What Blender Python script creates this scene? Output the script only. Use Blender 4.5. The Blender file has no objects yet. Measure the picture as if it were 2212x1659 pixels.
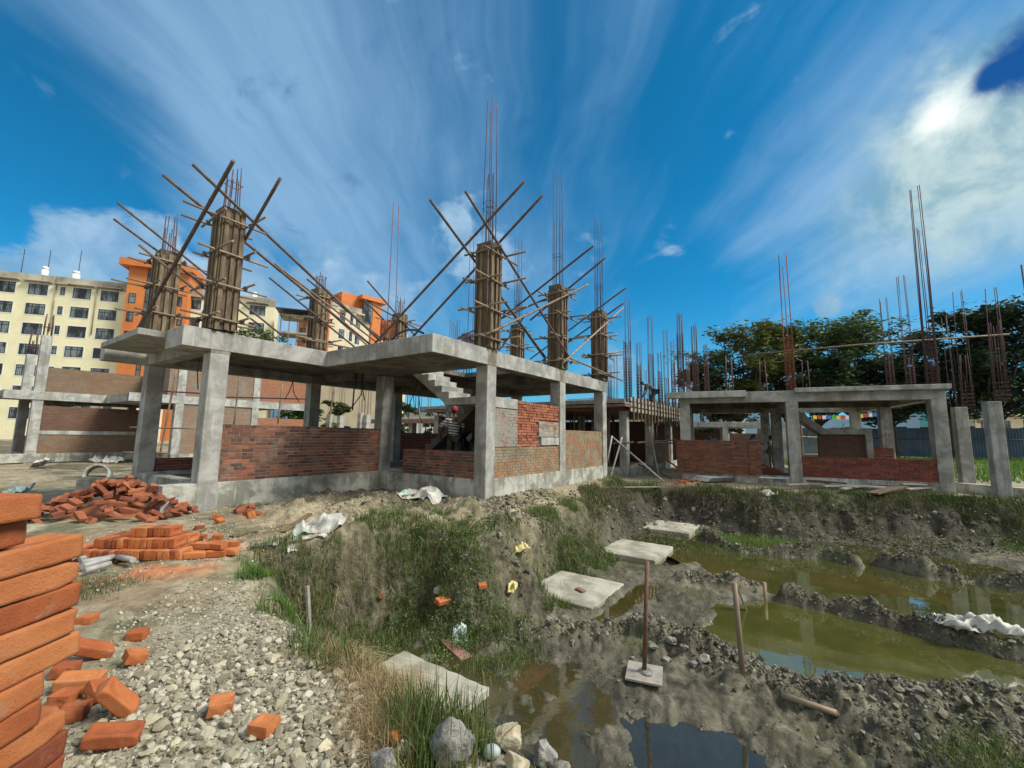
import bpy, bmesh, math, random
import numpy as np
from mathutils import Vector, Matrix
random.seed(7); RNG = np.random.default_rng(7)
S = bpy.context.scene
COL = S.collection
R = math.radians
# ------------------------------------------------------------------ camera
F_PX, PITCH, ROLL = 920.0, R(7.0), R(0.8)
EYE = np.array([0.0, 0.0, 1.6])
cp, sp, cr, sr = math.cos(PITCH), math.sin(PITCH), math.cos(ROLL), math.sin(ROLL)
FW = np.array([0, cp, sp]); _u0 = np.array([0, -sp, cp]); _r0 = np.array([1.0, 0, 0])
RT = cr * _r0 + sr * _u0; UPV = -sr * _r0 + cr * _u0
camd = bpy.data.cameras.new('camera'); cam = bpy.data.objects.new('camera', camd); COL.objects.link(cam)
camd.sensor_width = 36; camd.lens = 36 * F_PX / 2212; camd.clip_start = 0.05; camd.clip_end = 20000
cam.matrix_world = Matrix(((RT[0], UPV[0], -FW[0], EYE[0]), (RT[1], UPV[1], -FW[1], EYE[1]), (RT[2], UPV[2], -FW[2], EYE[2]), (0, 0, 0, 1)))
S.camera = cam
# survey helpers: a pixel of the photo (2212 x 1659) seen on a real plane of the place
def ray(x, y): return FW + RT * (x - 1106) / F_PX - UPV * (y - 829.5) / F_PX
def onz(x, y, z=0.0):
    d = ray(x, y); return EYE + d * (z - EYE[2]) / d[2]
def onp(x, y, p, n):
    d = ray(x, y); return EYE + d * (np.dot(np.asarray(p) - EYE, n) / np.dot(d, n))
def ond(x, y, D): return onp(x, y, (0, D, 0), np.array([0, 1.0, 0]))
# ------------------------------------------------------------------ view, world, sun
S.view_settings.view_transform = 'Standard'; S.view_settings.look = 'None'
S.view_settings.gamma = 1.0; S.view_settings.exposure = 0.0; S.view_settings.use_curve_mapping = False
SUN_EL, SUN_AZ = R(47), R(100)          # azimuth clockwise from +Y
w = bpy.data.worlds.new('World'); S.world = w; w.use_nodes = True
NT = w.node_tree; NT.nodes.clear()
class G:
    """tiny node-graph helper"""
    def __init__(s, nt): s.nt = nt
    def n(s, t, **k):
        o = s.nt.nodes.new(t)
        for a, b in k.items(): setattr(o, a, b)
        return o
    def l(s, a, b): s.nt.links.new(a, b)
    def put(s, sock, val):
        if hasattr(val, 'is_output') or isinstance(val, bpy.types.NodeSocket): s.l(val, sock)
        else: sock.default_value = val
    def m(s, op, a, b=None, c=None, clamp=False):
        o = s.n('ShaderNodeMath', operation=op, use_clamp=clamp); s.put(o.inputs[0], a)
        if b is not None: s.put(o.inputs[1], b)
        if c is not None: s.put(o.inputs[2], c)
        return o.outputs[0]
    def vm(s, op, a, b=None, out=0):
        o = s.n('ShaderNodeVectorMath', operation=op); s.put(o.inputs[0], a)
        if b is not None: s.put(o.inputs[1], b)
        return o.outputs[out]
    def noise(s, vec, scale, detail=5, rough=.55, dist=0.0, out='Fac'):
        o = s.n('ShaderNodeTexNoise'); s.put(o.inputs['Vector'], vec); o.inputs['Scale'].default_value = scale
        o.inputs['Detail'].default_value = detail; o.inputs['Roughness'].default_value = rough; o.inputs['Distortion'].default_value = dist
        return o.outputs[out]
    def ramp(s, f, stops, interp='LINEAR'):
        o = s.n('ShaderNodeValToRGB'); o.color_ramp.interpolation = interp; e = o.color_ramp.elements
        while len(e) > 1: e.remove(e[-1])
        for i, (p, c) in enumerate(stops):
            if not isinstance(c, (tuple, list)): c = (c, c, c)
            if i == 0: e[0].position = p; e[0].color = (*c, 1)
            else:
                q = e.new(p); q.color = (*c, 1)
        s.put(o.inputs[0], f); return o.outputs[0]
    def mix(s, f, a, b, bt='MIX'):
        o = s.n('ShaderNodeMix', data_type='RGBA', blend_type=bt); s.put(o.inputs[0], f)
        for sk, v in ((o.inputs[6], a), (o.inputs[7], b)):
            if isinstance(v, (tuple, list)): v = (*v, 1) if len(v) == 3 else v
            s.put(sk, v)
        return o.outputs[2]
    def ss(s, x, a, b):
        o = s.n('ShaderNodeMapRange', interpolation_type='SMOOTHSTEP'); s.put(o.inputs[0], x)
        o.inputs[1].default_value = a; o.inputs[2].default_value = b
        return o.outputs[0]
g = G(NT)
out = g.n('ShaderNodeOutputWorld'); bg = g.n('ShaderNodeBackground')
sky = g.n('ShaderNodeTexSky', sky_type='NISHITA', sun_disc=False, sun_elevation=SUN_EL, sun_rotation=SUN_AZ, altitude=1300, air_density=1.0, dust_density=0.6, ozone_density=2.0)
hs = g.n('ShaderNodeHueSaturation'); hs.inputs['Saturation'].default_value = 1.12; hs.inputs['Value'].default_value = .74; hs.inputs['Hue'].default_value = .496
g.l(g.mix(1.0, sky.outputs[0], (.20, .90, 1.16), 'MULTIPLY'), hs.inputs['Color'])
tc = g.n('ShaderNodeTexCoord'); D = g.vm('NORMALIZE', tc.outputs['Generated'])
sx = g.n('ShaderNodeSeparateXYZ'); g.l(D, sx.inputs[0])
zc = g.m('ADD', g.m('MAXIMUM', sx.outputs[2], 0.0), 0.12)
px_, py_ = g.m('DIVIDE', sx.outputs[0], zc), g.m('DIVIDE', sx.outputs[1], zc)
cmb = g.n('ShaderNodeCombineXYZ'); g.l(px_, cmb.inputs[0]); g.l(py_, cmb.inputs[1]); P2 = cmb.outputs[0]
def rotscale(vec, ang, sc):
    o = g.n('ShaderNodeMapping', vector_type='POINT'); g.put(o.inputs['Vector'], vec)
    o.inputs['Rotation'].default_value = (0, 0, ang); o.inputs['Scale'].default_value = sc; return o.outputs[0]
def blob(x, y, rad_deg, soft=1.0):
    d = ray(x, y); d = d / np.linalg.norm(d)
    dot = g.vm('DOT_PRODUCT', D, tuple(d), out=1)
    ang = g.m('ARCCOSINE', g.m('MINIMUM', dot, 0.99999))
    return g.m('SUBTRACT', 1.0, g.m('DIVIDE', ang, R(rad_deg)))      # 1 at centre, 0 at the radius, negative outside
st = rotscale(P2, R(14), (1.25, .20, 1))                 # cirrus combed towards the horizon straight ahead
warp = g.noise(P2, 1.1, 3, .5, 0, 'Color')
st2 = g.vm('ADD', st, g.vm('MULTIPLY', warp, (.55, .35, 0)))
streak = g.noise(st2, 1.9, 7, .6, .35)
fine = g.noise(g.vm('ADD', rotscale(P2, R(14), (3.2, .42, 1)), g.vm('MULTIPLY', warp, (.8, .5, 0))), 2.0, 6, .62, .2)
broad = g.noise(P2, .62, 4, .5, .4)
cir = g.m('ADD', g.m('ADD', g.m('MULTIPLY', streak, .60), g.m('MULTIPLY', fine, .55)), g.m('MULTIPLY', broad, .35))
def gb(x, y, r, amp): return g.m('MULTIPLY', g.m('MAXIMUM', blob(x, y, r), 0.0), amp)
terms = [gb(520, 260, 26, .30), gb(350, 60, 18, .16), gb(950, 60, 16, .18), gb(1750, 380, 22, .14), gb(900, 560, 18, .20), gb(1250, 560, 16, .12), gb(2000, 450, 20, .35), gb(640, 440, 14, .15),
         gb(60, 440, 15, -.55), gb(20, 270, 13, -.30), gb(1480, 330, 16, -.20), gb(1650, 640, 12, -.10), gb(600, 620, 7, -.4), gb(1440, 620, 9, -.35), gb(200, 500, 6, -.35)]
t = cir
for k in terms: t = g.m('ADD', t, k)
cmask = g.ss(t, .60, 1.36)
col = g.mix(g.m('MULTIPLY', cmask, .85), hs.outputs[0], (1.95, 3.35, 4.9))
# low cumulus banks on the horizon
cn = g.noise(g.vm('MULTIPLY', D, (1, 1, 1.6)), 7.0, 7, .58, .3)
cb = None
for (x, y, r, a) in ((560, 640, 8, .9), (420, 650, 8, .9), (110, 665, 8, 1.0), (250, 590, 8, .85), (330, 540, 6, .6), (640, 660, 8, .9), (720, 700, 9, .8), (980, 500, 5, .55), (1060, 560, 6, .5), (830, 700, 9, .7), (1330, 800, 4, .7), (1500, 850, 6, .5), (1790, 662, 2.2, .62)):
    q = g.m('MULTIPLY', g.m('MAXIMUM', blob(x, y, r), 0.0), a); cb = q if cb is None else g.m('MAXIMUM', cb, q)
cum = g.ss(g.m('ADD', g.m('MULTIPLY', cb, 1.0), g.m('MULTIPLY', g.m('SUBTRACT', cn, .60), 1.5)), 0.02, .26)
cumcol = g.mix(g.ss(g.noise(D, 9.0, 5, .6), .35, .7), (1.2, 2.5, 4.0), (2.9, 4.1, 5.2))
col = g.mix(g.m('MULTIPLY', cum, .85), col, cumcol)
# the sun behind broken cloud, upper right
sunb = g.m('MAXIMUM', g.m('MAXIMUM', blob(2100, 330, 15), g.m('MULTIPLY', blob(1950, 440, 17), .55)), 0.0); sunn = g.noise(D, 5.5, 7, .62, .5)
sunc = g.ss(g.m('ADD', g.m('MULTIPLY', sunb, 1.5), g.m('MULTIPLY', g.m('SUBTRACT', sunn, .5), 1.5)), .25, 1.2)
col = g.mix(g.m('MULTIPLY', sunc, .82), col, g.mix(g.ss(g.noise(D, 8.0, 6, .62, .4), .36, .62), (1.5, 2.7, 3.1), (4.0, 4.9, 4.6)))
core = g.ss(g.m('ADD', g.m('MAXIMUM', blob(2030, 240, 5.0), 0.0), g.m('MULTIPLY', g.m('SUBTRACT', sunn, .5), 1.6)), .25, 1.0)
col = g.mix(core, col, (7.0, 7.4, 6.9))
hole = g.ss(g.m('ADD', g.m('MAXIMUM', g.m('MAXIMUM', blob(2225, 118, 3.6), 0.0), g.m('MAXIMUM', blob(2150, 160, 2.0), 0.0)), g.m('MULTIPLY', g.m('SUBTRACT', g.noise(D, 11.0, 6, .6, .4), .5), 1.5)), .10, .70)
col = g.mix(hole, col, (.01, .55, 2.1))
hz = g.ss(sx.outputs[2], .34, .0)
col = g.mix(g.m('MULTIPLY', hz, .45), col, (1.1, 2.7, 3.7))
rear = g.m('MAXIMUM', g.ss(sx.outputs[1], -.02, -.42), g.ss(sx.outputs[2], .86, .97))    # bright cloud added out of view, behind and overhead, as soft frontal fill
col = g.mix(g.m('MULTIPLY', rear, .95), col, g.mix(g.ss(g.noise(D, 3.0, 6, .6), .35, .65), (3.3, 3.8, 4.4), (6.4, 6.4, 6.2)))
g.l(col, bg.inputs[0]); bg.inputs[1].default_value = 0.082; g.l(bg.outputs[0], out.inputs[0])
sd = bpy.data.lights.new('sun', 'SUN'); so = bpy.data.objects.new('sun', sd); COL.objects.link(so)
sd.energy = 2.6; sd.angle = R(20); sd.color = (1.0, .94, .84)
sdir = Vector((math.sin(SUN_AZ) * math.cos(SUN_EL), math.cos(SUN_AZ) * math.cos(SUN_EL), math.sin(SUN_EL)))
so.rotation_euler = sdir.to_track_quat('Z', 'Y').to_euler(); so.location = (20, 20, 30)
S.view_settings.exposure = 0.98
S.cycles.max_bounces = 6; S.cycles.transparent_max_bounces = 12
# ------------------------------------------------------------------ object helpers
def tag(o, label=None, cat=None, group=None, kind=None):
    if label: o['label'] = label
    if cat: o['category'] = cat
    if group: o['group'] = group
    if kind: o['kind'] = kind
    return o
def thing(name, label, cat, loc=(0, 0, 0), rz=0.0, group=None):
    o = bpy.data.objects.new(name, None); o.empty_display_size = .2; COL.objects.link(o)
    o.location = tuple(float(q) for q in loc); o.rotation_euler = (0, 0, rz); return tag(o, label, cat, group)
def link(name, me, mat=None, parent=None):
    o = bpy.data.objects.new(name, me); COL.objects.link(o)
    if mat is not None and not me.materials: me.materials.append(mat)
    if parent is not None: o.parent = parent
    return o
class MB:
    """collects shapes, links them as ONE mesh"""
    def __init__(s): s.v = []; s.f = []; s.sm = []
    def add(s, vs, fs, smooth=False):
        b = len(s.v); s.v += [tuple(map(float, q)) for q in vs]; s.f += [tuple(b + i for i in q) for q in fs]; s.sm += [smooth] * len(fs); return s
    def box(s, x0, x1, y0, y1, z0, z1):
        return s.add([(x0, y0, z0), (x1, y0, z0), (x1, y1, z0), (x0, y1, z0), (x0, y0, z1), (x1, y0, z1), (x1, y1, z1), (x0, y1, z1)],
                     [(0, 3, 2, 1), (4, 5, 6, 7), (0, 1, 5, 4), (1, 2, 6, 5), (2, 3, 7, 6), (3, 0, 4, 7)])
    def bar(s, p, q, wd, th, up=(0, 0, 1)):
        p = Vector(p); q = Vector(q); d = (q - p).normalized(); a = d.cross(Vector(up))
        if a.length < 1e-3: a = d.cross(Vector((1, 0, 0)))
        a.normalize(); b = a.cross(d); vs = []
        for e in (p, q):
            for (i, j) in ((-1, -1), (1, -1), (1, 1), (-1, 1)): vs.append(e + a * (i * wd / 2) + b * (j * th / 2))
        return s.add(vs, [(0, 1, 2, 3), (7, 6, 5, 4), (0, 4, 5, 1), (1, 5, 6, 2), (2, 6, 7, 3), (3, 7, 4, 0)])
    def tube(s, pts, r, n=8, cap=True, r1=None, wob=0.0):
        pts = [Vector(tuple(map(float, q))) for q in pts]; m = len(pts); vs = []; fs = []
        for i, p in enumerate(pts):
            d = (pts[min(i + 1, m - 1)] - pts[max(i - 1, 0)]).normalized()
            a = d.cross(Vector((0, 0, 1)));
            if a.length < 1e-2: a = d.cross(Vector((1, 0, 0)))
            a.normalize(); b = a.cross(d); rr = r if r1 is None else r + (r1 - r) * i / (m - 1)
            for k in range(n):
                t = 2 * math.pi * k / n; q = rr * (1 + (random.uniform(-wob, wob) if wob else 0)); vs.append(p + a * math.cos(t) * q + b * math.sin(t) * q)
        for i in range(m - 1):
            for k in range(n): fs.append((i * n + k, i * n + (k + 1) % n, (i + 1) * n + (k + 1) % n, (i + 1) * n + k))
        s.add(vs, fs, True)
        if cap:
            b = len(s.v) - m * n; s.f += [tuple(b + k for k in range(n))[::-1], tuple(b + (m - 1) * n + k for k in range(n))]; s.sm += [False, False]
        return s
    def prism(s, poly, z0, z1):
        n = len(poly); vs = [(x, y, z0) for x, y in poly] + [(x, y, z1) for x, y in poly]
        a = sum(poly[i][0] * poly[(i + 1) % n][1] - poly[(i + 1) % n][0] * poly[i][1] for i in range(n))
        fs = [tuple(range(n))[::-1], tuple(range(n, 2 * n))] + [(i, (i + 1) % n, n + (i + 1) % n, n + i) for i in range(n)]
        if a < 0: fs = [f[::-1] for f in fs]
        return s.add(vs, fs)
    def mesh(s, name):
        me = bpy.data.meshes.new(name); me.from_pydata(s.v, [], s.f); me.update()
        me.polygons.foreach_set('use_smooth', s.sm); return me
    def build(s, name, mat, parent=None): return link(name, s.mesh(name), mat, parent)
def bevel(o, wd=.01, seg=1):
    m = o.modifiers.new('bevel', 'BEVEL'); m.width = wd; m.segments = seg; m.limit_method = 'ANGLE'; return o
def npmesh(name, V, Fc, k, smooth=False, attrs=None):
    me = bpy.data.meshes.new(name); nv, nf = len(V), len(Fc)
    me.vertices.add(nv); me.vertices.foreach_set('co', np.ascontiguousarray(V, dtype=np.float32).ravel())
    me.loops.add(nf * k); me.loops.foreach_set('vertex_index', np.ascontiguousarray(Fc, dtype=np.int32).ravel())
    me.polygons.add(nf); me.polygons.foreach_set('loop_start', np.arange(0, nf * k, k, dtype=np.int32))
    me.polygons.foreach_set('loop_total', np.full(nf, k, dtype=np.int32))
    me.polygons.foreach_set('use_smooth', np.full(nf, smooth))
    me.update(calc_edges=True); me.validate()
    for nm, arr in (attrs or {}).items():
        a = me.attributes.new(nm, 'FLOAT', 'POINT'); a.data.foreach_set('value', np.ascontiguousarray(arr, dtype=np.float32))
    return me
# ------------------------------------------------------------------ numpy noise
def _h(ix, iy, iz, seed):
    n = (ix * 374761393 + iy * 668265263 + iz * 2147483647 + seed * 1274126177) & 0xffffffff
    n = ((n ^ (n >> 13)) * 1274126177) & 0xffffffff
    return ((n ^ (n >> 16)) & 0xffff) / 65535.0
def vnoise(x, y, z=None, seed=0):
    x = np.asarray(x, float); y = np.asarray(y, float); z = np.zeros_like(x) if z is None else np.asarray(z, float)
    xi, yi, zi = np.floor(x).astype(np.int64), np.floor(y).astype(np.int64), np.floor(z).astype(np.int64)
    fx, fy, fz = x - xi, y - yi, z - zi; fx, fy, fz = [q * q * (3 - 2 * q) for q in (fx, fy, fz)]; r = 0
    for a in (0, 1):
        for b in (0, 1):
            for c in (0, 1):
                r = r + _h(xi + a, yi + b, zi + c, seed) * (fx if a else 1 - fx) * (fy if b else 1 - fy) * (fz if c else 1 - fz)
    return r * 2 - 1
def fbm(x, y, z=None, oct=4, seed=0, gain=.5):
    r = 0; a = 1.0; f = 1.0
    for o in range(oct):
        r = r + a * vnoise(np.asarray(x) * f, np.asarray(y) * f, None if z is None else np.asarray(z) * f, seed + o * 17); a *= gain; f *= 2.03
    return r
def sdpoly(x, y, poly):
    """signed distance, positive inside"""
    x = np.asarray(x, float); y = np.asarray(y, float); d = np.full(x.shape, 1e9); ins = np.zeros(x.shape, bool); n = len(poly)
    for i in range(n):
        ax, ay = poly[i]; bx, by = poly[(i + 1) % n]; ex, ey = bx - ax, by - ay; wx, wy = x - ax, y - ay
        t = np.clip((wx * ex + wy * ey) / (ex * ex + ey * ey + 1e-12), 0, 1); d = np.minimum(d, (wx - ex * t) ** 2 + (wy - ey * t) ** 2)
        c = ((ay > y) != (by > y)); ins ^= c & (x < (bx - ax) * (y - ay) / ((by - ay) if by != ay else 1e-9) + ax)
    d = np.sqrt(d); return np.where(ins, d, -d)
def dline(x, y, pts):
    d = np.full(np.shape(x), 1e9)
    for (ax, ay), (bx, by) in zip(pts[:-1], pts[1:]):
        ex, ey = bx - ax, by - ay; wx, wy = x - ax, y - ay; t = np.clip((wx * ex + wy * ey) / (ex * ex + ey * ey), 0, 1)
        d = np.minimum(d, (wx - ex * t) ** 2 + (wy - ey * t) ** 2)
    return np.sqrt(d)
def sstep(a, b, x):
    t = np.clip((np.asarray(x, float) - a) / (b - a), 0, 1); return t * t * (3 - 2 * t)
# ------------------------------------------------------------------ materials
def newmat(name):
    m = bpy.data.materials.new(name); m.use_nodes = True; nt = m.node_tree; nt.nodes.clear(); q = G(nt)
    o = q.n('ShaderNodeOutputMaterial'); b = q.n('ShaderNodeBsdfPrincipled'); q.l(b.outputs[0], o.inputs[0]); q.o = o; q.b = b
    t = q.n('ShaderNodeTexCoord'); q.P = t.outputs['Object']; return m, q
def bump(q, h, dist=.01, strength=1.0, prev=None):
    o = q.n('ShaderNodeBump'); o.inputs['Distance'].default_value = dist; o.inputs['Strength'].default_value = strength
    q.l(h, o.inputs['Height'])
    if prev is not None: q.l(prev, o.inputs['Normal'])
    return o.outputs[0]
def attr(q, name, out='Fac'):
    o = q.n('ShaderNodeAttribute', attribute_name=name); return o.outputs[out]
def rnd(q): return q.n('ShaderNodeObjectInfo').outputs['Random']
def simple(name, stops, scale=4, rough=.85, bscale=30, bdist=.004, metallic=0, detail=6, objrand=0.0, stretch=None):
    m, q = newmat(name); P = q.P
    if objrand:
        r = rnd(q); off = q.n('ShaderNodeCombineXYZ'); q.l(q.m('MULTIPLY', r, 37.0), off.inputs[0]); q.l(q.m('MULTIPLY', r, 91.0), off.inputs[2]); P = q.vm('ADD', P, off.outputs[0])
    if stretch: P = q.vm('MULTIPLY', P, stretch)
    f = q.noise(P, scale, detail, .62)
    c = q.ramp(f, stops)
    if objrand:
        h = q.n('ShaderNodeHueSaturation'); q.l(c, h.inputs['Color']); q.l(q.m('ADD', 1 - objrand, q.m('MULTIPLY', rnd(q), 2 * objrand)), h.inputs['Value']); c = h.outputs[0]
    q.l(c, q.b.inputs['Base Color']); q.b.inputs['Roughness'].default_value = rough; q.b.inputs['Metallic'].default_value = metallic
    q.l(bump(q, q.noise(P, bscale, 5, .6), bdist), q.b.inputs['Normal']); return m
M = {}
def concrete(name, base, dark, stain=(.16, .15, .11), streaks=True, honey=0.0):
    m, q = newmat(name); P = q.P
    f = q.noise(P, 1.9, 8, .68, .4); c = q.ramp(f, [(.34, tuple(k * .8 for k in dark)), (.45, dark), (.54, base), (.70, tuple(min(1, k * 1.3) for k in base))])
    if streaks:
        s = q.noise(q.vm('MULTIPLY', P, (5, 5, .45)), 1.0, 5, .6); c = q.mix(q.m('MULTIPLY', q.ss(s, .50, .68), .6), c, stain)
        s2 = q.noise(q.vm('ADD', q.vm('MULTIPLY', P, (9, 9, .8)), (3, 1, 0)), 1.0, 4, .6); c = q.mix(q.m('MULTIPLY', q.ss(s2, .60, .72), .45), c, tuple(min(1, k * 1.5) for k in base))
    # board marks: shutter joints
    sp_ = q.n('ShaderNodeSeparateXYZ'); q.l(P, sp_.inputs[0])
    cell = q.noise(q.vm('MULTIPLY', P, (1.1, 1.1, .25)), 1.0, 0, 0); c = q.mix(.10, c, q.ramp(cell, [(.3, .1), (.7, .55)]), 'MIX')
    v = q.n('ShaderNodeTexVoronoi', feature='F1'); q.l(P, v.inputs['Vector']); v.inputs['Scale'].default_value = 9
    pit = q.ss(v.outputs['Distance'], .07, .03); pit = q.m('MULTIPLY', pit, q.ss(q.noise(P, 1.3, 2), .52, .62))
    c = q.mix(q.m('MULTIPLY', pit, .7), c, tuple(k * .35 for k in dark))
    sp2 = q.ss(q.noise(P, 14, 5, .7), .62, .72); c = q.mix(q.m('MULTIPLY', sp2, .35), c, dark)
    q.l(c, q.b.inputs['Base Color']); q.b.inputs['Roughness'].default_value = .9
    h = q.m('SUBTRACT', q.noise(P, 22, 6, .65), q.m('MULTIPLY', pit, 1.5)); q.l(bump(q, h, .006), q.b.inputs['Normal']); return m
M['conc'] = concrete('raw_concrete', (.37, .365, .325), (.25, .248, .215))
M['conc_shade'] = concrete('shade_toned_concrete', (.16, .13, .09), (.07, .055, .035), streaks=False)  # concrete of undersides and lower stair, shade mixed into its colour
M['conc_pale'] = concrete('pale_concrete', (.42, .42, .38), (.28, .28, .25), (.17, .17, .12))
M['conc_plinth'] = concrete('stained_plinth_concrete', (.42, .41, .35), (.22, .22, .17), (.10, .105, .06))
M['conc_stain'] = concrete('stained_column_concrete', (.27, .235, .17), (.15, .12, .08), (.10, .07, .04))
M['pad'] = concrete('footing_concrete', (.37, .35, .27), (.26, .24, .175), (.12, .105, .06), streaks=False)
def brickmat(name, ramp_, smear=(.26, .25, .20), sm=(.5, .75), smear_amt=.8, dark=.5):
    """real bricks: colour by a random number held per brick"""
    m, q = newmat(name); P = q.P; r = attr(q, 'rnd')
    c = q.ramp(r, ramp_); n = q.noise(P, 24, 5, .65); c = q.mix(q.m('MULTIPLY', n, .45), c, (.06, .03, .02))
    s = q.ss(q.noise(P, 2.3, 7, .66), *sm); c = q.mix(q.m('MULTIPLY', s, smear_amt), c, smear)
    d = q.ss(q.noise(q.vm('ADD', P, (9, 3, 5)), 1.1, 5, .6), .5, .72); c = q.mix(q.m('MULTIPLY', d, dark), c, (.07, .06, .045))
    q.l(c, q.b.inputs['Base Color']); q.b.inputs['Roughness'].default_value = .93
    q.l(bump(q, q.noise(P, 60, 5, .7), .006), q.b.inputs['Normal']); return m
M['br_wall'] = brickmat('laid_brick', [(0, (.07, .035, .026)), (.3, (.14, .06, .042)), (.6, (.20, .09, .055)), (.85, (.27, .095, .055)), (1, (.36, .12, .06))], smear_amt=.5)
M['br_fresh'] = brickmat('fresh_orange_brick', [(0, (.24, .07, .038)), (.5, (.38, .12, .055)), (1, (.48, .18, .08))], smear_amt=.1, dark=.1)
M['br_moss'] = brickmat('weathered_brick', [(0, (.26, .17, .09)), (.4, (.33, .20, .10)), (.75, (.38, .19, .09)), (1, (.45, .20, .10))], smear=(.26, .25, .17), sm=(.42, .62), smear_amt=.85, dark=.45)
M['br_smear'] = brickmat('mortar_smeared_brick', [(0, (.24, .13, .09)), (.5, (.32, .15, .10)), (1, (.42, .15, .08))], smear=(.27, .265, .225), sm=(.36, .5), smear_amt=.92, dark=.2)
M['br_dark'] = brickmat('dark_red_brick', [(0, (.13, .035, .025)), (.5, (.22, .055, .035)), (1, (.30, .08, .045))], smear_amt=.2, dark=.3)  # deep red clay of the bricks themselves
M['br_right'] = brickmat('brown_red_brick', [(0, (.13, .055, .035)), (.5, (.22, .085, .05)), (1, (.29, .12, .07))], smear=(.2, .15, .1), smear_amt=.3, dark=.3)
M['mortar'] = simple('mortar', [(.3, (.22, .20, .155)), (.7, (.38, .355, .28))], 3, .95, 40, .008)
M['mortar_dark'] = simple('dark_mortar', [(.3, (.055, .045, .035)), (.7, (.12, .10, .08))], 3, .95, 40, .008)
def bricktex(name, c1, c2, mortar, smear=(.25, .24, .2), amt=.5):
    m, q = newmat(name); s = q.n('ShaderNodeSeparateXYZ'); q.l(q.P, s.inputs[0]); cc = q.n('ShaderNodeCombineXYZ')
    q.l(q.m('ADD', s.outputs[0], s.outputs[1]), cc.inputs[0]); q.l(s.outputs[2], cc.inputs[1])
    b = q.n('ShaderNodeTexBrick'); q.l(cc.outputs[0], b.inputs['Vector']); b.inputs['Color1'].default_value = (*c1, 1); b.inputs['Color2'].default_value = (*c2, 1); b.inputs['Mortar'].default_value = (*mortar, 1)
    for k, v_ in (('Scale', 1.0), ('Mortar Size', .009), ('Brick Width', .24), ('Row Height', .072), ('Bias', -.1), ('Mortar Smooth', .3)): b.inputs[k].default_value = v_
    c = q.mix(q.m('MULTIPLY', q.ss(q.noise(q.P, 1.4, 7, .65), .45, .65), amt), b.outputs['Color'], smear)
    c = q.mix(q.m('MULTIPLY', q.noise(q.P, 9, 5, .7), .6), c, (.07, .05, .035)); q.l(c, q.b.inputs['Base Color']); q.b.inputs['Roughness'].default_value = .95
    h = q.m('ADD', q.m('MULTIPLY', b.outputs['Fac'], -1.0), q.m('MULTIPLY', q.noise(q.P, 30, 4, .6), .4)); q.l(bump(q, h, .012), q.b.inputs['Normal']); return m
M['bt_brown'] = bricktex('brown_brickwork', (.22, .13, .075), (.33, .17, .09), (.27, .23, .16))
M['bt_dark'] = bricktex('dark_brickwork', (.15, .07, .045), (.24, .10, .06), (.14, .11, .08), amt=.2)
M['bt_orange'] = bricktex('orange_brickwork', (.42, .15, .07), (.55, .2, .09), (.33, .25, .18), amt=.15)
M['bt_grey'] = bricktex('smeared_brickwork', (.30, .2, .13), (.38, .2, .12), (.3, .27, .21), (.33, .30, .24), .8)
def loosebrick(name, a, b, c_):
    m, q = newmat(name); r = rnd(q); off = q.n('ShaderNodeCombineXYZ'); q.l(q.m('MULTIPLY', r, 37.0), off.inputs[0]); q.l(q.m('MULTIPLY', r, 91.0), off.inputs[2]); P = q.vm('ADD', q.P, off.outputs[0])
    c = q.ramp(q.m('ADD', q.m('MULTIPLY', q.noise(P, 9, 6, .6), .55), q.m('MULTIPLY', r, .5)), [(.25, a), (.5, b), (.8, c_)])
    sp_ = q.ss(q.noise(P, 95, 3, .7), .60, .72); c = q.mix(q.m('MULTIPLY', sp_, .45), c, (.20, .05, .02))
    pale = q.ss(q.noise(q.vm('ADD', P, (4, 4, 4)), 6, 6, .7), .56, .74); c = q.mix(q.m('MULTIPLY', pale, .45), c, (.50, .26, .13))
    dk = q.ss(q.noise(q.vm('ADD', P, (14, 4, 9)), 14, 5, .7), .58, .78); c = q.mix(q.m('MULTIPLY', dk, .6), c, (.24, .07, .03))
    gr_ = q.ss(q.noise(q.vm('ADD', P, (2, 7, 1)), 11, 6, .7), .60, .72); c = q.mix(q.m('MULTIPLY', gr_, .55), c, (.30, .24, .17))
    q.l(c, q.b.inputs['Base Color']); q.b.inputs['Roughness'].default_value = .94
    n1 = bump(q, q.noise(P, 30, 6, .75), .005); q.l(bump(q, q.noise(P, 220, 4, .7), .004, 1, n1), q.b.inputs['Normal']); return m
M['brick'] = loosebrick('fired_clay_brick', (.20, .045, .016), (.38, .10, .026), (.52, .19, .06))
M['brick_pile'] = loosebrick('heaped_clay_brick', (.15, .042, .025), (.26, .078, .035), (.38, .14, .06))
M['bamboo'] = simple('bamboo', [(.3, (.15, .105, .065)), (.6, (.27, .20, .13)), (.8, (.38, .30, .20))], 6, .6, 20, .003, objrand=.25, stretch=(1, 1, .3))
M['bamboo_dark'] = simple('weathered_bamboo', [(.3, (.065, .042, .034)), (.7, (.15, .10, .08))], 6, .65, 20, .003, objrand=.2)
M['form'] = simple('shutter_board', [(.25, (.045, .032, .02)), (.5, (.10, .072, .042)), (.72, (.19, .145, .085))], 5, .85, 30, .006, stretch=(3, 3, .7), objrand=.15)
M['batten'] = simple('timber_batten', [(.25, (.065, .045, .025)), (.5, (.14, .10, .055)), (.75, (.27, .205, .115))], 5, .8, 30, .004, stretch=(3, 3, .6), objrand=.2)
M['plank'] = simple('weathered_plank', [(.25, (.16, .14, .11)), (.55, (.32, .29, .24)), (.8, (.46, .42, .34))], 6, .85, 40, .004, objrand=.25)
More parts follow.
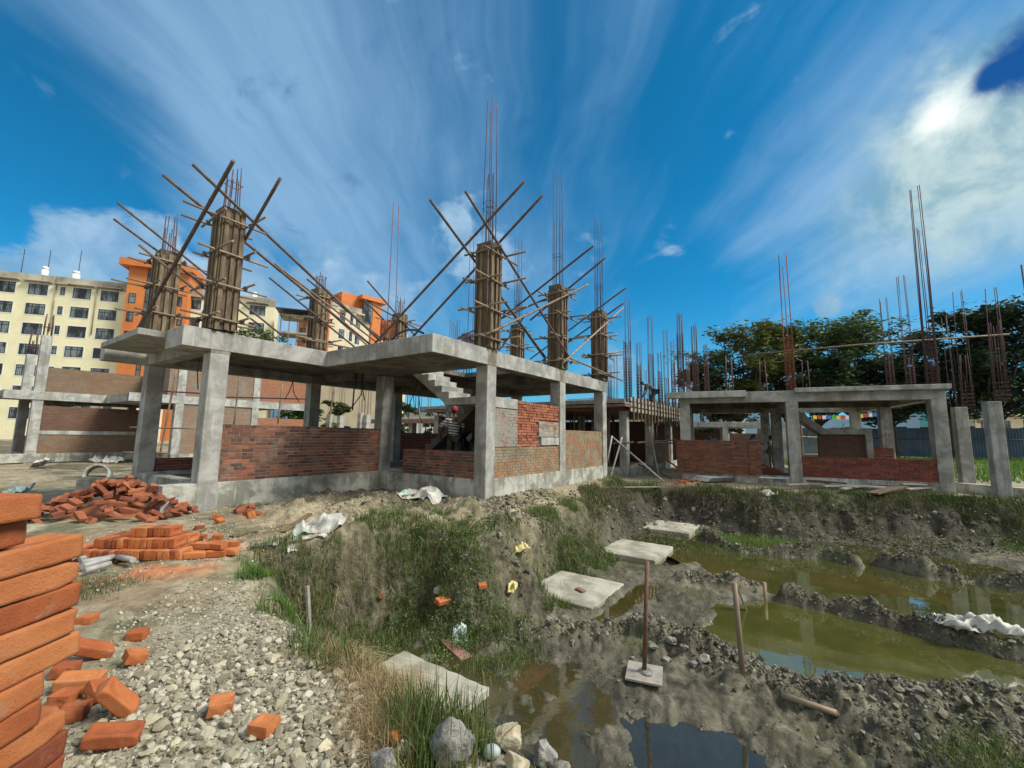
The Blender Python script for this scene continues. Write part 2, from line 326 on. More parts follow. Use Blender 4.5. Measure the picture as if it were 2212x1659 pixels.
M['plyred'] = simple('red_brown_ply', [(.3, (.16, .07, .05)), (.7, (.30, .17, .12))], 4, .8, 30, .003, objrand=.2)
M['rust'] = simple('rusty_rebar', [(.3, (.045, .022, .022)), (.6, (.10, .045, .036)), (.8, (.20, .08, .045))], 7, .8, 60, .001)
M['rustbright'] = simple('bright_rust', [(.3, (.12, .038, .02)), (.7, (.28, .085, .035))], 7, .85, 60, .001)
M['steel'] = simple('dull_steel_pole', [(.3, (.055, .04, .045)), (.7, (.13, .09, .085))], 5, .55, 50, .001, metallic=.3)
M['black'] = simple('black_conduit', [(.3, (.010, .010, .010)), (.7, (.02, .02, .02))], 5, .5, 30, .001)
M['tin'] = simple('pale_tin', [(.3, (.42, .43, .42)), (.7, (.62, .63, .61))], 4, .5, 30, .002)
M['pipe'] = simple('grey_pipe', [(.3, (.24, .23, .21)), (.7, (.42, .41, .38))], 6, .6, 30, .002, objrand=.15)
M['sack'] = simple('white_sack_cloth', [(.3, (.28, .27, .23)), (.55, (.48, .47, .42)), (.75, (.60, .60, .56))], 5, .55, 120, .002)
M['sack_teal'] = simple('pale_teal_sheet', [(.3, (.36, .48, .44)), (.7, (.62, .72, .68))], 5, .35, 60, .003)
M['teal'] = simple('teal_print', [(.3, (.14, .38, .30)), (.7, (.25, .5, .42))], 5, .5, 60, .002)
M['yellow'] = simple('yellow_plastic', [(.3, (.50, .40, .10)), (.7, (.68, .62, .33))], 8, .4, 60, .003)
M['bark'] = simple('bark', [(.3, (.035, .028, .022)), (.7, (.10, .08, .06))], 6, .9, 20, .02)
M['stone'] = simple('pale_stone', [(.25, (.22, .19, .12)), (.5, (.38, .34, .22)), (.75, (.52, .48, .34))], 7, .88, 40, .006, objrand=.2)
M['rock'] = simple('grey_rock', [(.3, (.09, .085, .07)), (.48, (.22, .21, .185)), (.68, (.38, .37, .33))], 16, .92, 45, .02, objrand=.12)
M['rocktan'] = simple('tan_rock', [(.25, (.24, .19, .11)), (.5, (.42, .36, .24)), (.75, (.55, .50, .38))], 9, .9, 30, .012)
M['cobble'] = simple('blue_grey_cobble', [(.3, (.27, .33, .31)), (.7, (.42, .48, .45))], 5, .55, 60, .001)
# ================================================================== TERRAIN
WZ = -1.10
C0 = onz(1047, 1096.3)                       # nearest corner of the main frame house, ground level
UA = R(34.9); U = np.array([math.sin(UA), math.cos(UA), 0]); V = np.array([-math.cos(UA), math.sin(UA), 0])
HRZ = math.pi / 2 - UA
def HW(u, v_, z=0.0): return C0 * [1, 1, 0] + U * u + V * v_ + np.array([0, 0, z])
def pz(pts, z): return [tuple(onz(x, y, z)[:2]) for x, y in pts]
EDGE = pz([(850, 1470), (735, 1400), (640, 1345), (575, 1285), (520, 1225), (570, 1190), (680, 1178), (790, 1160), (900, 1150), (1000, 1160), (1100, 1135), (1190, 1100), (1285, 1062)], 0.0) + [(3.25, 13.7), (3.9, 14.7), (4.8, 15.4), (5.9, 15.2), (6.6, 14.3)] + pz([(1600, 1062), (1750, 1066), (1900, 1070), (2050, 1076), (2212, 1088)], 0.0)
PIT = [(.55, -.6), (.42, .9), (.30, 1.75), (-.15, 2.35)] + EDGE + [(24, 8), (24, -4), (6, -6), (1.2, -2.5)]
DEEP = pz([(1470, 1150), (1600, 1150), (1750, 1165), (2000, 1195), (2300, 1245), (2330, 1545), (2080, 1525), (1960, 1490), (1750, 1478), (1650, 1452), (1570, 1415), (1530, 1370), (1560, 1310), (1650, 1292), (1560, 1248), (1480, 1195)], WZ)
NOTCH = pz([(890, 1400), (1000, 1370), (1140, 1385), (1235, 1430), (1310, 1500), (1345, 1600), (1300, 1700), (1100, 1700), (1000, 1560), (930, 1460)], WZ)
PUD = pz([(1370, 1570), (1480, 1552), (1600, 1582), (1690, 1665), (1720, 1900), (1300, 1900)], WZ)
PADW = pz([(1255, 1345), (1300, 1318), (1385, 1262), (1425, 1270), (1340, 1335), (1290, 1360)], WZ)
PADW2 = pz([(1330, 1160), (1400, 1150), (1530, 1150), (1560, 1190), (1500, 1215), (1450, 1225), (1320, 1215)], WZ)
RIDGES = [(pz([(1520, 1165), (1600, 1192), (1700, 1200), (1790, 1206), (1852, 1222)], WZ), .24, .24), (pz([(1912, 1222), (2000, 1243), (2100, 1258), (2300, 1290)], WZ), .28, .26),
          (pz([(1705, 1298), (1800, 1318), (1900, 1345), (2000, 1372), (2100, 1396), (2300, 1440)], WZ), .28, .26),
          (pz([(1400, 1385), (1470, 1405), (1560, 1450), (1660, 1500), (1780, 1540), (1900, 1560), (2060, 1575), (2260, 1560)], WZ), .38, .26),
          (pz([(1300, 1390), (1345, 1370), (1390, 1365)], WZ), .22, .12), (pz([(1480, 1262), (1560, 1268), (1640, 1285)], WZ), .22, .22), (pz([(1080, 1400), (1180, 1372), (1280, 1372)], WZ), .3, .12),
          (pz([(1500, 1130), (1560, 1140)], WZ), .4, .25)]
MOUND = [tuple(onz(2000, 1640, -1.0)[:2]), tuple(onz(2260, 1620, -1.0)[:2])]
def detail_amp(x, y):
    return None
def height(x, y, fine=True):
    x = np.asarray(x, float); y = np.asarray(y, float)
    wob = fbm(x * .9, y * .9, oct=3, seed=3) * .14 + fbm(x * 3, y * 3, oct=2, seed=9) * .05
    d = sdpoly(x, y, PIT) + wob
    r = np.hypot(x, y)
    up = fbm(x * .35, y * .35, oct=3, seed=5) * .05 * sstep(1.0, 6, r)
    up = up + sstep(14, 60, r) * .15
    # the low earth bank piled against the centre of the house and the worked soil in front of it
    q = np.stack([x - C0[0], y - C0[1]]); uu = q[0] * U[0] + q[1] * U[1]; vv = q[0] * V[0] + q[1] * V[1]
    soil = sstep(-4.6, -3.2, uu) * sstep(.6, -.6, uu) * sstep(-2.2, -1.0, vv) * sstep(4.4, 3.2, vv)
    up = up + soil * (.16 + fbm(x * 1.3, y * 1.3, oct=4, seed=21) * .16)
    up = up + sstep(-.4, .3, uu) * sstep(-.95, -.15, vv) * sstep(.2, -.1, vv) * .16 * sstep(7.6, 6.8, uu)
    up = up + np.exp(-((x + 7.3) ** 2 / 2.5 + (y - 8.0) ** 2 / 1.2)) * .08
    up = up + np.exp(-((x + 5.3) ** 2 / 2.0 + (y - 6.7) ** 2 / .35)) * .10
    up = up - sstep(-.9, .1, d) * .05
    floor = np.full(x.shape, -1.045) + fbm(x * .8, y * .8, oct=3, seed=31) * .05 + np.exp(-((x - 2.6) ** 2 / 1.2 + (y - 5.0) ** 2 / .5)) * .05
    for P_, dep, wd in ((DEEP, .30, .35), (NOTCH, .035, .5), (PUD, .10, .35), (PADW, .12, .2), (PADW2, .12, .3)):
        s = sdpoly(x, y, P_) + wob * .5; floor = floor + (np.minimum(floor, WZ - dep) - floor) * sstep(-wd * .5, wd, s)
    nz_ = sdpoly(x, y, NOTCH); floor = floor + sstep(-.4, .4, nz_) * fbm(x * 4, y * 4, oct=3, seed=37) * .035
    for L, wd, hh in RIDGES:
        dd = dline(x, y, L) + wob * .5; floor = np.maximum(floor, floor + (WZ + hh - floor) * np.exp(-(dd / wd) ** 2 * 1.3) * (1 + .25 * fbm(x * 2, y * 2, oct=2, seed=44)))
    dm = dline(x, y, MOUND); floor = floor + np.exp(-(dm / .55) ** 2) * .20
    # width of the slope: narrow on the steep near-left cut, broad under the far bank
    far = sstep(10.4, 12.5, y) * sstep(1.0, 3.5, x)
    wd = .95 + .42 * far + .35 * sstep(-1.8, -.6, x) * sstep(3.6, 5.0, y) * (1 - far) + .25 * np.exp(-((x - .3) ** 2 / 1.5 + (y - 7.2) ** 2 / 1.5)) - .25 * sstep(3.5, 2, y)
    t = np.clip(d / wd, 0, 1); prof = t * t * (3 - 2 * t)
    h = up * (1 - prof) + floor * prof
    padm = np.zeros(x.shape)
    for (u0, u1) in ((-5.3, -3.85), (-1.45, .15), (1.8, 3.45), (5.05, 6.7)):
        dx_ = np.maximum(np.maximum(u0 - uu, uu - u1), np.maximum(-3.3 - vv, vv + 1.85)); padm = np.maximum(padm, sstep(.32, -.05, dx_ + wob * .3))
    h = h * (1 - padm) + np.minimum(h, -1.055 + .03 * fbm(x * 3, y * 3, oct=2, seed=6)) * padm
    band = (1 - padm) * np.exp(-((t - .5) / .35) ** 2) * (d > -.3)
    h = h + band * (fbm(x * 2.4, y * 2.4, oct=4, seed=61, gain=.6) * .17 - np.abs(fbm(x * 1.3, y * 1.3, oct=2, seed=66)) * .12)
    if fine:
        inpit = sstep(0, .5, d); rid = np.zeros(x.shape)
        for L, w2, hh in RIDGES: rid = np.maximum(rid, np.exp(-(dline(x, y, L) / (w2 * 1.1)) ** 2))
        rid = np.maximum(rid, np.exp(-(dm / .8) ** 2))
        rough = np.clip(.18 + .14 * sstep(8, 5, r) + .22 * inpit + .2 * band + 1.0 * rid * inpit + soil * .8 + far * inpit * .5, 0, 1.1)
        n = fbm(x * 7, y * 7, oct=4, seed=71, gain=.6); cl = np.abs(fbm(x * 5, y * 5, oct=3, seed=77))
        n3_ = np.abs(fbm(x * 13, y * 13, oct=3, seed=83, gain=.6)); h = h + rough * (n * .034 + (cl - .3) * .075 + (n3_ - .35) * .035 * rid) * sstep(70, 25, r)
    h = h * (1 - padm) + np.minimum(h, -1.035) * padm
    return h
def hat(x, y): return float(height(np.array([x]), np.array([y]))[0])
def onground(px, py, z0=0.0):
    d = ray(px, py); t = np.geomspace(.9, 60, 900); P = EYE[None] + d[None] * t[:, None]; below = P[:, 2] < height(P[:, 0], P[:, 1]); k = int(np.argmax(below)) if below.any() else len(t) - 1
    t2 = np.linspace(t[max(k - 1, 0)], t[k], 40); P = EYE[None] + d[None] * t2[:, None]; b2 = P[:, 2] < height(P[:, 0], P[:, 1]); k = int(np.argmax(b2)) if b2.any() else 39
    p = P[k]; return np.array([p[0], p[1], hat(p[0], p[1])])
def SOIL(x, y):
    a = x - C0[0]; b = y - C0[1]; uu = a * U[0] + b * U[1]; vv = a * V[0] + b * V[1]
    m = sstep(-2.6, -1.4, uu) * sstep(.3, 0, uu) * sstep(-1.2, -.3, vv) * sstep(5.0, 3.4, vv) + sstep(-4.8, -4.0, uu) * sstep(.3, 0, uu) * sstep(2.2, 3.2, vv) * .9
    return np.clip(m * (.75 + .7 * fbm(x * 1.4, y * 1.4, oct=3, seed=52)), 0, 1)
def build_ground():
    th = np.concatenate([np.linspace(-72, 66, 640), np.linspace(66, 288, 60)[1:-1]]); th = np.radians(th); nt = len(th)
    rr = np.concatenate([np.geomspace(.35, 30, 520), np.geomspace(30, 3000, 60)[1:]]); nr = len(rr)
    T, RR = np.meshgrid(th, rr); x = (np.sin(T) * RR).ravel(); y = (np.cos(T) * RR).ravel()
    z = height(x, y); vs = np.stack([x, y, z], 1); vs = np.vstack([vs, [[0, 0, hat(0, 0)]]])
    i = np.arange(nr - 1)[:, None] * nt; j = np.arange(nt)[None, :]; j2 = (j + 1) % nt
    F4 = np.stack([(i + j), (i + nt + j), (i + nt + j2), (i + j2)], -1).reshape(-1, 4)[:, ::-1]
    c = len(vs) - 1; cap = np.stack([np.full(nt, c), np.full(nt, c), np.arange(nt), (np.arange(nt) + 1) % nt], 1)
    X, Y = vs[:, 0], vs[:, 1]
    wob = fbm(X * .9, Y * .9, oct=3, seed=3) * .14
    d = sdpoly(X, Y, PIT) + wob
    grav = sdpoly(X, Y, pz([(300, 1660), (180, 1500), (330, 1400), (480, 1330), (640, 1345), (740, 1400), (850, 1470), (1000, 1560), (1200, 1660), (1100, 1900), (300, 1900)], 0))
    grav = sstep(-.5, .3, grav + fbm(X * 1.5, Y * 1.5, oct=3, seed=5) * .3)
    org = np.maximum(np.exp(-(dline(X, Y, pz([(330, 1215), (430, 1175), (560, 1170), (700, 1165)], 0)) / .55) ** 2), np.exp(-(dline(X, Y, pz([(220, 1235), (380, 1222)], 0)) / .5) ** 2) * 1.3)
    org = org * sstep(-.5, .4, fbm(X * 2.2, Y * 2.2, oct=4, seed=8)) ; org = np.clip(org, 0, 1) * sstep(.2, -.3, d)
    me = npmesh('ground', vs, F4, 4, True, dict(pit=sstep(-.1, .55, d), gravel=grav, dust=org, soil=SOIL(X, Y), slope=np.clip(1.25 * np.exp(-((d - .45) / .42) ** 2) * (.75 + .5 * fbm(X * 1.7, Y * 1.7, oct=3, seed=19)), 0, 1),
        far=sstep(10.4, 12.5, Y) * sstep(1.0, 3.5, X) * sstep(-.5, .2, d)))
    bm = bmesh.new(); bm.from_mesh(me); bm.verts.ensure_lookup_table()
    for a in range(nt): bm.faces.new((bm.verts[c], bm.verts[(a + 1) % nt], bm.verts[a]))
    for f in bm.faces: f.smooth = True
    bmesh.ops.recalc_face_normals(bm, faces=bm.faces[:]); bm.to_mesh(me); bm.free()
    return me
def ground_mat():
    m, q = newmat('earth'); P = q.P; sp_ = q.n('ShaderNodeSeparateXYZ'); q.l(P, sp_.inputs[0]); z = sp_.outputs[2]
    n1 = q.noise(P, .55, 7, .6); n2 = q.noise(P, 5, 7, .68, .3); n3 = q.noise(P, 34, 5, .7)
    mixn = q.m('ADD', q.m('MULTIPLY', n1, .35), q.m('MULTIPLY', n2, .65))
    dirt = q.ramp(mixn, [(.34, (.12, .095, .055)), (.45, (.24, .20, .12)), (.55, (.36, .315, .205)), (.66, (.48, .44, .31))])
    warm = q.ss(q.noise(q.vm('ADD', P, (5, 5, 0)), .6, 5, .6), .5, .66); dirt = q.mix(q.m('MULTIPLY', warm, .5), dirt, (.26, .165, .085))
    gv = q.ramp(q.noise(P, 22, 6, .7, .2), [(.35, (.15, .135, .095)), (.5, (.29, .27, .19)), (.66, (.42, .40, .30))])
    c = q.mix(attr(q, 'gravel'), dirt, gv)
    c = q.mix(q.m('MULTIPLY', attr(q, 'soil'), .85), c, q.ramp(n2, [(.38, (.035, .026, .017)), (.52, (.08, .062, .042)), (.68, (.19, .155, .11))]))
    mud = q.ramp(q.noise(P, 3.2, 8, .7, .2), [(.33, (.03, .026, .016)), (.46, (.085, .076, .048)), (.59, (.175, .160, .105)), (.74, (.32, .30, .21))])
    c = q.mix(attr(q, 'pit'), c, mud)
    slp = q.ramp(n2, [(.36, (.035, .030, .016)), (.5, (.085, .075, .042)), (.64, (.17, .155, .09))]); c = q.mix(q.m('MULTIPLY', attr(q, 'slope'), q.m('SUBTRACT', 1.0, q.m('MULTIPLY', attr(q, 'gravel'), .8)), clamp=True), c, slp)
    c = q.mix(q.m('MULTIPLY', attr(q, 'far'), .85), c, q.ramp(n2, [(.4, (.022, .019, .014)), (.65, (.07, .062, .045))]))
    c = q.mix(q.m('MULTIPLY', attr(q, 'dust'), .85), c, q.ramp(n2, [(.38, (.40, .12, .04)), (.62, (.60, .22, .08))]))
    gr = q.m('MULTIPLY', q.ss(q.noise(q.vm('ADD', P, (3, 8, 0)), .9, 6, .68), .50, .62), .75)
    c = q.mix(q.m('MULTIPLY', gr, q.m('SUBTRACT', 1.0, attr(q, 'gravel'))), c, q.ramp(n2, [(.4, (.045, .055, .02)), (.7, (.12, .13, .05))]))
    wet = q.ss(z, WZ + .10, WZ + .0); c = q.mix(q.m('MULTIPLY', wet, .38), c, (.06, .052, .028), 'MIX')
    q.l(c, q.b.inputs['Base Color']); q.l(q.m('SUBTRACT', .95, q.m('MULTIPLY', wet, .5)), q.b.inputs['Roughness'])
    b1 = bump(q, n2, .05); q.l(bump(q, n3, .014, 1, b1), q.b.inputs['Normal']); return m
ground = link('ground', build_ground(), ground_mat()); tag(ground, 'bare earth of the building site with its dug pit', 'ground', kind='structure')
def water_mat(name, col, fac, rough=.02, nscale=3):
    m, q = newmat(name); q.nt.nodes.remove(q.b)
    fr = q.n('ShaderNodeFresnel'); fr.inputs['IOR'].default_value = 1.42
    nb = bump(q, q.noise(q.P, nscale, 3, .5), .0015); q.l(nb, fr.inputs['Normal'])
    gl = q.n('ShaderNodeBsdfGlossy'); gl.inputs['Roughness'].default_value = rough; q.l(nb, gl.inputs['Normal'])
    df = q.n('ShaderNodeBsdfDiffuse'); q.l(q.ramp(q.noise(q.P, 1.7, 6, .65, .4), [(.35, tuple(k * .72 for k in col)), (.62, col), (.74, tuple(k * 1.5 for k in col))]), df.inputs[0])
    tr = q.n('ShaderNodeBsdfTransparent'); tr.inputs[0].default_value = (.80, .76, .52, 1)
    m1 = q.n('ShaderNodeMixShader'); q.put(m1.inputs[0], fac); q.l(tr.outputs[0], m1.inputs[1]); q.l(df.outputs[0], m1.inputs[2])
    m2 = q.n('ShaderNodeMixShader'); q.l(q.m('MULTIPLY', fr.outputs[0], 2.1, clamp=True), m2.inputs[0]); q.l(m1.outputs[0], m2.inputs[1]); q.l(gl.outputs[0], m2.inputs[2]); q.l(m2.outputs[0], q.o.inputs[0]); return m
def sheet(name, poly, z, mat, label):
    me = bpy.data.meshes.new(name); me.from_pydata([(x, y, z) for x, y in poly], [], [tuple(range(len(poly)))]); me.update()
    if me.polygons[0].normal.z < 0: me.flip_normals()
    return tag(link(name, me, mat), label, 'water', kind='structure')
DW = pz([(1440, 1120), (1600, 1130), (1800, 1140), (2350, 1200), (2450, 1620), (2080, 1590), (1900, 1560), (1750, 1520), (1560, 1445), (1500, 1370), (1500, 1300), (1600, 1290), (1520, 1240), (1440, 1200)], WZ)
sheet('water', DW, WZ, water_mat('murky_water', (.088, .092, .022), .96), 'murky olive water standing in the excavated pit')
sheet('water', pz([(850, 1360), (1240, 1360), (1330, 1500), (1340, 1700), (1050, 1750), (850, 1500)], WZ), WZ, water_mat('shallow_water', (.16, .135, .055), .30, .03, 6), 'shallow brown water over weeds beside the nearest pad')
sheet('water', pz([(1342, 1530), (1700, 1530), (1800, 1700), (1800, 2300), (1200, 2300), (1342, 1703)], WZ), WZ, water_mat('puddle_water', (.06, .058, .04), .45, .03, 6), 'clear puddle reflecting the sky at the near edge')
sheet('water', pz([(1250, 1370), (1230, 1320), (1400, 1240), (1300, 1230), (1290, 1200), (1330, 1140), (1438, 1120), (1438, 1240), (1500, 1262), (1440, 1290), (1330, 1375)], WZ), WZ, water_mat('ditch_water', (.10, .085, .02), .6), 'thin olive water lying between the concrete pads')
# ------------------------------------------------------------------ stones, clods, grass
def ico(sub):
    bm = bmesh.new(); bmesh.ops.create_icosphere(bm, subdivisions=sub, radius=1)
    v_ = np.array([q.co[:] for q in bm.verts]); f = np.array([[q.index for q in fc.verts] for fc in bm.faces]); bm.free(); return v_, f
def rockverts(v_, seed, rough=.35, flat=.65, facet=.0):
    o = np.random.default_rng(seed); s = np.array([1, o.uniform(.6, .95), o.uniform(flat * .75, flat)])
    n = fbm(v_[:, 0] * 1.2 + seed, v_[:, 1] * 1.2, v_[:, 2] * 1.2, oct=3, seed=seed)
    p = v_ * (1 + rough * n)[:, None]
    for k in range(7 if facet else 0):
        d = o.normal(size=3); d /= np.linalg.norm(d); lim = o.uniform(.55, .8); e = p @ d - lim; p = p - np.outer(np.maximum(e, 0) * facet, d)
    return p * s
def randrot(n, tilt=.5):
    a = RNG.uniform(0, 2 * np.pi, n); b = RNG.normal(0, tilt, n); c = RNG.normal(0, tilt, n)
    ca, sa, cb, sb, cc, sc = np.cos(a), np.sin(a), np.cos(b), np.sin(b), np.cos(c), np.sin(c); Z = np.zeros(n); O = np.ones(n)
    Rz = np.stack([ca, -sa, Z, sa, ca, Z, Z, Z, O], 1).reshape(-1, 3, 3); Rx = np.stack([O, Z, Z, Z, cb, -sb, Z, sb, cb], 1).reshape(-1, 3, 3)
    Ry = np.stack([cc, Z, sc, Z, O, Z, -sc, Z, cc], 1).reshape(-1, 3, 3); return Rz @ Rx @ Ry
def scatter_rocks(name, pos, size, mat, label, cat, sub=1, rough=.35, flat=.7, facet=1.0, tilt=.5, nvar=14):
    bv, bf = ico(sub); var = [rockverts(bv, 100 + k, rough, flat, facet) for k in range(nvar)]; n = len(pos)
    idx = RNG.integers(0, nvar, n); VV = np.stack(var)[idx] * size[:, None, None]; Rm = randrot(n, tilt)
    VV = np.einsum('nij,nkj->nki', Rm, VV) + pos[:, None, :]; k = bv.shape[0]
    FF = (bf[None] + (np.arange(n) * k)[:, None, None]).reshape(-1, 3); r = np.repeat(RNG.uniform(0, 1, n), k)
    return tag(link(name, npmesh(name, VV.reshape(-1, 3), FF, 3, False, dict(rnd=r)), mat), label, cat, kind='stuff')
def stuffmat(name, stops, rough=.92, nz=30, dist=.006):
    m, q = newmat(name); c = q.ramp(q.m('ADD', q.m('MULTIPLY', attr(q, 'rnd'), .6), q.m('MULTIPLY', q.noise(q.P, 18, 5, .65), .4)), stops)
    q.l(c, q.b.inputs['Base Color']); q.b.inputs['Roughness'].default_value = rough; q.l(bump(q, q.noise(q.P, nz, 4, .6), dist), q.b.inputs['Normal']); return m
def inpoly_pts(poly, n, inner=0.0):
    a = np.array(poly); lo, hi = a.min(0), a.max(0); res = []
    tot = 0
    while tot < n:
        p = RNG.uniform(lo, hi, (n * 2, 2)); k = sdpoly(p[:, 0], p[:, 1], poly) > inner; res.append(p[k]); tot += k.sum()
    return np.concatenate(res)[:n]
# pale crushed stone in the foreground
GP = pz([(120, 1659), (100, 1560), (230, 1440), (330, 1390), (470, 1330), (600, 1330), (690, 1372), (770, 1415), (850, 1475), (900, 1560), (880, 1659), (850, 1800), (250, 1800)], 0.0)
p = inpoly_pts(GP, 5200); s = np.clip(RNG.lognormal(-4.25, .48, len(p)), .006, .042); dd = sdpoly(p[:, 0], p[:, 1], GP); s *= .6 + .4 * sstep(0, .4, dd)
keep = fbm(p[:, 0] * 1.6, p[:, 1] * 1.6, oct=3, seed=15) + .9 * sstep(0, .5, dd) > .05; p = p[keep]; s = s[keep]
z = height(p[:, 0], p[:, 1]) + s * .25
scatter_rocks('gravel', np.c_[p, z], s, stuffmat('crushed_stone', [(.15, (.11, .095, .062)), (.4, (.23, .205, .14)), (.65, (.37, .34, .245)), (.9, (.54, .51, .40))]), 'pale crushed stone and gravel spread over the near ground', 'gravel', 2, .3, .7, 1.0)
p = inpoly_pts(pz([(100, 1659), (150, 1300), (420, 1230), (900, 1120), (1000, 1090), (600, 1060), (450, 1110), (330, 1150), (100, 1180)], 0.0), 7000); s = RNG.lognormal(-4.75, .55, len(p)).clip(.003, .03)
z = height(p[:, 0], p[:, 1]) + s * .2
scatter_rocks('pebbles', np.c_[p, z], s, stuffmat('small_pebbles', [(.2, (.17, .15, .11)), (.5, (.33, .30, .23)), (.85, (.5, .48, .4))]), 'small stones and grit strewn on the trodden earth', 'pebbles', 1, .3, .7, 1.0)
def near_edge0(n, lo, hi):
    p = np.c_[RNG.uniform(2.5, 16, n * 6), RNG.uniform(7.5, 15.5, n * 6)]; d = sdpoly(p[:, 0], p[:, 1], PIT); k = (d > lo) & (d < hi) & (p[:, 1] > 10.4 - .25 * (p[:, 0] - 4)); return p[k][:n]
p = inpoly_pts(pz([(200, 1480), (260, 1330), (420, 1260), (560, 1250), (640, 1300), (700, 1380), (480, 1400)], 0.0), 2600); s = np.clip(RNG.lognormal(-4.75, .5, len(p)), .005, .03)
scatter_rocks('gravel', np.c_[p, height(p[:, 0], p[:, 1]) + s * .1], s, stuffmat('half_buried_stone', [(.15, (.13, .115, .08)), (.5, (.27, .245, .17)), (.9, (.48, .45, .35))]), 'sparse half buried stones above the main gravel', 'gravel', 2, .3, .7, 1.0)
# clods of dug mud on the ridges and worked soil
P_, S_ = [], []
for L, wd, hh in RIDGES:
    for (a, b) in zip(L[:-1], L[1:]):
        ln = math.dist(a, b); n = int(ln * 900 * wd / .35); t = RNG.uniform(0, 1, n); o = RNG.normal(0, wd * .42, n); dx, dy = (b[0] - a[0]) / ln, (b[1] - a[1]) / ln
        P_.append(np.c_[a[0] + (b[0] - a[0]) * t - dy * o, a[1] + (b[1] - a[1]) * t + dx * o]); S_.append(RNG.lognormal(-4.5, .62, n).clip(.004, .055))
n = 2600; t = RNG.uniform(0, 1, n); a, b = MOUND; P_.append(np.c_[a[0] + (b[0] - a[0]) * t + RNG.normal(0, .35, n), a[1] + (b[1] - a[1]) * t + RNG.normal(0, .35, n)]); S_.append(RNG.lognormal(-4.5, .6, n).clip(.004, .05))
p = inpoly_pts(pz([(700, 1110), (900, 1060), (1040, 1075), (1120, 1090), (1290, 1055), (1190, 1105), (1080, 1150), (900, 1140), (700, 1150)], 0), 4200); P_.append(p); S_.append(RNG.lognormal(-4.3, .65, len(p)).clip(.006, .075))
p = inpoly_pts(pz([(1060, 1110), (1180, 1100), (1200, 1160), (1130, 1230), (1050, 1200)], -.4), 2400); P_.append(p); S_.append(RNG.lognormal(-4.1, .65, len(p)).clip(.006, .08))
p = inpoly_pts(pz([(950, 1290), (1040, 1265), (1060, 1330), (1000, 1370), (930, 1350)], -.9), 420); P_.append(p); S_.append(RNG.lognormal(-3.9, .4, len(p)).clip(.01, .05))
pf = np.c_[RNG.uniform(-1.5, 5.5, 9000), RNG.uniform(3.2, 9.0, 9000)]; pf = pf[(sdpoly(pf[:, 0], pf[:, 1], PIT) > .9) & (fbm(pf[:, 0] * 1.5, pf[:, 1] * 1.5, oct=3, seed=17) > -.05)][:3600]; P_.append(pf); S_.append(RNG.lognormal(-4.9, .6, len(pf)).clip(.003, .03))
FBK = near_edge0(3200, .45, 2.3); P_.append(FBK); S_.append(RNG.lognormal(-3.6, .6, len(FBK)).clip(.01, .12))
p = np.concatenate(P_); s = np.concatenate(S_); z = height(p[:, 0], p[:, 1]) + s * .12; k = z > WZ - .02; p, s, z = p[k], s[k], z[k]
scatter_rocks('mud_clods', np.c_[p, z], s, stuffmat('dry_mud_clod', [(.15, (.04, .036, .026)), (.4, (.105, .095, .066)), (.65, (.20, .185, .135)), (.9, (.33, .31, .235))], .93, 60, .01), 'grey clods of dug mud heaped along the ridges and the worked soil', 'soil', 1, .6, .85, .9, .9, 24)
def grassmat(name, stops, tr=.25):
    m, q = newmat(name); c = q.ramp(attr(q, 'rnd'), stops); q.l(c, q.b.inputs['Base Color']); q.b.inputs['Roughness'].default_value = .6
    t = q.n('ShaderNodeBsdfTranslucent'); q.l(c, t.inputs[0]); mx = q.n('ShaderNodeMixShader'); mx.inputs[0].default_value = tr
    q.l(q.b.outputs[0], mx.inputs[1]); q.l(t.outputs[0], mx.inputs[2]); q.l(mx.outputs[0], q.o.inputs[0]); return m
def blades(name, pos, hgt, wid, mat, label, cat='grass', lean=.5, droop=.35, r=None):
    n = len(pos); az = RNG.uniform(0, 2 * np.pi, n); ln = np.abs(RNG.normal(0, lean, n)); dx = np.cos(az) * ln; dy = np.sin(az) * ln
    face = RNG.uniform(0, 2 * np.pi, n); wx, wy = np.cos(face) * wid, np.sin(face) * wid; lv = []
    for k, (t, ww) in enumerate(((0, 1), (.4, .85), (.75, .55), (1, .06))):
        cx = pos[:, 0] + dx * hgt * t ** 1.6; cy = pos[:, 1] + dy * hgt * t ** 1.6; cz = pos[:, 2] - .01 + hgt * (t - droop * ln * t ** 2.4)
        lv.append(np.stack([cx - wx * ww, cy - wy * ww, cz], 1)); lv.append(np.stack([cx + wx * ww, cy + wy * ww, cz], 1))
    VV = np.stack(lv, 1).reshape(-1, 3); b = (np.arange(n) * 8)[:, None]; FF = np.concatenate([b + np.array([[0, 1, 3, 2]]), b + np.array([[2, 3, 5, 4]]), b + np.array([[4, 5, 7, 6]])], 0)
    rr = np.repeat(RNG.uniform(0, 1, n) if r is None else r, 8)
    return tag(link(name, npmesh(name, VV, FF, 4, False, dict(rnd=rr)), mat), label, cat, kind='stuff')
GM = grassmat('green_grass', [(0, (.035, .07, .012)), (.4, (.07, .13, .025)), (.7, (.12, .18, .04)), (.9, (.25, .24, .09)), (1, (.38, .32, .16))])
GD = grassmat('rank_grass', [(0, (.03, .045, .012)), (.4, (.06, .085, .02)), (.7, (.11, .12, .035)), (.88, (.20, .17, .07)), (1, (.32, .26, .13))])
GM2 = grassmat('slope_grass', [(0, (.03, .06, .010)), (.4, (.065, .125, .018)), (.75, (.12, .185, .035)), (.9, (.22, .21, .08)), (1, (.34, .29, .15))])
GS = grassmat('dry_straw', [(0, (.20, .14, .06)), (.5, (.38, .27, .13)), (1, (.52, .42, .24))], .15)
GS2 = grassmat('dead_stalks', [(0, (.07, .06, .035)), (.5, (.15, .13, .08)), (1, (.26, .22, .14))], .1)
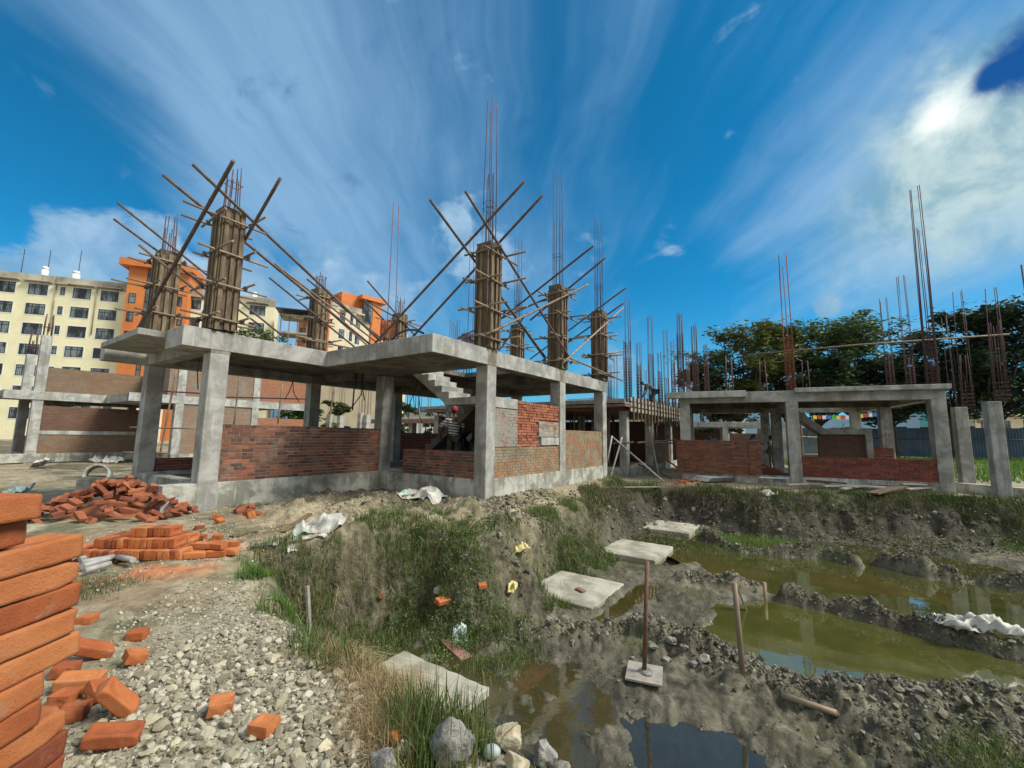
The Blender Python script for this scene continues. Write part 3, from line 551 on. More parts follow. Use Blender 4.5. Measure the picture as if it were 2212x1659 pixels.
GB2 = grassmat('fresh_weeds', [(0, (.03, .065, .01)), (.5, (.06, .125, .015)), (1, (.13, .2, .035))])
GB = grassmat('bright_grass', [(0, (.045, .11, .012)), (.5, (.09, .20, .02)), (1, (.19, .30, .05))])
def offpad(p):
    a = p[:, 0] - C0[0]; b = p[:, 1] - C0[1]; uu = a * U[0] + b * U[1]; vv = a * V[0] + b * V[1]; k = np.zeros(len(p), bool)
    for (u0, u1) in ((-5.25, -3.92), (-1.36, .07), (1.84, 3.38), (5.08, 6.62)): k |= (uu > u0) & (uu < u1) & (vv > -3.22) & (vv < -1.88)
    return p[~k | (RNG.uniform(0, 1, len(p)) < .015)]
def near_edge(n, lo, hi, ymin=0, xmin=-5, seed=0, dens=None):
    res = []; tot = 0
    while tot < n:
        p = np.c_[RNG.uniform(-4.5, 15, n * 3), RNG.uniform(2.3, 15, n * 3)]; d = sdpoly(p[:, 0], p[:, 1], PIT) + fbm(p[:, 0] * .9, p[:, 1] * .9, oct=3, seed=3) * .14
        k = (d > lo) & (d < hi)
        k &= fbm(p[:, 0] * 1.4, p[:, 1] * 1.4, oct=3, seed=91 + seed) > (-.05 if dens is None else dens)
        p = p[k]; res.append(p); tot += len(p)
    return np.concatenate(res)[:n]
# the near-left notch and the slope under the house
p = near_edge(64000, -.15, 1.3, dens=-.10); k = (p[:, 1] < 10.6) & (p[:, 1] > 3.1); p = offpad(p[k])
z = height(p[:, 0], p[:, 1]); blades('grass', np.c_[p, z], RNG.uniform(.05, .19, len(p)), RNG.uniform(.002, .0058, len(p)), GM2, 'rank mixed grass on the cut slope below the house')
p = near_edge(26000, -.45, .62, seed=5, dens=-.45); k = (p[:, 1] > 10.4) & (p[:, 0] > 2.0); p = p[k]
z = height(p[:, 0], p[:, 1]); blades('grass', np.c_[p, z], RNG.uniform(.10, .30, len(p)), RNG.uniform(.004, .009, len(p)), GD, 'shaggy dark grass hanging over the far bank of the pit', lean=.9, droop=.8)
def tufts(cs, n, rad, h0, h1, wd, mat, label, lean=.5, droop=.35, cat='grass'):
    P_ = []
    for c in cs:
        x, y = c[0], c[1]; m_ = int(n * (c[2] if len(c) > 2 else 1)); P_.append(np.c_[RNG.normal(x, rad, m_), RNG.normal(y, rad, m_)])
    p = offpad(np.concatenate(P_)); z = height(p[:, 0], p[:, 1]); z = np.maximum(z, WZ - .03)
    return blades('grass', np.c_[p, z], RNG.uniform(h0, h1, len(p)), RNG.uniform(wd * .5, wd, len(p)), mat, label, cat, lean, droop)
def gpts(l, z): return [tuple(onz(x, y, z)[:2]) for x, y in l]
tufts([(-.42, 2.28), (-.36, 2.36), (-.48, 2.42, .8), (-.3, 2.25, .7), (-.55, 2.52, .5)], 130, .055, .10, .25, .0042, GM, 'tall green grass tuft growing by the nearest concrete pad', .35, .3)
tufts(gpts([(1235, 1640), (1270, 1655), (1200, 1650)], -.55), 110, .07, .16, .36, .0036, GM, 'thin green grass tuft rising at the bottom edge of the view', .3, .3)
tufts(gpts([(560, 1215), (590, 1245), (620, 1280), (650, 1310), (545, 1250), (685, 1345)], -.05), 420, .10, .05, .17, .0035, GB, 'bright green grass along the left lip of the cut', .45)
tufts(gpts([(170, 1265), (205, 1275), (235, 1262), (150, 1290)], 0), 350, .15, .03, .09, .003, GD, 'low green grass patch behind the brick stack', .6)
tufts(gpts([(1180, 1150), (1210, 1180), (1240, 1160), (1270, 1120), (1330, 1075), (1215, 1210), (1345, 1100)], -.5), 600, .16, .07, .2, .004, GM, 'green grass clumps on the slope above the pads', .6)
tufts(gpts([(830, 1165), (880, 1150), (940, 1165), (990, 1190), (1040, 1220), (960, 1230), (900, 1215), (1060, 1290), (800, 1180), (780, 1240), (830, 1260), (730, 1290), (1000, 1250), (1080, 1240), (1130, 1270), (690, 1260), (1100, 1180), (1160, 1140), (1230, 1110)], -.3), 650, .17, .06, .19, .004, GM, 'green grass clumps along the top of the notch', .6)
tufts(gpts([(1210, 1370), (1280, 1330), (1330, 1310), (1180, 1350), (1310, 1225), (1360, 1230), (1410, 1225), (1130, 1330), (1450, 1290), (1515, 1330), (1540, 1300)], WZ), 170, .14, .03, .10, .0028, GM, 'sparse green shoots around the concrete pads', .5)
tufts(gpts([(2080, 1655), (2140, 1640), (2200, 1650), (2170, 1670)], -.85), 450, .13, .05, .16, .0035, GM, 'green grass in the near right corner', .6)
tufts(gpts([(2150, 1090), (2200, 1085), (2212, 1105), (2190, 1100)], -.1), 500, .3, .08, .2, .006, GB, 'bright green grass on the right end of the bank', .5)
tufts(gpts([(1560, 1085), (1620, 1088), (1680, 1092), (1590, 1100)], -.15), 520, .35, .06, .16, .006, GB, 'bright green weeds on the lip of the far bank', .6)
tufts(gpts([(820, 1540), (850, 1580), (870, 1620), (800, 1500), (840, 1640), (770, 1450), (730, 1420), (900, 1600), (820, 1600)], -.05), 260, .08, .05, .2, .0022, GS, 'dry yellow straw matted beside the gravel', 1.6, .65, 'straw')
tufts(gpts([(690, 1215), (640, 1225), (740, 1230), (800, 1260), (960, 1330), (720, 1200), (1270, 1130), (1240, 1140)], -.3), 170, .13, .06, .22, .0022, GS, 'dry stalks hanging over the shaded cut', 1.1, .8, 'straw')
tufts([tuple(q) for q in inpoly_pts(DEEP, 2)] + gpts([(1000, 1440), (1060, 1470), (1120, 1500), (1180, 1540), (1240, 1580), (1050, 1560), (1150, 1590), (1300, 1540)], WZ), 110, .2, .01, .05, .004, GD, 'drowned weeds in the shallow brown water', 1.2, .2, 'weeds')
tufts(gpts([(905, 1640), (940, 1655), (985, 1660), (880, 1625), (960, 1690), (1010, 1690)], -.15), 130, .075, .14, .36, .0045, GM, 'big green grass tuft leaning over the nearest pad', .35, .35)
tufts(gpts([(1240, 1640), (1280, 1660), (1190, 1655), (1230, 1690)], -.60), 120, .07, .22, .45, .0036, GM, 'tall thin green grass rising at the bottom edge', .28, .3)
tufts(gpts([(800, 1480), (840, 1520), (860, 1560), (880, 1600), (850, 1650), (810, 1560), (790, 1600), (760, 1480), (720, 1440), (890, 1640), (830, 1470), (870, 1520)], -.08), 420, .075, .06, .24, .0026, GS, 'yellow straw lying matted along the gravel edge', 2.0, .7, 'straw')
tufts(gpts([(640, 1215), (670, 1225), (700, 1215), (740, 1205), (790, 1195), (690, 1240), (650, 1250), (850, 1180), (950, 1180)], -.12), 130, .12, .10, .34, .0024, GS, 'dry roots trailing down the shaded cut', .9, 1.9, 'roots')
HB = near_edge0(60, -.05, .35); tufts([tuple(q) for q in HB], 160, .16, .2, .5, .004, GS2, 'dead stalks trailing down the far bank', 1.0, 1.8, 'roots')
HB = near_edge0(44, -.35, .15); tufts([tuple(q) for q in HB], 300, .22, .08, .22, .008, GB2, 'fresh green weeds crowning the far bank', .6, .4)
# leafy weeds
def leaves(name, cs, n, rad, zr, size, mat, label):
    P_ = []
    for (x, y) in cs: P_.append(np.c_[RNG.normal(x, rad, n), RNG.normal(y, rad, n)])
    p = offpad(np.concatenate(P_)); z = height(p[:, 0], p[:, 1]) + RNG.uniform(0, zr, len(p)); c = np.c_[p, z]; m_ = len(c); s = RNG.uniform(.5, 1, m_) * size
    base = np.array([[-1, 0, 0], [-.1, -.45, .08], [1, 0, 0], [-.1, .45, .08]]); Rm = randrot(m_, .55); VV = np.einsum('nij,kj->nki', Rm, base) * s[:, None, None] + c[:, None, :]
    FF = (np.arange(m_) * 4)[:, None] + np.array([[0, 1, 2, 3]]); return tag(link(name, npmesh(name, VV.reshape(-1, 3), FF, 4, False, dict(rnd=np.repeat(RNG.uniform(0, .85, m_), 4))), mat), label, 'weeds', kind='stuff')
leaves('weeds', gpts([(900, 1210), (930, 1180), (890, 1240), (980, 1215), (960, 1260), (850, 1290), (870, 1330), (1040, 1200), (860, 1180), (800, 1200), (1000, 1260), (1060, 1240), (940, 1300)], -.35), 420, .14, .16, .024, GM, 'broad leafed weeds growing in the notch')
leaves('weeds', gpts([(1580, 1092), (1640, 1090), (1450, 1100), (1500, 1105), (1720, 1100), (1800, 1105), (1950, 1110), (2050, 1118), (2150, 1112), (1870, 1100), (1390, 1090), (1560, 1120), (1660, 1130)], -.25), 900, .4, .25, .035, GD, 'leafy dark weeds matting the far bank')
# field beyond the site on the right
fp = inpoly_pts([(16, 17.5), (60, 17.5), (60, 38), (30, 38), (17, 30)], 26000); z = height(fp[:, 0], fp[:, 1])
blades('grass', np.c_[fp, z], RNG.uniform(.12, .42, len(fp)), RNG.uniform(.012, .03, len(fp)), GB, 'bright green grass in front of the metal sheet fence', lean=.5)
# ================================================================== FRAME HOUSES
def brickwall(name, mat, parent, u0, u1, z0, z1, axis='u', off=0.0, th=.20, out=-1, seed=0, jit=.004, mortar='mortar', rag=0.0, recess=.012, skip=None):
    """a wall of real bricks. axis 'u': runs along u at v=off; 'v': runs along v at u=off. out: side the face is on"""
    o = random.Random(seed); bl, bh, j = .232, .062, .011; vs, fs, rr = [], [], []; row = 0; z = z0
    while z < z1 - .02:
        h = min(bh, z1 - z); hd = row % 2 == 1 and (row // 2) % 2 == 1; L = .112 if hd else bl
        a = u0 - (o.uniform(0, L * .3) + (L / 2 if row % 2 else 0)); end = u1
        while a < end - .01:
            b = a + L + o.uniform(-.006, .006); x0, x1 = max(a, u0), min(b, end)
            if x1 - x0 > .02 and not (skip and skip((x0 + x1) / 2, z + h / 2)):
                pj = o.uniform(-jit, jit); f0 = off - .0 + (pj if out < 0 else -pj); f1 = off + th
                if out > 0: f0, f1 = off, off + th + pj
                zz0, zz1 = z + o.uniform(-.002, .002), z + h + o.uniform(-.003, .002); base = len(vs); c = .004
                if axis == 'u': q = [(x0, f0, zz0), (x1, f0, zz0), (x1, f1, zz0), (x0, f1, zz0), (x0, f0, zz1), (x1, f0, zz1), (x1, f1, zz1), (x0, f1, zz1)]
                else: q = [(f0, x0, zz0), (f1, x0, zz0), (f1, x1, zz0), (f0, x1, zz0), (f0, x0, zz1), (f1, x0, zz1), (f1, x1, zz1), (f0, x1, zz1)]
                vs += q; fs += [tuple(base + i for i in f) for f in ((0, 3, 2, 1), (4, 5, 6, 7), (0, 1, 5, 4), (1, 2, 6, 5), (2, 3, 7, 6), (3, 0, 4, 7))]
                rr += [o.random()] * 8
            a = b + j
        z += bh + j; row += 1
    me = npmesh(name, np.array(vs), np.array(fs), 4, False, dict(rnd=np.array(rr))); w_ = link(name, me, M[mat], parent)
    mb = MB(); e = recess
    if axis == 'u': mb.box(u0 + .003, u1 - .003, off + e, off + th - e, z0, min(z1, z) - .012)
    else: mb.box(off + e, off + th - e, u0 + .003, u1 - .003, z0, min(z1, z) - .012)
    mb.build('mortar', M[mortar], w_); return w_
def ubox(name, mat, parent, *b, bev=.008):
    o = MB().box(*b).build(name, M[mat], parent)
    if bev: bevel(o, bev)
    return o
def column(parent, u, v_, z0, z1, mat='conc', s=.35, name='column'): return ubox(name, mat, parent, u, u + s, v_, v_ + s, z0, z1, bev=.01)
house = thing('frame_house', 'grey concrete frame house in the middle carrying timber shuttered columns on its slab', 'building', C0 * [1, 1, 0], HRZ)
GU, GV = (-4.3, 0, 3.55, 6.78), (0, 3.72, 7.45)
cols = [(0, 0), (3.55, 0), (6.78, 0), (-4.3, 3.72), (0, 3.72), (3.55, 3.72), (6.78, 3.72), (-4.3, 7.45), (0, 7.45), (3.55, 7.45), (6.78, 7.45)]
for u, v_ in cols: column(house, u, v_, -.5 if v_ < 4 else .3, 3.262)
for u, v_ in cols:                                                # the stained column heads showing in the slab edge
    if (u, v_) in ((0, 0), (3.55, 0), (6.78, 0)): ubox('column_head', 'conc_stain', house, u + .02, u + .35, v_ - .006, v_ + .33, 3.262, 3.66, bev=.004)
    if (u, v_) == (-4.3, 3.72): ubox('column_head', 'conc_stain', house, u, u + .36, v_ - .006, v_ + .33, 3.20, 3.66, bev=.004)
# plinth beams
for b in ((.35, 3.55, .012, .30, -.10, .6), (3.90, 6.78, .012, .30, -.10, .6), (.02, .31, .35, 3.72, -.3, .6), (-3.95, 0, 3.735, 4.02, -.3, .6), (-4.28, -3.99, 4.07, 7.45, -.1, .6), (-3.95, 0, 7.47, 7.75, .2, .6),
          (.35, 3.55, 7.47, 7.75, .2, .6), (3.9, 6.78, 7.47, 7.75, .2, .6), (6.8, 7.1, .35, 7.45, 0, .6)):
    ubox('plinth', 'conc_plinth', house, *b)
ubox('plinth', 'conc_plinth', house, -4.85, -4.3, 3.70, 4.02, -.45, .6)
ubox('plinth', 'conc_plinth', house, -5.3, -4.3, 7.40, 7.6, -.1, .5)
ubox('floor', 'mortar_dark', house, .31, 6.8, .30, 7.47, .3, .52, bev=0); ubox('floor', 'mortar_dark', house, -3.99, .31, 4.02, 7.47, .3, .50, bev=0)
# slab: solid cantilever, edge beams, thin plate with the stair opening left free
ubox('cantilever_slab', 'conc', house, -1.80, .0, 0.0, 3.70, 3.262, 3.645)
ubox('cantilever_slab', 'conc', house, -4.80, -4.32, 3.70, 4.62, 3.262, 3.66); ubox('cantilever_slab', 'conc', house, -5.25, -4.32, 4.625, 7.30, 3.50, 3.63)
ubox('edge_beam', 'conc', house, -5.15, -4.3, 7.45, 7.78, 3.262, 3.60)
def beam(*b): ubox('edge_beam', 'conc', house, *b, bev=.006)
for b in ((.0, 7.15, .0, .28, 3.266, 3.645), (-4.32, .0, 3.705, 4.0, 3.264, 3.645), (-4.32, -4.03, 4.0, 7.45, 3.266, 3.645), (-4.32, 7.15, 7.45, 7.76, 3.266, 3.645), (6.86, 7.15, .28, 7.45, 3.266, 3.645)): beam(*b)
for b in ((.0, .3, .28, 7.45), (3.55, 3.83, .28, 7.45), (.3, 3.55, 3.72, 4.0), (3.83, 6.86, 3.72, 4.0)): ubox('ceiling_beam', 'conc_shade', house, *b, 3.268, 3.642, bev=.005)
for b in ((-4.03, .0, 4.0, 7.45), (.3, 3.55, 4.0, 7.45), (3.83, 6.86, 4.0, 7.45), (3.83, 6.86, .28, 3.72), (2.72, 3.55, .28, 3.72), (.3, 2.72, 3.05, 3.72)): ubox('slab', 'conc_shade', house, *b, 3.50, 3.64, bev=0)
soff = MB().box(-1.77, -.01, .03, 3.68, 3.258, 3.2605).build('soffit_shade', M['conc_shade'], house)  # thin dark sheets, the shade under the slab painted on
MB().box(-4.0, -.02, 3.72, 3.98, 3.2575, 3.2605).build('soffit_shade', M['conc_shade'], house); MB().box(.37, 6.75, .03, .27, 3.2575, 3.2625).build('soffit_shade', M['conc_shade'], house)
# stair: upper flight climbing away from a landing, lower flight coming up to it
st = MB(); us0, us1 = .52, 1.40; prof = [(.42, 2.59)]; vz = 1.70; zz = 2.59
top = []
for k in range(6): top += [(vz + .265 * k, zz + .176 * k), (vz + .265 * k, zz + .176 * (k + 1))]
top.append((3.30, 3.64)); poly = [(.42, 2.40), (.42, 2.59)] + top + [(3.30, 3.42), (1.78, 2.40)]
n = len(poly); vs = [(us0, a, b) for a, b in poly] + [(us1, a, b) for a, b in poly]
sm_ = bpy.data.meshes.new('staircase'); bm = bmesh.new(); q0 = [bm.verts.new(p) for p in vs[:n]]; q1 = [bm.verts.new(p) for p in vs[n:]]
bm.faces.new(q0[::-1]); bm.faces.new(q1)
for i in range(n): bm.faces.new((q0[i], q0[(i + 1) % n], q1[(i + 1) % n], q1[i]))
bmesh.ops.recalc_face_normals(bm, faces=bm.faces[:]); bm.to_mesh(sm_); bm.free(); bevel(link('staircase', sm_, M['conc_pale'], house), .012)
poly = [(.42, 2.41), (.42, 2.58), (1.70, 2.58)]
for k in range(11): poly += [(1.70 + .25 * k, 2.58 - .18 * (k + 1)), (1.70 + .25 * (k + 1), 2.58 - .18 * (k + 1))]
poly = poly + [(4.4, .52), (4.1, .52), (1.65, 2.28), (1.5, 2.41)]; n = len(poly); bm = bmesh.new(); q0 = [bm.verts.new((1.42, a, b)) for a, b in poly]; q1 = [bm.verts.new((2.4, a, b)) for a, b in poly]
bm.faces.new(q0[::-1]); bm.faces.new(q1)
for i in range(n): bm.faces.new((q0[i], q0[(i + 1) % n], q1[(i + 1) % n], q1[i]))
bmesh.ops.recalc_face_normals(bm, faces=bm.faces[:]); sm2 = bpy.data.meshes.new('staircase'); bm.to_mesh(sm2); bm.free(); link('staircase', sm2, M['conc_shade'], house)
# brick infill
brickwall('brick_wall', 'br_wall', house, -3.945, -.005, .605, 1.79, 'u', 3.79, seed=1, recess=.007, jit=.003)
w2 = brickwall('brick_wall', 'br_wall', house, .355, 2.86, .605, 1.225, 'v', .06, seed=2, th=.21); w2['label'] = 'low brick wall beside the corner column'
w3 = brickwall('brick_wall', 'br_moss', house, .352, 3.548, .605, 1.335, 'u', .045, seed=3, jit=.005); w3['label'] = 'yellow stained lower brickwork'
w4 = brickwall('brick_wall', 'br_smear', house, .352, 1.345, 1.345, 2.27, 'u', .045, seed=4, jit=.005, recess=.006); w4['label'] = 'mortar smeared brickwork'
w5 = brickwall('brick_wall', 'br_fresh', house, 1.35, 3.545, 1.345, 2.52, 'u', .05, seed=5, jit=.014, mortar='mortar_dark', recess=.035, skip=lambda x, z: (x > 2.4 and z < 2.06) or (1.35 < x < 1.5 and 1.75 < z < 1.8)); w5['label'] = 'fresh orange brickwork with open joints'
w6 = brickwall('brick_wall', 'br_smear', house, 2.41, 3.545, 1.60, 2.05, 'u', .042, seed=6, jit=.006, recess=.004)
ubox('plaster_patch', 'conc_pale', house, 2.55, 3.546, .036, .22, 1.36, 1.58); ubox('lintel_band', 'conc_pale', house, .352, 1.33, .03, .24, 2.285, 2.54)
w7 = brickwall('brick_wall', 'br_moss', house, 3.905, 6.775, .605, 1.81, 'u', .045, seed=7, jit=.004); w7['label'] = 'yellow brown brick infill of the far bay'
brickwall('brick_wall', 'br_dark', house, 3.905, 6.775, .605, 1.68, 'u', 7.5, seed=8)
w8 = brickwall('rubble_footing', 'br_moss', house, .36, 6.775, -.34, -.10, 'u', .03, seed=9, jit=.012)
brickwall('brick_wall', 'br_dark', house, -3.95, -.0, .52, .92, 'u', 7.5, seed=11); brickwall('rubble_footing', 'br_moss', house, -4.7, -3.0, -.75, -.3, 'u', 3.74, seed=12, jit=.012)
# ------------------------------------------------------------------ house in the next row (same plan, further along v)
H2 = 19.55
h2 = thing('frame_house', 'older frame house at left with brown brick walls and two bare columns above its slab', 'building', HW(0, H2), HRZ)
def col2(u, v_, z0, z1): ubox('column', 'conc_pale', h2, u, u + .35, v_, v_ + .35, z0, z1)
for u, v_, z1 in ((-4.3, 3.72, 6.05), (-4.3, 7.45, 5.5), (0, 0, 6.0), (3.55, 0, 6.0), (6.78, 0, 6.0), (0, 3.72, 6.2), (3.55, 3.72, 3.1), (0, 7.45, 3.1), (3.55, 7.45, 3.1), (6.78, 7.45, 3.1)): col2(u, v_, -.1, z1)
for b in ((-5.2, .0, 3.70, 4.02, .1, .5), (-4.3, -4.0, 4.02, 7.5, .1, .5), (.02, .3, .3, 3.7, .1, .5), (.0, 7.1, .0, .3, .1, .5)): ubox('plinth', 'conc_plinth', h2, *b)
for b in ((-5.2, -1.8, 3.68, 4.0, 2.98, 3.38), (-1.8, .0, .0, 3.68, 2.98, 3.38), (-1.8, 7.15, -.01, .28, 2.98, 3.38), (-5.2, -4.0, 4.0, 7.7, 3.1, 3.38), (.0, 7.1, 7.4, 7.7, 2.98, 3.38), (-4.3, .0, 7.4, 7.7, 2.98, 3.38)): ubox('edge_beam', 'conc_pale', h2, *b)
ubox('slab', 'conc_shade', h2, -4.0, 7.1, 4.0, 7.4, 3.2, 3.36, bev=0); ubox('slab', 'conc_shade', h2, .0, 7.1, .28, 4.0, 3.2, 3.36, bev=0)
def bw2(mat, *b, label=None):
    o = MB().box(*b).build('brick_wall', M[mat], h2)
    if label: o['label'] = label
bw2('bt_brown', -3.95, -.0, 3.8, 4.0, .5, 1.38); bw2('bt_dark', -3.95, .0, 3.8, 4.0, 1.56, 2.72); ubox('sill_band', 'conc_pale', h2, -3.97, .0, 3.77, 4.02, 1.38, 1.56)
bw2('bt_brown', -3.95, -.3, 3.8, 4.0, 3.38, 4.55, label='brown brick wall of the upper floor'); bw2('bt_dark', -4.2, -4.0, 4.1, 7.4, .5, 1.3)
bw2('bt_grey', .352, 3.548, .05, .26, .5, 2.98, label='mortar smeared wall seen between the front columns'); bw2('bt_grey', -.35, .0, .05, 3.68, 3.38, 4.9)
bw2('bt_grey', .352, 3.548, .05, .26, 3.38, 4.7); bw2('bt_orange', 3.9, 6.77, .05, .26, .5, 2.45, label='orange brick wall below the beam'); bw2('bt_orange', 3.9, 6.77, .05, .26, 3.38, 4.75)
bw2('bt_orange', .0, 3.5, .04, .25, 4.7, 5.25)
# third row, only its lower walls and beams show at the left edge
h3 = thing('frame_house', 'half seen brick house at the far left edge behind the leaning columns', 'building', HW(-7.2, H2 + 3.2), HRZ)
ubox('edge_beam', 'conc_pale', h3, -8, 1.2, .0, .3, 1.95, 2.3); MB().box(-8, 1.2, .05, .25, .95, 1.95).build('brick_wall', M['bt_brown'], h3); MB().box(-8, 1.2, .05, .25, .0, .86).build('brick_wall', M['bt_dark'], h3)
ubox('sill_band', 'conc_pale', h3, -8, 1.2, .02, .28, .86, .95); MB().box(-8, 1.1, .05, .25, 2.3, 3.2).build('brick_wall', M['bt_brown'], h3); ubox('column', 'conc_pale', h3, .85, 1.2, -.02, .33, -.2, 4.3)
# ------------------------------------------------------------------ house on the right
AZX = R(114); XR = np.array([math.sin(AZX), math.cos(AZX), 0]); YR = np.array([-XR[1], XR[0], 0]); RM = onz(1707.2, 1044.2, .1) * [1, 1, 0]
RRZ = math.pi / 2 - AZX
hr = thing('frame_house', 'right hand concrete frame house with a low dark red brick wall', 'building', RM, RRZ)
def RW(x, y, z=0.0): return RM + XR * x + YR * y + np.array([0, 0, z])
for x, y in ((-3.53, 0), (0.02, 0), (3.98, 0), (-3.53, 3.6), (.02, 3.6), (3.75, 3.6), (-3.53, 7.2), (.02, 7.2), (3.75, 7.2)): ubox('column', 'conc', hr, x, x + .37, y, y + .37, -.3, 2.965)
for b in ((-3.55, 4.36, .0, .3, 2.965, 3.36), (-3.55, -3.25, .3, 7.5, 2.965, 3.36), (4.06, 4.36, .3, 7.5, 2.965, 3.36), (-3.25, 4.06, 7.2, 7.5, 2.965, 3.36)): ubox('edge_beam', 'conc', hr, *b)
ubox('roof_slab', 'conc_pale', hr, -3.95, -1.25, -.45, -.004, 3.14, 3.37); ubox('roof_slab', 'conc_pale', hr, .28, 4.40, -.30, -.004, 3.27, 3.42)
ubox('roof_slab', 'conc_shade', hr, -3.25, 1.5, .3, 7.2, 3.2, 3.35, bev=0); ubox('roof_slab', 'conc_shade', hr, 1.5, 4.06, .3, 3.6, 3.2, 3.35, bev=0); ubox('roof_slab', 'conc_shade', hr, 3.4, 4.06, 3.6, 7.2, 3.2, 3.35, bev=0)
for b in ((-3.2, 4.0, 3.62, 3.9), (.05, .33, .3, 7.2)): ubox('ceiling_beam', 'conc_shade', hr, *b, 2.97, 3.3, bev=0)
for b in ((-3.16, .02, .02, .32, -.1, .33), (.39, 3.98, .02, .32, -.1, .34), (-3.5, -3.2, .35, 7.3, -.1, .33), (4.0, 4.3, .35, 7.3, -.1, .33)): ubox('plinth', 'conc_plinth', hr, *b)
ubox('floor', 'mortar_dark', hr, -3.2, 4.0, .32, 7.2, .0, .26, bev=0)
a = brickwall('brick_wall', 'br_right', hr, -3.68, -1.24, .33, 1.55, 'u', -.10, seed=21, jit=.008, mortar='mortar_dark', recess=.02); a['label'] = 'tall brown brick wall'
a = brickwall('brick_wall', 'br_right', hr, -1.235, -.86, .33, 1.56, 'u', -.14, seed=22, jit=.008, mortar='mortar_dark', recess=.02, th=.3)
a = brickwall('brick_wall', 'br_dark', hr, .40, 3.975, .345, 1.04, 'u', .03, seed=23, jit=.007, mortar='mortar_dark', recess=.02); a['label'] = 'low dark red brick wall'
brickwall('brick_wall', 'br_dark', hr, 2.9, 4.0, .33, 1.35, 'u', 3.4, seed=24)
# its dark stair
bm = bmesh.new(); poly = [(1.3, .3), (1.3, 1.9), (1.55, 1.9), (.2, 3.2), (-.1, 3.2), (1.0, 1.75), (1.0, .3)]
poly = [(2.9, .3), (2.9, 1.85), (1.5, 1.85), (-.1, 3.2), (.35, 3.2), (1.65, 2.05), (3.1, 2.05), (3.1, .3)]
q0 = [bm.verts.new((a, 3.3, b)) for a, b in poly]; q1 = [bm.verts.new((a, 2.4, b)) for a, b in poly]; n = len(poly); bm.faces.new(q0); bm.faces.new(q1[::-1])
for i in range(n): bm.faces.new((q0[i], q1[i], q1[(i + 1) % n], q0[(i + 1) % n]))
bmesh.ops.recalc_face_normals(bm, faces=bm.faces[:]); me = bpy.data.meshes.new('staircase'); bm.to_mesh(me); bm.free(); link('staircase', me, M['conc'], hr)
MB().box(1.45, 2.9, 2.6, 2.8, .3, 1.85).build('brick_wall', M['bt_dark'], hr)
# free-standing columns on their ground beam, right edge
fb = thing('column_row', 'row of bare concrete columns on a ground beam at the right edge', 'columns', RW(0, 0), RRZ)
def gcol(px0, px1, pyt, pyb, D):
    p = ond((px0 + px1) / 2, pyb, D); zt = ond((px0 + px1) / 2, pyt, D)[2]; q = np.array([np.dot(p - RM, XR), np.dot(p - RM, YR)]); ubox('column', 'conc', fb, q[0] - .15, q[0] + .16, q[1] - .15, q[1] + .16, -.2, zt, bev=.012); return q, zt
qa, za = gcol(2074, 2106, 880, 1052, 13.9); qb, zb = gcol(2144, 2184, 868, 1060, 12.3)
MB().bar((qa[0] - 1.2, qa[1] + .8, .12), (qb[0] + 3.2, qb[1] - 2.2, .12), .32, .42).build('ground_beam', M['conc_plinth'], fb)
# ------------------------------------------------------------------ shuttered deck between the houses
DK = ond(1355.5, 1035, 18.2) * [1, 1, 0]
dk = thing('shuttered_house', 'half built house at centre right with a plank shuttered deck on many props', 'building', DK, HRZ)
for u, v_ in ((0, 0), (3.5, 0), (7.0, 0), (10.5, 0), (0, 3.7), (3.5, 3.7), (7, 3.7), (0, 7.4), (3.5, 7.4), (0, 11.1), (7, 7.4), (7, 11.1)): ubox('column', 'conc', dk, u, u + .33, v_, v_ + .33, -.4, 2.75)
for b in ((-.02, 11, -.02, .3, -.4, .33), (-.02, .3, .3, 11, -.4, .33)): ubox('plinth', 'conc_plinth', dk, *b)
for k in range(3):                                                # shutter walings along both edges
    MB().box(-.1, 11.2, -.25 + .0 * k, -.20, 2.72 + .22 * k, 2.88 + .22 * k).build('waling', M['plank'], dk)
MB().box(-.9, 11.2, -.19, 11.6, 3.02, 3.09).build('deck', M['plank'], dk); MB().box(-.95, -.3, -.3, 11.6, 2.88, 2.98).build('waling', M['plyred'], dk); MB().box(-.98, -.9, -.3, 11.6, 3.02, 3.18).build('waling', M['plank'], dk)
for k in range(22): MB().box(.1 + k * .5, .16 + k * .5, -.32, -.25, 2.35 + random.uniform(-.15, .1), 3.5 + random.uniform(-.2, .1)).build('stud', M['batten'], dk)
MB().box(.25, 11.0, .2, 11.2, 2.84, 2.9).build('ceiling_ply', M['plyred'], dk)
for k in range(46):
    u, v_ = random.uniform(-.6, 10.5), random.uniform(.1, 11); t_ = random.uniform(-.12, .12); MB().tube([(u, v_, -.1), (u + t_, v_ + random.uniform(-.1, .1), 2.85)], .04, 6, wob=.1).build('prop', M['bamboo_dark' if k % 3 else 'bamboo'], dk)
for v_ in (-.1, 3.6): MB().box(3.9, 6.9, v_ + .12, v_ + .3, .33, 1.5).build('brick_wall', M['bt_brown'], dk)
MB().box(.3, 10, 11.1, 11.3, .0, 2.7).build('brick_wall', M['bt_dark'], dk); MB().box(10.6, 10.8, .3, 11, .0, 2.7).build('brick_wall', M['bt_dark'], dk)
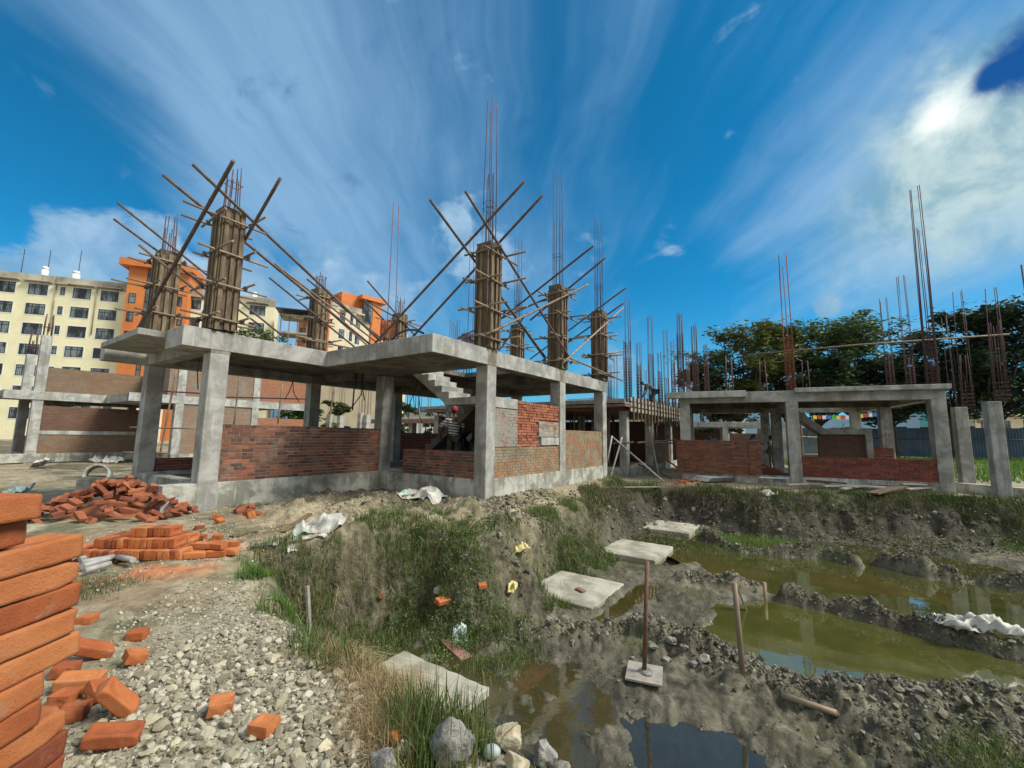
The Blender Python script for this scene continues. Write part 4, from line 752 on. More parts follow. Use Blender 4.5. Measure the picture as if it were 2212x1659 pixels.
# deck further back, seen through the middle house
bk = thing('shuttered_house', 'far propped deck seen through the middle house below the blue hills', 'building', HW(13.0, 9.5), HRZ)
for u in (0, 3.5, 7):
    for v_ in (0, 3.7, 7.4, 11.1): ubox('column', 'conc_pale', bk, u, u + .33, v_, v_ + .33, -.1, 2.6)
MB().box(-.6, 8, -.6, 12, 2.6, 2.72).build('deck', M['plank'], bk); MB().box(-.65, -.6, -.6, 12, 2.4, 2.62).build('waling', M['plyred'], bk); MB().box(-.6, 8, -.65, -.6, 2.4, 2.62).build('waling', M['plank'], bk)
for k in range(34): u, v_ = random.uniform(-.4, 7), random.uniform(-.3, 11.5); MB().tube([(u, v_, 0), (u + random.uniform(-.1, .1), v_, 2.6)], .04, 6).build('prop', M['bamboo'], bk)
# low stubs and a lower concrete frame behind the right house
lf = thing('frame_house', 'low pale concrete frame seen through the right hand house', 'building', RW(-1.5, 14.0), RRZ)
for x in (-4, 0, 4): ubox('column', 'conc_pale', lf, x, x + .35, 0, .35, -.1, 2.4); ubox('column', 'conc_pale', lf, x, x + .35, 4, 4.35, -.1, 2.4)
ubox('edge_beam', 'conc_pale', lf, -4.4, 4.5, -.02, .3, 2.4, 2.75); ubox('edge_beam', 'conc_pale', lf, -4.4, 4.5, 4, 4.3, 2.4, 2.75); ubox('slab', 'conc_shade', lf, -4.3, 1.5, .3, 4, 2.5, 2.7, bev=0); ubox('edge_beam', 'conc_pale', lf, -4.4, -4.1, .3, 4.0, 2.4, 2.75)
MB().box(-3.6, .0, 3.95, 4.0, .0, 2.1).build('brick_wall', M['bt_dark'], lf); MB().box(.4, 2.6, .05, .25, .0, 2.0).build('brick_wall', M['bt_dark'], lf)
# ================================================================== FORMWORK, CAGES, POLES ON THE SLAB
def lv(o): return o
def mesh_pole(L, r=.028, n=8, knots=True):
    mb = MB(); k = max(2, int(L / .32)); pts = []; m_ = 3
    mb.tube([(0, 0, L * i / k) for i in range(k + 1)], r, n, wob=.0)
    if knots:
        for i in range(1, k): mb.tube([(0, 0, L * i / k - .012), (0, 0, L * i / k + .012)], r * 1.14, n, cap=True)
    return mb.mesh('pole')
def aim(o, p, q):
    p = Vector(tuple(map(float, p))); q = Vector(tuple(map(float, q))); o.location = p; o.rotation_mode = 'QUATERNION'; o.rotation_quaternion = (q - p).to_track_quat('Z', 'Y'); return o
def pole(name, p, q, mat='bamboo', parent=None, r=.03, knots=True):
    L = (Vector(tuple(map(float, q))) - Vector(tuple(map(float, p)))).length; return aim(link(name, mesh_pole(L, r, 8, knots), M[mat], parent), p, q)
BOARD = MB().box(-.215, .215, -.013, .013, 0, 2.64).mesh('board'); BOARD.materials.append(M['form'])
NARROW = MB().box(-.04, .04, -.018, .018, 0, 2.60).mesh('batten'); NARROW.materials.append(M['batten'])
HALF = MB().tube([(0, 0, .05), (0, 0, 2.55)], .026, 7).mesh('batten'); HALF.materials.append(M['bamboo_dark'])
SHORT = [mesh_pole(L, .024, 7) for L in (1.15, 1.35, 1.55)]
for s_ in SHORT: s_.materials.append(M['bamboo'])
TIE = MB().box(-.03, .03, -.03, .03, -.05, .05).mesh('coupler'); TIE.materials.append(M['steel'])
def kid(me, name, par, loc=(0, 0, 0), rot=(0, 0, 0)):
    o = bpy.data.objects.new(name, me); COL.objects.link(o); o.parent = par; o.location = loc; o.rotation_euler = rot; return o
def formwork(u, v_, label, z0=3.66, levels=(.22, .95, 1.65, 2.35), seed=0, htop=2.64):
    rn = random.Random(seed); t = thing('column_shutter', label, 'formwork', HW(u + .175, v_ + .175, z0), HRZ, 'timber shutters round the columns on the middle house')
    sc = htop / 2.64
    for k, (dx, dy, rz) in enumerate(((0, -.20, 0), (0, .20, 0), (-.20, 0, math.pi / 2), (.20, 0, math.pi / 2))):
        o = kid(BOARD, 'board', t, (dx, dy, rn.uniform(0, .03)), (0, 0, rz)); o.scale.z = sc
        for j, a in enumerate((-.165, -.03, .15) if k % 2 else (-.15, .02, .165)):
            off = .036; nx, ny = (0, -1) if k == 0 else (0, 1) if k == 1 else (-1, 0) if k == 2 else (1, 0)
            px, py = (a + rn.uniform(-.015, .015), ny * (.20 + off)) if k < 2 else (nx * (.20 + off), a + rn.uniform(-.015, .015))
            o = kid(NARROW if rn.random() < .68 else HALF, 'batten', t, (px, py, rn.uniform(0, .05)), (rn.uniform(-.006, .006), rn.uniform(-.006, .006), rz)); o.scale.z = sc * rn.uniform(.95, 1.0)
    for h in levels:
        h *= sc
        for s in (-1, 1):                                         # a pair along u, a pair along v
            me = SHORT[rn.randrange(3)]; L = (1.15, 1.35, 1.55)[SHORT.index(me)]; sh = rn.uniform(-.22, .22)
            kid(me, 'clamp_pole', t, (-L / 2 + sh, s * .295, h + rn.uniform(-.03, .03)), (0, math.pi / 2 + rn.uniform(-.03, .03), rn.uniform(-.05, .05)))
            me = SHORT[rn.randrange(3)]; L = (1.15, 1.35, 1.55)[SHORT.index(me)]; sh = rn.uniform(-.22, .22)
            kid(me, 'clamp_pole', t, (s * .29, L / 2 + sh, h + .055 + rn.uniform(-.03, .03)), (math.pi / 2 + rn.uniform(-.03, .03), 0, rn.uniform(-.05, .05)))
            for s2 in (-1, 1): kid(TIE, 'coupler', t, (s * .30, s2 * .30, h + .03), (rn.uniform(-.3, .3), rn.uniform(-.3, .3), rn.uniform(0, 1)))
    return t
def ring(r, z, n=4, th=.004, round_=False):
    mb = MB(); pts = [(r * math.cos(2 * math.pi * (i + .5) / n), r * math.sin(2 * math.pi * (i + .5) / n), z + random.uniform(-.012, .012)) for i in range(n)]; mb.tube(pts + [pts[0], pts[1]], th, 5); return mb
def cage(origin, rz, label, h_long, h_short, z_from=0.0, size=.24, stirrups=(), nlong=4, nshort=4, mat='rust', rb=.008, group=None, lean=(0, 0), seed=0, cat='rebar cage'):
    """vertical bars with rectangular stirrups"""
    rn = random.Random(seed + 5); t = thing('rebar_cage', label, cat, origin, rz, group); t.rotation_euler = (lean[0], lean[1], rz); s = size / 2
    spots = [(-s, -s), (s, -s), (s, s), (-s, s), (0, -s), (s, 0), (0, s), (-s, 0)]
    for i in range(nlong + nshort):
        x, y = spots[i % 8]; top = (h_long if i < nlong else h_short) + rn.uniform(-.12, .12); k = .35 if i < nlong else .15
        MB().tube([(x, y, z_from), (x * .98, y * .98, z_from + (top - z_from) * .5), (x * (1 - k * .5) + rn.uniform(-.02, .02), y * (1 - k * .5) + rn.uniform(-.02, .02), top)], rb, 6).build('bar', M[mat], t)
    for z in stirrups:
        e = s + rb * 1.5; dz = rn.uniform(-.015, .015); MB().tube([(-e, -e, z), (e, -e, z + dz), (e, e, z), (-e, e, z - dz), (-e, -e, z), (e, -e, z + dz)], rb * .6, 5).build('stirrup', M[mat], t)
    return t
CG = 'rebar cages rising from the middle house'
FORMS = [((0, 0), 'tall brown timber column shutter above the nearest corner column', 10.19, 8.22, (7.25, 7.4)), ((3.55, 0), 'brown column shutter on the slab edge, second from the near corner', 10.17, 8.44, (7.25, 7.36)),
         ((6.78, 0), 'brown column shutter at the far right end of the slab edge', 10.04, 8.3, (7.2, 7.32)), ((-4.3, 3.72), 'large timber column shutter on the left corner, the biggest in view', 7.3, 7.15, (6.95,)),
         ((-4.3, 7.45), 'timber column shutter at the far left in front of the orange tower', 7.3, 6.9, ()), ((0, 7.45), 'smaller column shutter left of the cream block with the orange top', 7.15, 6.95, (7.0,)),
         ((3.55, 7.45), 'half hidden column shutter behind the rusty bundle of ties', 7.3, 7.1, (7.1,)), ((6.78, 3.72), 'column shutter seen between the corner shutter and its right neighbour', 10.2, 8.5, (7.2, 7.35))]
for i, ((u, v_), lab, hl, hs_, rings) in enumerate(FORMS):
    back = v_ > 7 and u > -1
    formwork(u, v_, lab, seed=i + 3, htop=2.64 if not back else 2.9)
    who = ('nearest corner column shutter', 'second shutter of the right edge', 'far right shutter of the slab edge', 'big left corner shutter', 'far left shutter by the orange tower', 'small shutter beside the cream block', 'half hidden rear shutter', 'shutter in the middle gap')[i]
    cage(HW(u + .175, v_ + .175, 3.7), HRZ, 'rusty bars standing out of the ' + who, hl - 3.7, hs_ - 3.7, 1.5, .23, [z - 3.7 for z in rings], group=CG, seed=i, rb=.0115 if v_ < 7 else .013)
cage(HW(.175, 3.895, 3.64), HRZ, 'rust red cage with a thick bundle of ties and two very long bars', 4.87, 1.25, 0, .27, [.1, .22, .35, .47, .6] + [.68 + .022 * k for k in range(24)], 2, 6, 'rustbright', .011, CG, seed=21)
cage(HW(3.72, 3.895, 3.64), HRZ, 'rusty cage with bunched ties just left of the corner shutter', 5.3, 1.75, 0, .27, [.15, .35, .55, .8, 1.0] + [1.2 + .022 * k for k in range(20)], 2, 6, 'rust', .011, CG, seed=22)
cage(HW(6.95, 7.6, 3.64), HRZ, 'short starter bars with one red ring behind the slab', 3.4, 3.2, 0, .27, [2.4], 4, 4, 'rust', .012, CG, seed=23)
# long braces: both ends surveyed in the vertical plane the brace really lies in
BR = []
def q2(x, y): return (713.2 + .3224 * x, 329.2 + .3224 * y)
def q1(x, y): return (.3224 * x, 329.2 + .3224 * y)
def q7(x, y): return (630.9 + .1488 * x, 576.0 + .1488 * y)
def brace(a, b, axis, off, lab, mat='bamboo', r=.031):
    n_, p0 = (U, HW(off, 0)) if axis == 'v' else (V, HW(0, off)); p, q = onp(*a, p0, n_), onp(*b, p0, n_)
    for e, o in ((p, q), (q, p)):
        if e[2] < 3.67: e += (o - e) * ((3.67 - e[2]) / (o[2] - e[2]))
    c = (p + q) / 2; t = pole('brace_pole', p, q, mat, None, r); tag(t, lab, 'pole', 'long braces propping the column shutters')
B = brace
B(q2(1305, 190), q2(300, 1280), 'v', -.13, 'long dark brace rising highest right of the corner shutter, foot by the rust red cage', 'bamboo_dark')
B(q2(1425, 285), q2(540, 1250), 'v', .48, 'second dark brace leaning right past the corner shutter, foot on the cantilever', 'bamboo_dark')
B(q2(905, 260), q2(1600, 1370), 'u', -.13, 'dark brace sloping from left of the corner bars down to the next shutter foot', 'bamboo_dark')
B(q2(668, 318), q2(1440, 1370), 'u', .48, 'dark brace with its top farthest left of the corner shutter', 'bamboo_dark')
B(q2(1765, 625), q2(1148, 1112), 'v', 3.42, 'dark brace tipped up right of the second edge shutter', 'bamboo_dark')
B(q2(1845, 705), q2(1340, 1125), 'v', 4.03, 'lower dark brace tipped up right of the second edge shutter', 'bamboo_dark')
B(q2(1730, 885), q2(1045, 1222), 'u', -.15, 'pale bamboo brace crossing in front between the corner shutter and its neighbour')
B(q2(1985, 905), q2(1340, 1385), 'v', 6.65, 'dark brace tipped up right of the last edge shutter', 'bamboo_dark')
B(q2(1965, 1010), q2(1400, 1410), 'v', 7.26, 'second dark brace right of the last edge shutter', 'bamboo_dark')
B(q2(1965, 1040), q2(1555, 1415), 'u', -.16, 'pale bamboo brace in front of the last edge shutter')
B(q2(1140, 965), q2(1450, 1400), 'u', 3.55, 'dark strut falling right between the corner shutter and its neighbour', 'bamboo_dark')
B(q2(1600, 1375), q2(1960, 1530), 'u', -.12, 'pale bamboo lying low along the slab edge at its far end')
B(q2(1990, 1328), q2(1690, 1372), 'u', .5, 'bamboo sticking out level from the last shutter over the sky', 'bamboo')
B(q2(1455, 975), q2(860, 1240), 'v', 3.95, 'pale pole rising behind the corner shutter to its neighbour')
B(q2(1320, 1075), q2(1130, 1330), 'v', 7.0, 'short pole low behind the corner shutter', 'bamboo_dark')
B(q1(1290, 80), q2(335, 1262), 'u', 3.60, 'very long dark brace falling right from above the big left shutter', 'bamboo_dark', .034)
B(q1(1090, 150), q2(270, 1288), 'u', 4.20, 'long dark brace passing behind the big left shutter', 'bamboo_dark', .034)
B(q1(1565, 55), q1(860, 1297), 'v', -4.80, 'dark brace rising to the highest point over the left corner', 'bamboo_dark', .036)
B(q1(1880, 170), q1(1360, 1075), 'v', -3.86, 'dark brace pointing up right behind the big left shutter', 'bamboo_dark', .034)
B(q1(785, 335), q1(1900, 1235), 'u', 7.36, 'upper of two braces reaching out over the far left shutter', 'bamboo_dark')
B(q1(760, 445), q1(1750, 1165), 'u', 7.92, 'lower of two braces reaching out over the far left shutter', 'bamboo_dark')
B(q1(930, 618), q1(1480, 1060), 'u', 5.2, 'pale bamboo brace between the two left shutters')
B(q7(-120, 60), q7(1230, 1100), 'u', 6.5, 'bamboo brace among the parallel ones before the cream block, upper', 'bamboo')
B(q7(-250, -50), q7(1100, 1150), 'u', 6.9, 'bamboo brace among the parallel ones before the cream block, lower', 'bamboo')
B(q7(-330, 160), q7(930, 1185), 'u', 7.3, 'lowest bamboo brace before the cream block', 'bamboo_dark')
B(q7(215, 180), q7(1380, 1110), 'u', 7.95, 'dark brace behind the small shutter of the cream block', 'bamboo_dark')
B(q7(1095, 208), q7(1800, 1020), 'u', 7.36, 'dark brace rising left of the two very long bars', 'bamboo_dark')
B(q7(1040, 480), q7(1330, 770), 'u', 7.6, 'short dark brace before the orange tower window', 'bamboo_dark')
B(q7(1115, 520), q7(1840, 920), 'u', 7.9, 'shallow brace running behind the rust red cage', 'bamboo_dark')
B(q7(180, 1050), q7(880, 1190), 'u', 7.2, 'bamboo lying low across the feet of the small shutter', 'bamboo')
# thin rods stacked on the slab near the stair opening
for k in range(16):
    u0, v0 = 1.2 + random.uniform(-.4, 1.2), 3.9 + random.uniform(-.1, .9); a = random.uniform(-.35, .3); p = HW(u0, v0, 3.70 + .025 * (k % 4)); q = HW(u0 + 2.4 * math.cos(a), v0 + 2.4 * math.sin(a), 3.72 + .02 * (k % 3))
    tag(pole('loose_rod', p, q, 'steel' if k % 2 else 'pipe', None, .014, False), 'thin rod in the loose stack behind the stair opening', 'rod', 'loose rods by the stair opening')
# hose arc on the slab
pts = [HW(-1.5 + .0 * t, 0) for t in (0,)]; a0, a1, a2 = onp(*q2(405, 1262), HW(0, 3.3), V), onp(*q2(505, 1203), HW(0, 2.6), V), onp(*q2(625, 1212), HW(0, 1.5), V)
arc = [tuple((1 - t) ** 2 * a0 + 2 * t * (1 - t) * (a1 + (0, 0, .22)) + t * t * a2) for t in np.linspace(0, 1, 14)]; tag(MB().tube(arc, .028, 8).build('hose', M['black']), 'thick black hose arching over the cantilever slab', 'hose')
# conduits hanging from the ceilings
def conduit(px, lab, D, r=.011):
    pts = [ond(x, y, D) for x, y in px]; tag(MB().tube([tuple(p) for p in pts], r, 6).build('conduit', M['black']), lab, 'conduit')
q9 = lambda x, y: (603.5 + .1488 * x, 795.5 + .1488 * y)
q4 = lambda x, y: (.3472 * x, 713.2 + .3472 * y)
q0 = lambda x, y: (822.9 + .1488 * x, 740.6 + .1488 * y)
conduit([q9(195, 190), q9(150, 330), q9(75, 455)], 'black conduit hanging straight at the middle left bay', 12.5); conduit([q9(195, 190), q9(205, 350), q9(285, 490)], 'black conduit bowed right in the middle left bay', 12.6)
conduit([q9(1135, 50), q9(1085, 300), q9(1060, 610)], 'thick black conduit hanging by the inner column', 11.5, .02); conduit([q9(1200, 60), q9(1190, 380), q9(1060, 560), q9(845, 695)], 'black conduit curling left before the pale block', 11.6, .014); conduit([q9(1215, 60), q9(1215, 330), q9(1235, 470)], 'short black conduit right of the curled one', 11.7, .014)
conduit([q4(1250, 140), q4(1228, 260), q4(1232, 370)], 'black conduit hanging left of the big front column', 9.6); conduit([q4(975, 215), q4(945, 280), q4(950, 345)], 'short black conduit by the far left column', 11.0)
conduit([q0(575, 480), q0(470, 750), q0(375, 990)], 'black conduit slanting beside the stair', 12.6); conduit([q0(470, 760), q0(480, 900), q0(600, 1160)], 'thin black conduit bending toward the worker', 13.0); conduit([q0(545, 700), q0(570, 980)], 'thin straight conduit left of the worker', 13.0)
conduit([q0(930, 880), q0(960, 960), q0(1020, 1040)], 'black conduit crossing behind the worker head', 13.4); conduit([q0(1000, 910), q0(930, 1030), q0(860, 1075)], 'black conduit looping behind the worker head', 13.5)
qr = lambda x, y: (1453.8 + .1736 * x, 822.9 + .1736 * y)
conduit([qr(1100, 440), qr(1190, 540), qr(1270, 615)], 'black conduit under the right house, left one', 17.5); conduit([qr(1330, 440), qr(1260, 540)], 'short black conduit under the right house', 17.6); conduit([qr(1560, 440), qr(1690, 600), qr(1660, 690), qr(1690, 790)], 'long drooping conduit right of the middle column', 17.3)
conduit([qr(2130, 530), qr(2060, 650), qr(2000, 690)], 'black conduit before the pale blue sheets', 17.2)
conduit([qr(925, 270), qr(950, 400), qr(985, 430)], 'pale wire hanging in the right house', 17.0, .01)
conduit([(1372, 874), (1371, 885), (1369, 905), (1364, 920)][0:2] + [(1295, 850), (1299, 880), (1290, 905)][:0], 'short wire by the deck corner', 17.8)
tagless = None
# ------------------------------------------------------------------ cages elsewhere
def pcage(px, ybot, ytop, ystir, D, zb, lab, nb=4, ns=4, size=.25, mat='rust', lean=(0, 0), rb=.017, yshort=None, grp='rebar cages rising from the other houses', step=.12):
    p = ond(px, ybot, D); zt = ond(px, ytop, D)[2]; zs = ond(px, ystir, D)[2] if ystir else zb; sh = ond(px, yshort, D)[2] if yshort else (zs + .3 if ystir else zb + 1)
    st_ = [q * step + .1 for q in range(int(max(0, zs - zb - .1) / step))]
    return cage((p[0], p[1], zb), HRZ, lab, zt - zb, sh - zb, 0, size, st_, nb, ns, mat, rb, grp, lean, seed=int(px))
pcage(1357, 866, 646, 765, 18.8, 3.1, 'pair of long bars over a densely tied cage at the near deck corner', 3, 5, yshort=740)
pcage(1408, 866, 684, 845, 24, 3.1, 'four straight bars standing on the deck behind the bent worker', 4, 4, yshort=765)
pcage(1441, 868, 713, 848, 29, 3.1, 'slim cage right of the bent worker', 4, 4, yshort=815)
pcage(1472, 852, 680, 716, 21, 3.1, 'fully tied tall cage left of the trees', 8, 0, mat='rust', lean=(0, .02)); pcage(1504, 852, 703, 752, 24, 3.1, 'tied cage next right of the fully tied tall one', 8, 0); pcage(1528, 852, 745, 772, 29, 3.1, 'short tied cage against the left edge of the trees', 8, 0)
for k, (x, yt, ys) in enumerate(((1382, 742, 800), (1427, 760, 812), (1456, 735, 790), (1488, 760, 800), (1318, 790, 830), (1515, 775, 800))): pcage(x, 866, yt, ys, 27 + 3 * k, 3.1, 'tied cage far back on the decks between the houses', 4, 4, rb=.02, grp='far tied cages between the houses', step=.2)
pcage(1330, 866, 770, 860, 30, 3.1, 'small distant starter bars left of the deck corner cage', 4, 0); pcage(1306, 800, 745, None, 30, 3.4, 'distant bars between the last shutter and the deck', 4, 0)
for k, (x, yt) in enumerate(((1290, 780), (1420, 815), (1463, 835), (1490, 828), (1395, 800))): pcage(x, 866, yt, None, 26 + 2 * k, 3.1, 'short distant starter bars on the deck line', 3, 0, grp='short starter bars on the far decks')
pcage(1709, 838, 552, 720, 15.6, 3.38, 'orange rusted tall cage over the middle column of the right house', 4, 4, .27, 'rustbright', (0, -.035), .012, yshort=580, step=.07)
pcage(2015, 826, 418, 735, 14.0, 3.40, 'tallest leaning cage at the right end of the right house roof', 4, 4, .27, 'rust', (0, -.055), .012, yshort=500, step=.075)
pcage(1925, 838, 650, 760, 20, 3.38, 'rusty bars left of the tallest cage on the right roof', 4, 4, .27, 'rust', (0, -.03), .013, yshort=760); pcage(1968, 834, 598, 760, 18.5, 3.38, 'three long bars between the tallest cage and the shorter left group', 4, 4, .27, 'rust', (0, -.035), .013, yshort=775)
pcage(1577, 845, 770, 845, 20, 3.38, 'short dark cage on the left half of the right roof', 4, 4, .27); pcage(1650, 845, 775, 845, 20, 3.38, 'low rusty starter bars left of the orange cage', 4, 2, .27); pcage(1742, 838, 780, 840, 20, 3.38, 'low rusty starter bars right of the orange cage', 4, 2, .27)
pcage(2093, 884, 628, 820, 13.9, za - .02, 'long bars above the first bare column at the right edge', 3, 5, .24, 'rust', (0, -.05), .010, yshort=770); pcage(2166, 872, 622, 815, 12.3, zb - .02, 'long bars above the second bare column at the right edge', 3, 5, .24, 'rust', (0, -.05), .010, yshort=700)
pcage(2222, 780, 566, None, 10.5, 3.2, 'bars cut by the right border of the photo', 2, 0, .24, 'rust', (0, -.05)); pcage(2052, 800, 685, None, 26, 3.3, 'short bars in front of the right tree', 3, 0, .24)
for k, (x, yb, yt) in enumerate(((988, 740, 690), (1003, 560, 560), (898, 870, 770), (925, 870, 775), (905, 870, 800), (880, 872, 790), (960, 872, 800))):
    if yb > yt: pcage(x, yb, yt, None, 30, 3.0, 'thin far bars seen through the middle house', 3, 0, .25, grp='thin far bars seen through the middle house')
# pole slung across the cages of the right house
tag(MB().tube([tuple(ond(1615, 766, 15.9)), tuple(ond(1850, 745, 15.0)), tuple(ond(2180, 722, 13.2))], .028, 8).build('scaffold_pole', M['bamboo']), 'long pole slung level across the cages of the right house', 'pole')
# cages on house 2 columns
def h2w(u, v_, z): return HW(u, v_ + H2, z)
for (u, v_, z, hl, lab) in ((-4.125, 3.9, 6.0, 1.1, 'dark red bars on the taller bare column at left'), (-4.125, 7.6, 5.45, 1.3, 'rusty bars on the shorter bare column at left')):
    cage(h2w(u, v_, z), HRZ, lab, hl, hl * .55, 0, .26, (.45,), 4, 4, 'rust', .02, 'bars on the left house columns', seed=int(z * 10))
for k, u in enumerate((-6.2, -7.6)): cage(h2w(u, 9.5, 3.3), HRZ, 'grey distant starter bars beside the leaning columns', 2.6, 2.2, 0, .6, (), 4, 2, 'rust', .02, 'distant starter bars at left', seed=k)
# bamboo lattice scaffold between the houses, bay by bay
for (x0, y0, x1, y1, dp) in ((345, 985, 381, 800, 17.5), (505, 918, 518, 812, 19), (600, 915, 610, 830, 20), (662, 925, 669, 825, 21), (709, 925, 722, 835, 21)):
    tag(pole('scaffold_pole', ond(x0, y0, dp), ond(x1, y1, dp), 'bamboo', None, .035), {345: 'bamboo upright beside the far left column', 505: 'bamboo upright left of the small pillar behind', 600: 'bamboo upright before the orange bricks behind', 662: 'yellow bamboo upright before the orange plinth', 709: 'second yellow bamboo upright before the pale block'}[x0], 'pole')
for (x0, y0, x1, y1, dp, lab) in ((280, 923, 425, 926, 17.2, 'level bamboo ledger behind the two left columns'), (265, 977, 360, 978, 17.2, 'low bamboo ledger behind the far left column'), (350, 845, 440, 850, 17.5, 'red brown ledger on the wall behind the left columns'), (490, 858, 660, 862, 19, 'red brown ledger along the wall in the middle left bay')):
    tag(pole('scaffold_pole', ond(x0, y0, dp), ond(x1, y1, dp), 'bamboo' if y0 > 900 else 'rust', None, .03), lab, 'pole')
# props leaning in front of the shuttered deck
def dp_(x0, y0, x1, y1, d0, d1, lab, mat='bamboo', r=.035):
    tag(pole('prop_pole', ond(x0, y0, d0), ond(x1, y1, d1), mat, None, r), lab, 'pole', 'poles leaning before the shuttered deck')
qd = lambda x, y: (1261.8 + .1488 * x, 795.5 + .1488 * y)
for a, b, d0, d1, lab, mt in (((375, 1610), (550, 1000), 16.5, 17.5, 'pale prop leaning right, left of the deck column', 'pipe'), ((1155, 1645), (415, 1000), 15.8, 17.6, 'long pale pole slanting down across the deck column', 'pipe'), ((1090, 1600), (945, 850), 17, 17.9, 'yellow bamboo leaning against the deck edge', 'bamboo'),
                          ((1350, 1440), (1035, 1205), 17.5, 18.4, 'brown pole slanting down at the deck right bay', 'bamboo_dark'), ((1280, 1600), (790, 1395), 16.8, 19, 'brown pole lying low right of the deck column', 'bamboo_dark'), ((335, 1360), (405, 985), 17, 17.6, 'grey prop beside the last house column', 'pipe'),
                          ((335, 1100), (720, 1075), 17.5, 17.6, 'level pole left of the deck column', 'bamboo_dark'), ((775, 1080), (1345, 1040), 17.7, 20, 'level bamboo right of the deck column', 'bamboo'), ((990, 1085), (1345, 1085), 18.2, 20, 'lower level bamboo right of the deck column', 'bamboo')):
    dp_(*qd(*a), *qd(*b), d0, d1, lab, mt)
for x0, y0, x1, y1, dd_, lab in ((1735, 1120 - 130, 1727, 880, 24, 'bamboo upright in the yard behind the right house'), (1700, 942, 1860, 950, 24, 'level bamboo rail in the yard behind the right house')):
    tag(pole('scaffold_pole', ond(x0, y0, dd_), ond(x1, y1, dd_), 'bamboo', None, .05), lab, 'pole')
# ================================================================== BACKGROUND
def paint(name, col, dark, stain=(.12, .11, .09), amt=.35):
    m, q = newmat(name); c = q.ramp(q.noise(q.P, .35, 6, .6), [(.35, dark), (.6, col)]); s = q.ss(q.noise(q.vm('MULTIPLY', q.P, (2.5, 2.5, .22)), 1.0, 6, .65), .56, .75)
    c = q.mix(q.m('MULTIPLY', s, amt), c, stain); q.l(c, q.b.inputs['Base Color']); q.b.inputs['Roughness'].default_value = .85; q.l(bump(q, q.noise(q.P, 8, 5, .6), .02), q.b.inputs['Normal']); return m
M['cream'] = paint('pale_yellow_paint', (.80, .76, .50), (.70, .66, .42), amt=.15); M['cream2'] = paint('cream_paint', (.68, .58, .40), (.56, .48, .33)); M['orange'] = paint('orange_paint', (.62, .20, .05), (.50, .15, .04), amt=.2)
M['parapet'] = paint('weathered_parapet', (.46, .43, .34), (.22, .19, .14), (.06, .045, .035), .7); M['white'] = simple('white_trim', [(.3, (.66, .66, .62)), (.7, (.8, .8, .76))], 3, .7, 20, .002)
M['frame'] = simple('black_window_frame', [(.3, (.015, .015, .016)), (.7, (.035, .035, .035))], 3, .5, 20, .001)
def glassm():
    m, q = newmat('curtained_glass'); s = q.n('ShaderNodeSeparateXYZ'); q.l(q.P, s.inputs[0]); w_ = q.n('ShaderNodeTexWave', wave_type='BANDS'); q.l(q.vm('MULTIPLY', q.P, (1, 0, 0)), w_.inputs['Vector']); w_.inputs['Scale'].default_value = 1.6; w_.inputs['Distortion'].default_value = 2.0
    n_ = q.ss(q.noise(q.vm('MULTIPLY', q.P, (.9, 1, .25)), 1.0, 3), .42, .6)
    c = q.mix(n_, (.02, .025, .03), q.mix(w_.outputs['Fac'], (.10, .14, .15), (.26, .31, .31))); q.l(c, q.b.inputs['Base Color']); q.b.inputs['Roughness'].default_value = .18; q.b.inputs['Specular IOR Level'].default_value = .35; return m
M['glass'] = glassm()
class Facade:
    def __init__(s, name, label, px, D, az, cat='building'):
        s.e = np.array([math.sin(R(az)), math.cos(R(az)), 0]); s.N = np.array([-s.e[1], s.e[0], 0]); s.o = ond(px, 930, D) * [1, 1, 0]; s.t = thing(name, label, cat, s.o, math.pi / 2 - R(az))
    def at(s, x, y, off=0.0):
        q = onp(x, y, s.o + s.N * off, s.N) - s.o; return float(q @ s.e), float(q[2])
    def box(s, name, mat, *b):
        return MB().box(*b).build(name, M[mat], s.t)
    def window(s, s0, s1, z0, z1, y=0.0, bars=(.36,), tr=.72, trim=True):
        w_ = thing_part('window', s.t); fr = MB(); t = .07
        if trim: s_ = MB(); [s_.box(*b) for b in ((s0 - .12, s1 + .12, y - .03, y - .005, z0 - .14, z0), (s0 - .12, s0, y - .03, y - .005, z0, z1 + .1), (s1, s1 + .12, y - .03, y - .005, z0, z1 + .1), (s0, s1, y - .03, y - .005, z1, z1 + .1))]
        for b in ((s0, s1, z0, z0 + t), (s0, s1, z1 - t, z1), (s0, s0 + t, z0, z1), (s1 - t, s1, z0, z1)): fr.box(b[0], b[1], y - .05, y + .02, b[2], b[3])
        zt = z0 + (z1 - z0) * tr; fr.box(s0, s1, y - .045, y + .015, zt - t / 2, zt + t / 2)
        for k in bars: a = s0 + (s1 - s0) * k; fr.box(a - t / 2, a + t / 2, y - .045, y + .015, z0, z1)
        me = fr.mesh('window'); me.materials.append(M['frame']); w_.data = me
        if trim: s_.build('surround', M['white'], w_)
        MB().box(s0 + .02, s1 - .02, y - .004, y + .01, z0 + .02, z1 - .02).build('pane', M['glass'], w_)
def thing_part(name, par):
    o = bpy.data.objects.new(name, bpy.data.meshes.new(name)); COL.objects.link(o); o.parent = par; return o
qa_ = lambda x, y: (.1736 * x, 548.6 + .1736 * y)
A = Facade('apartment_block', 'long pale yellow apartment block with rows of black framed windows', 0, 64, 71)
zt = A.at(*qa_(1530, 365))[1]; sE = A.at(*qa_(1520, 900))[0]; s_end = A.at(590, 700)[0]
A.box('wall', 'cream', -12, s_end, 0, 4, -1, zt - 1.4); A.box('parapet', 'parapet', -12.1, s_end + .1, -.08, .3, zt - 1.4, zt)
A.box('flat_roof', 'parapet', -12, s_end, .3, 3.9, zt - 1.6, zt - 1.2)
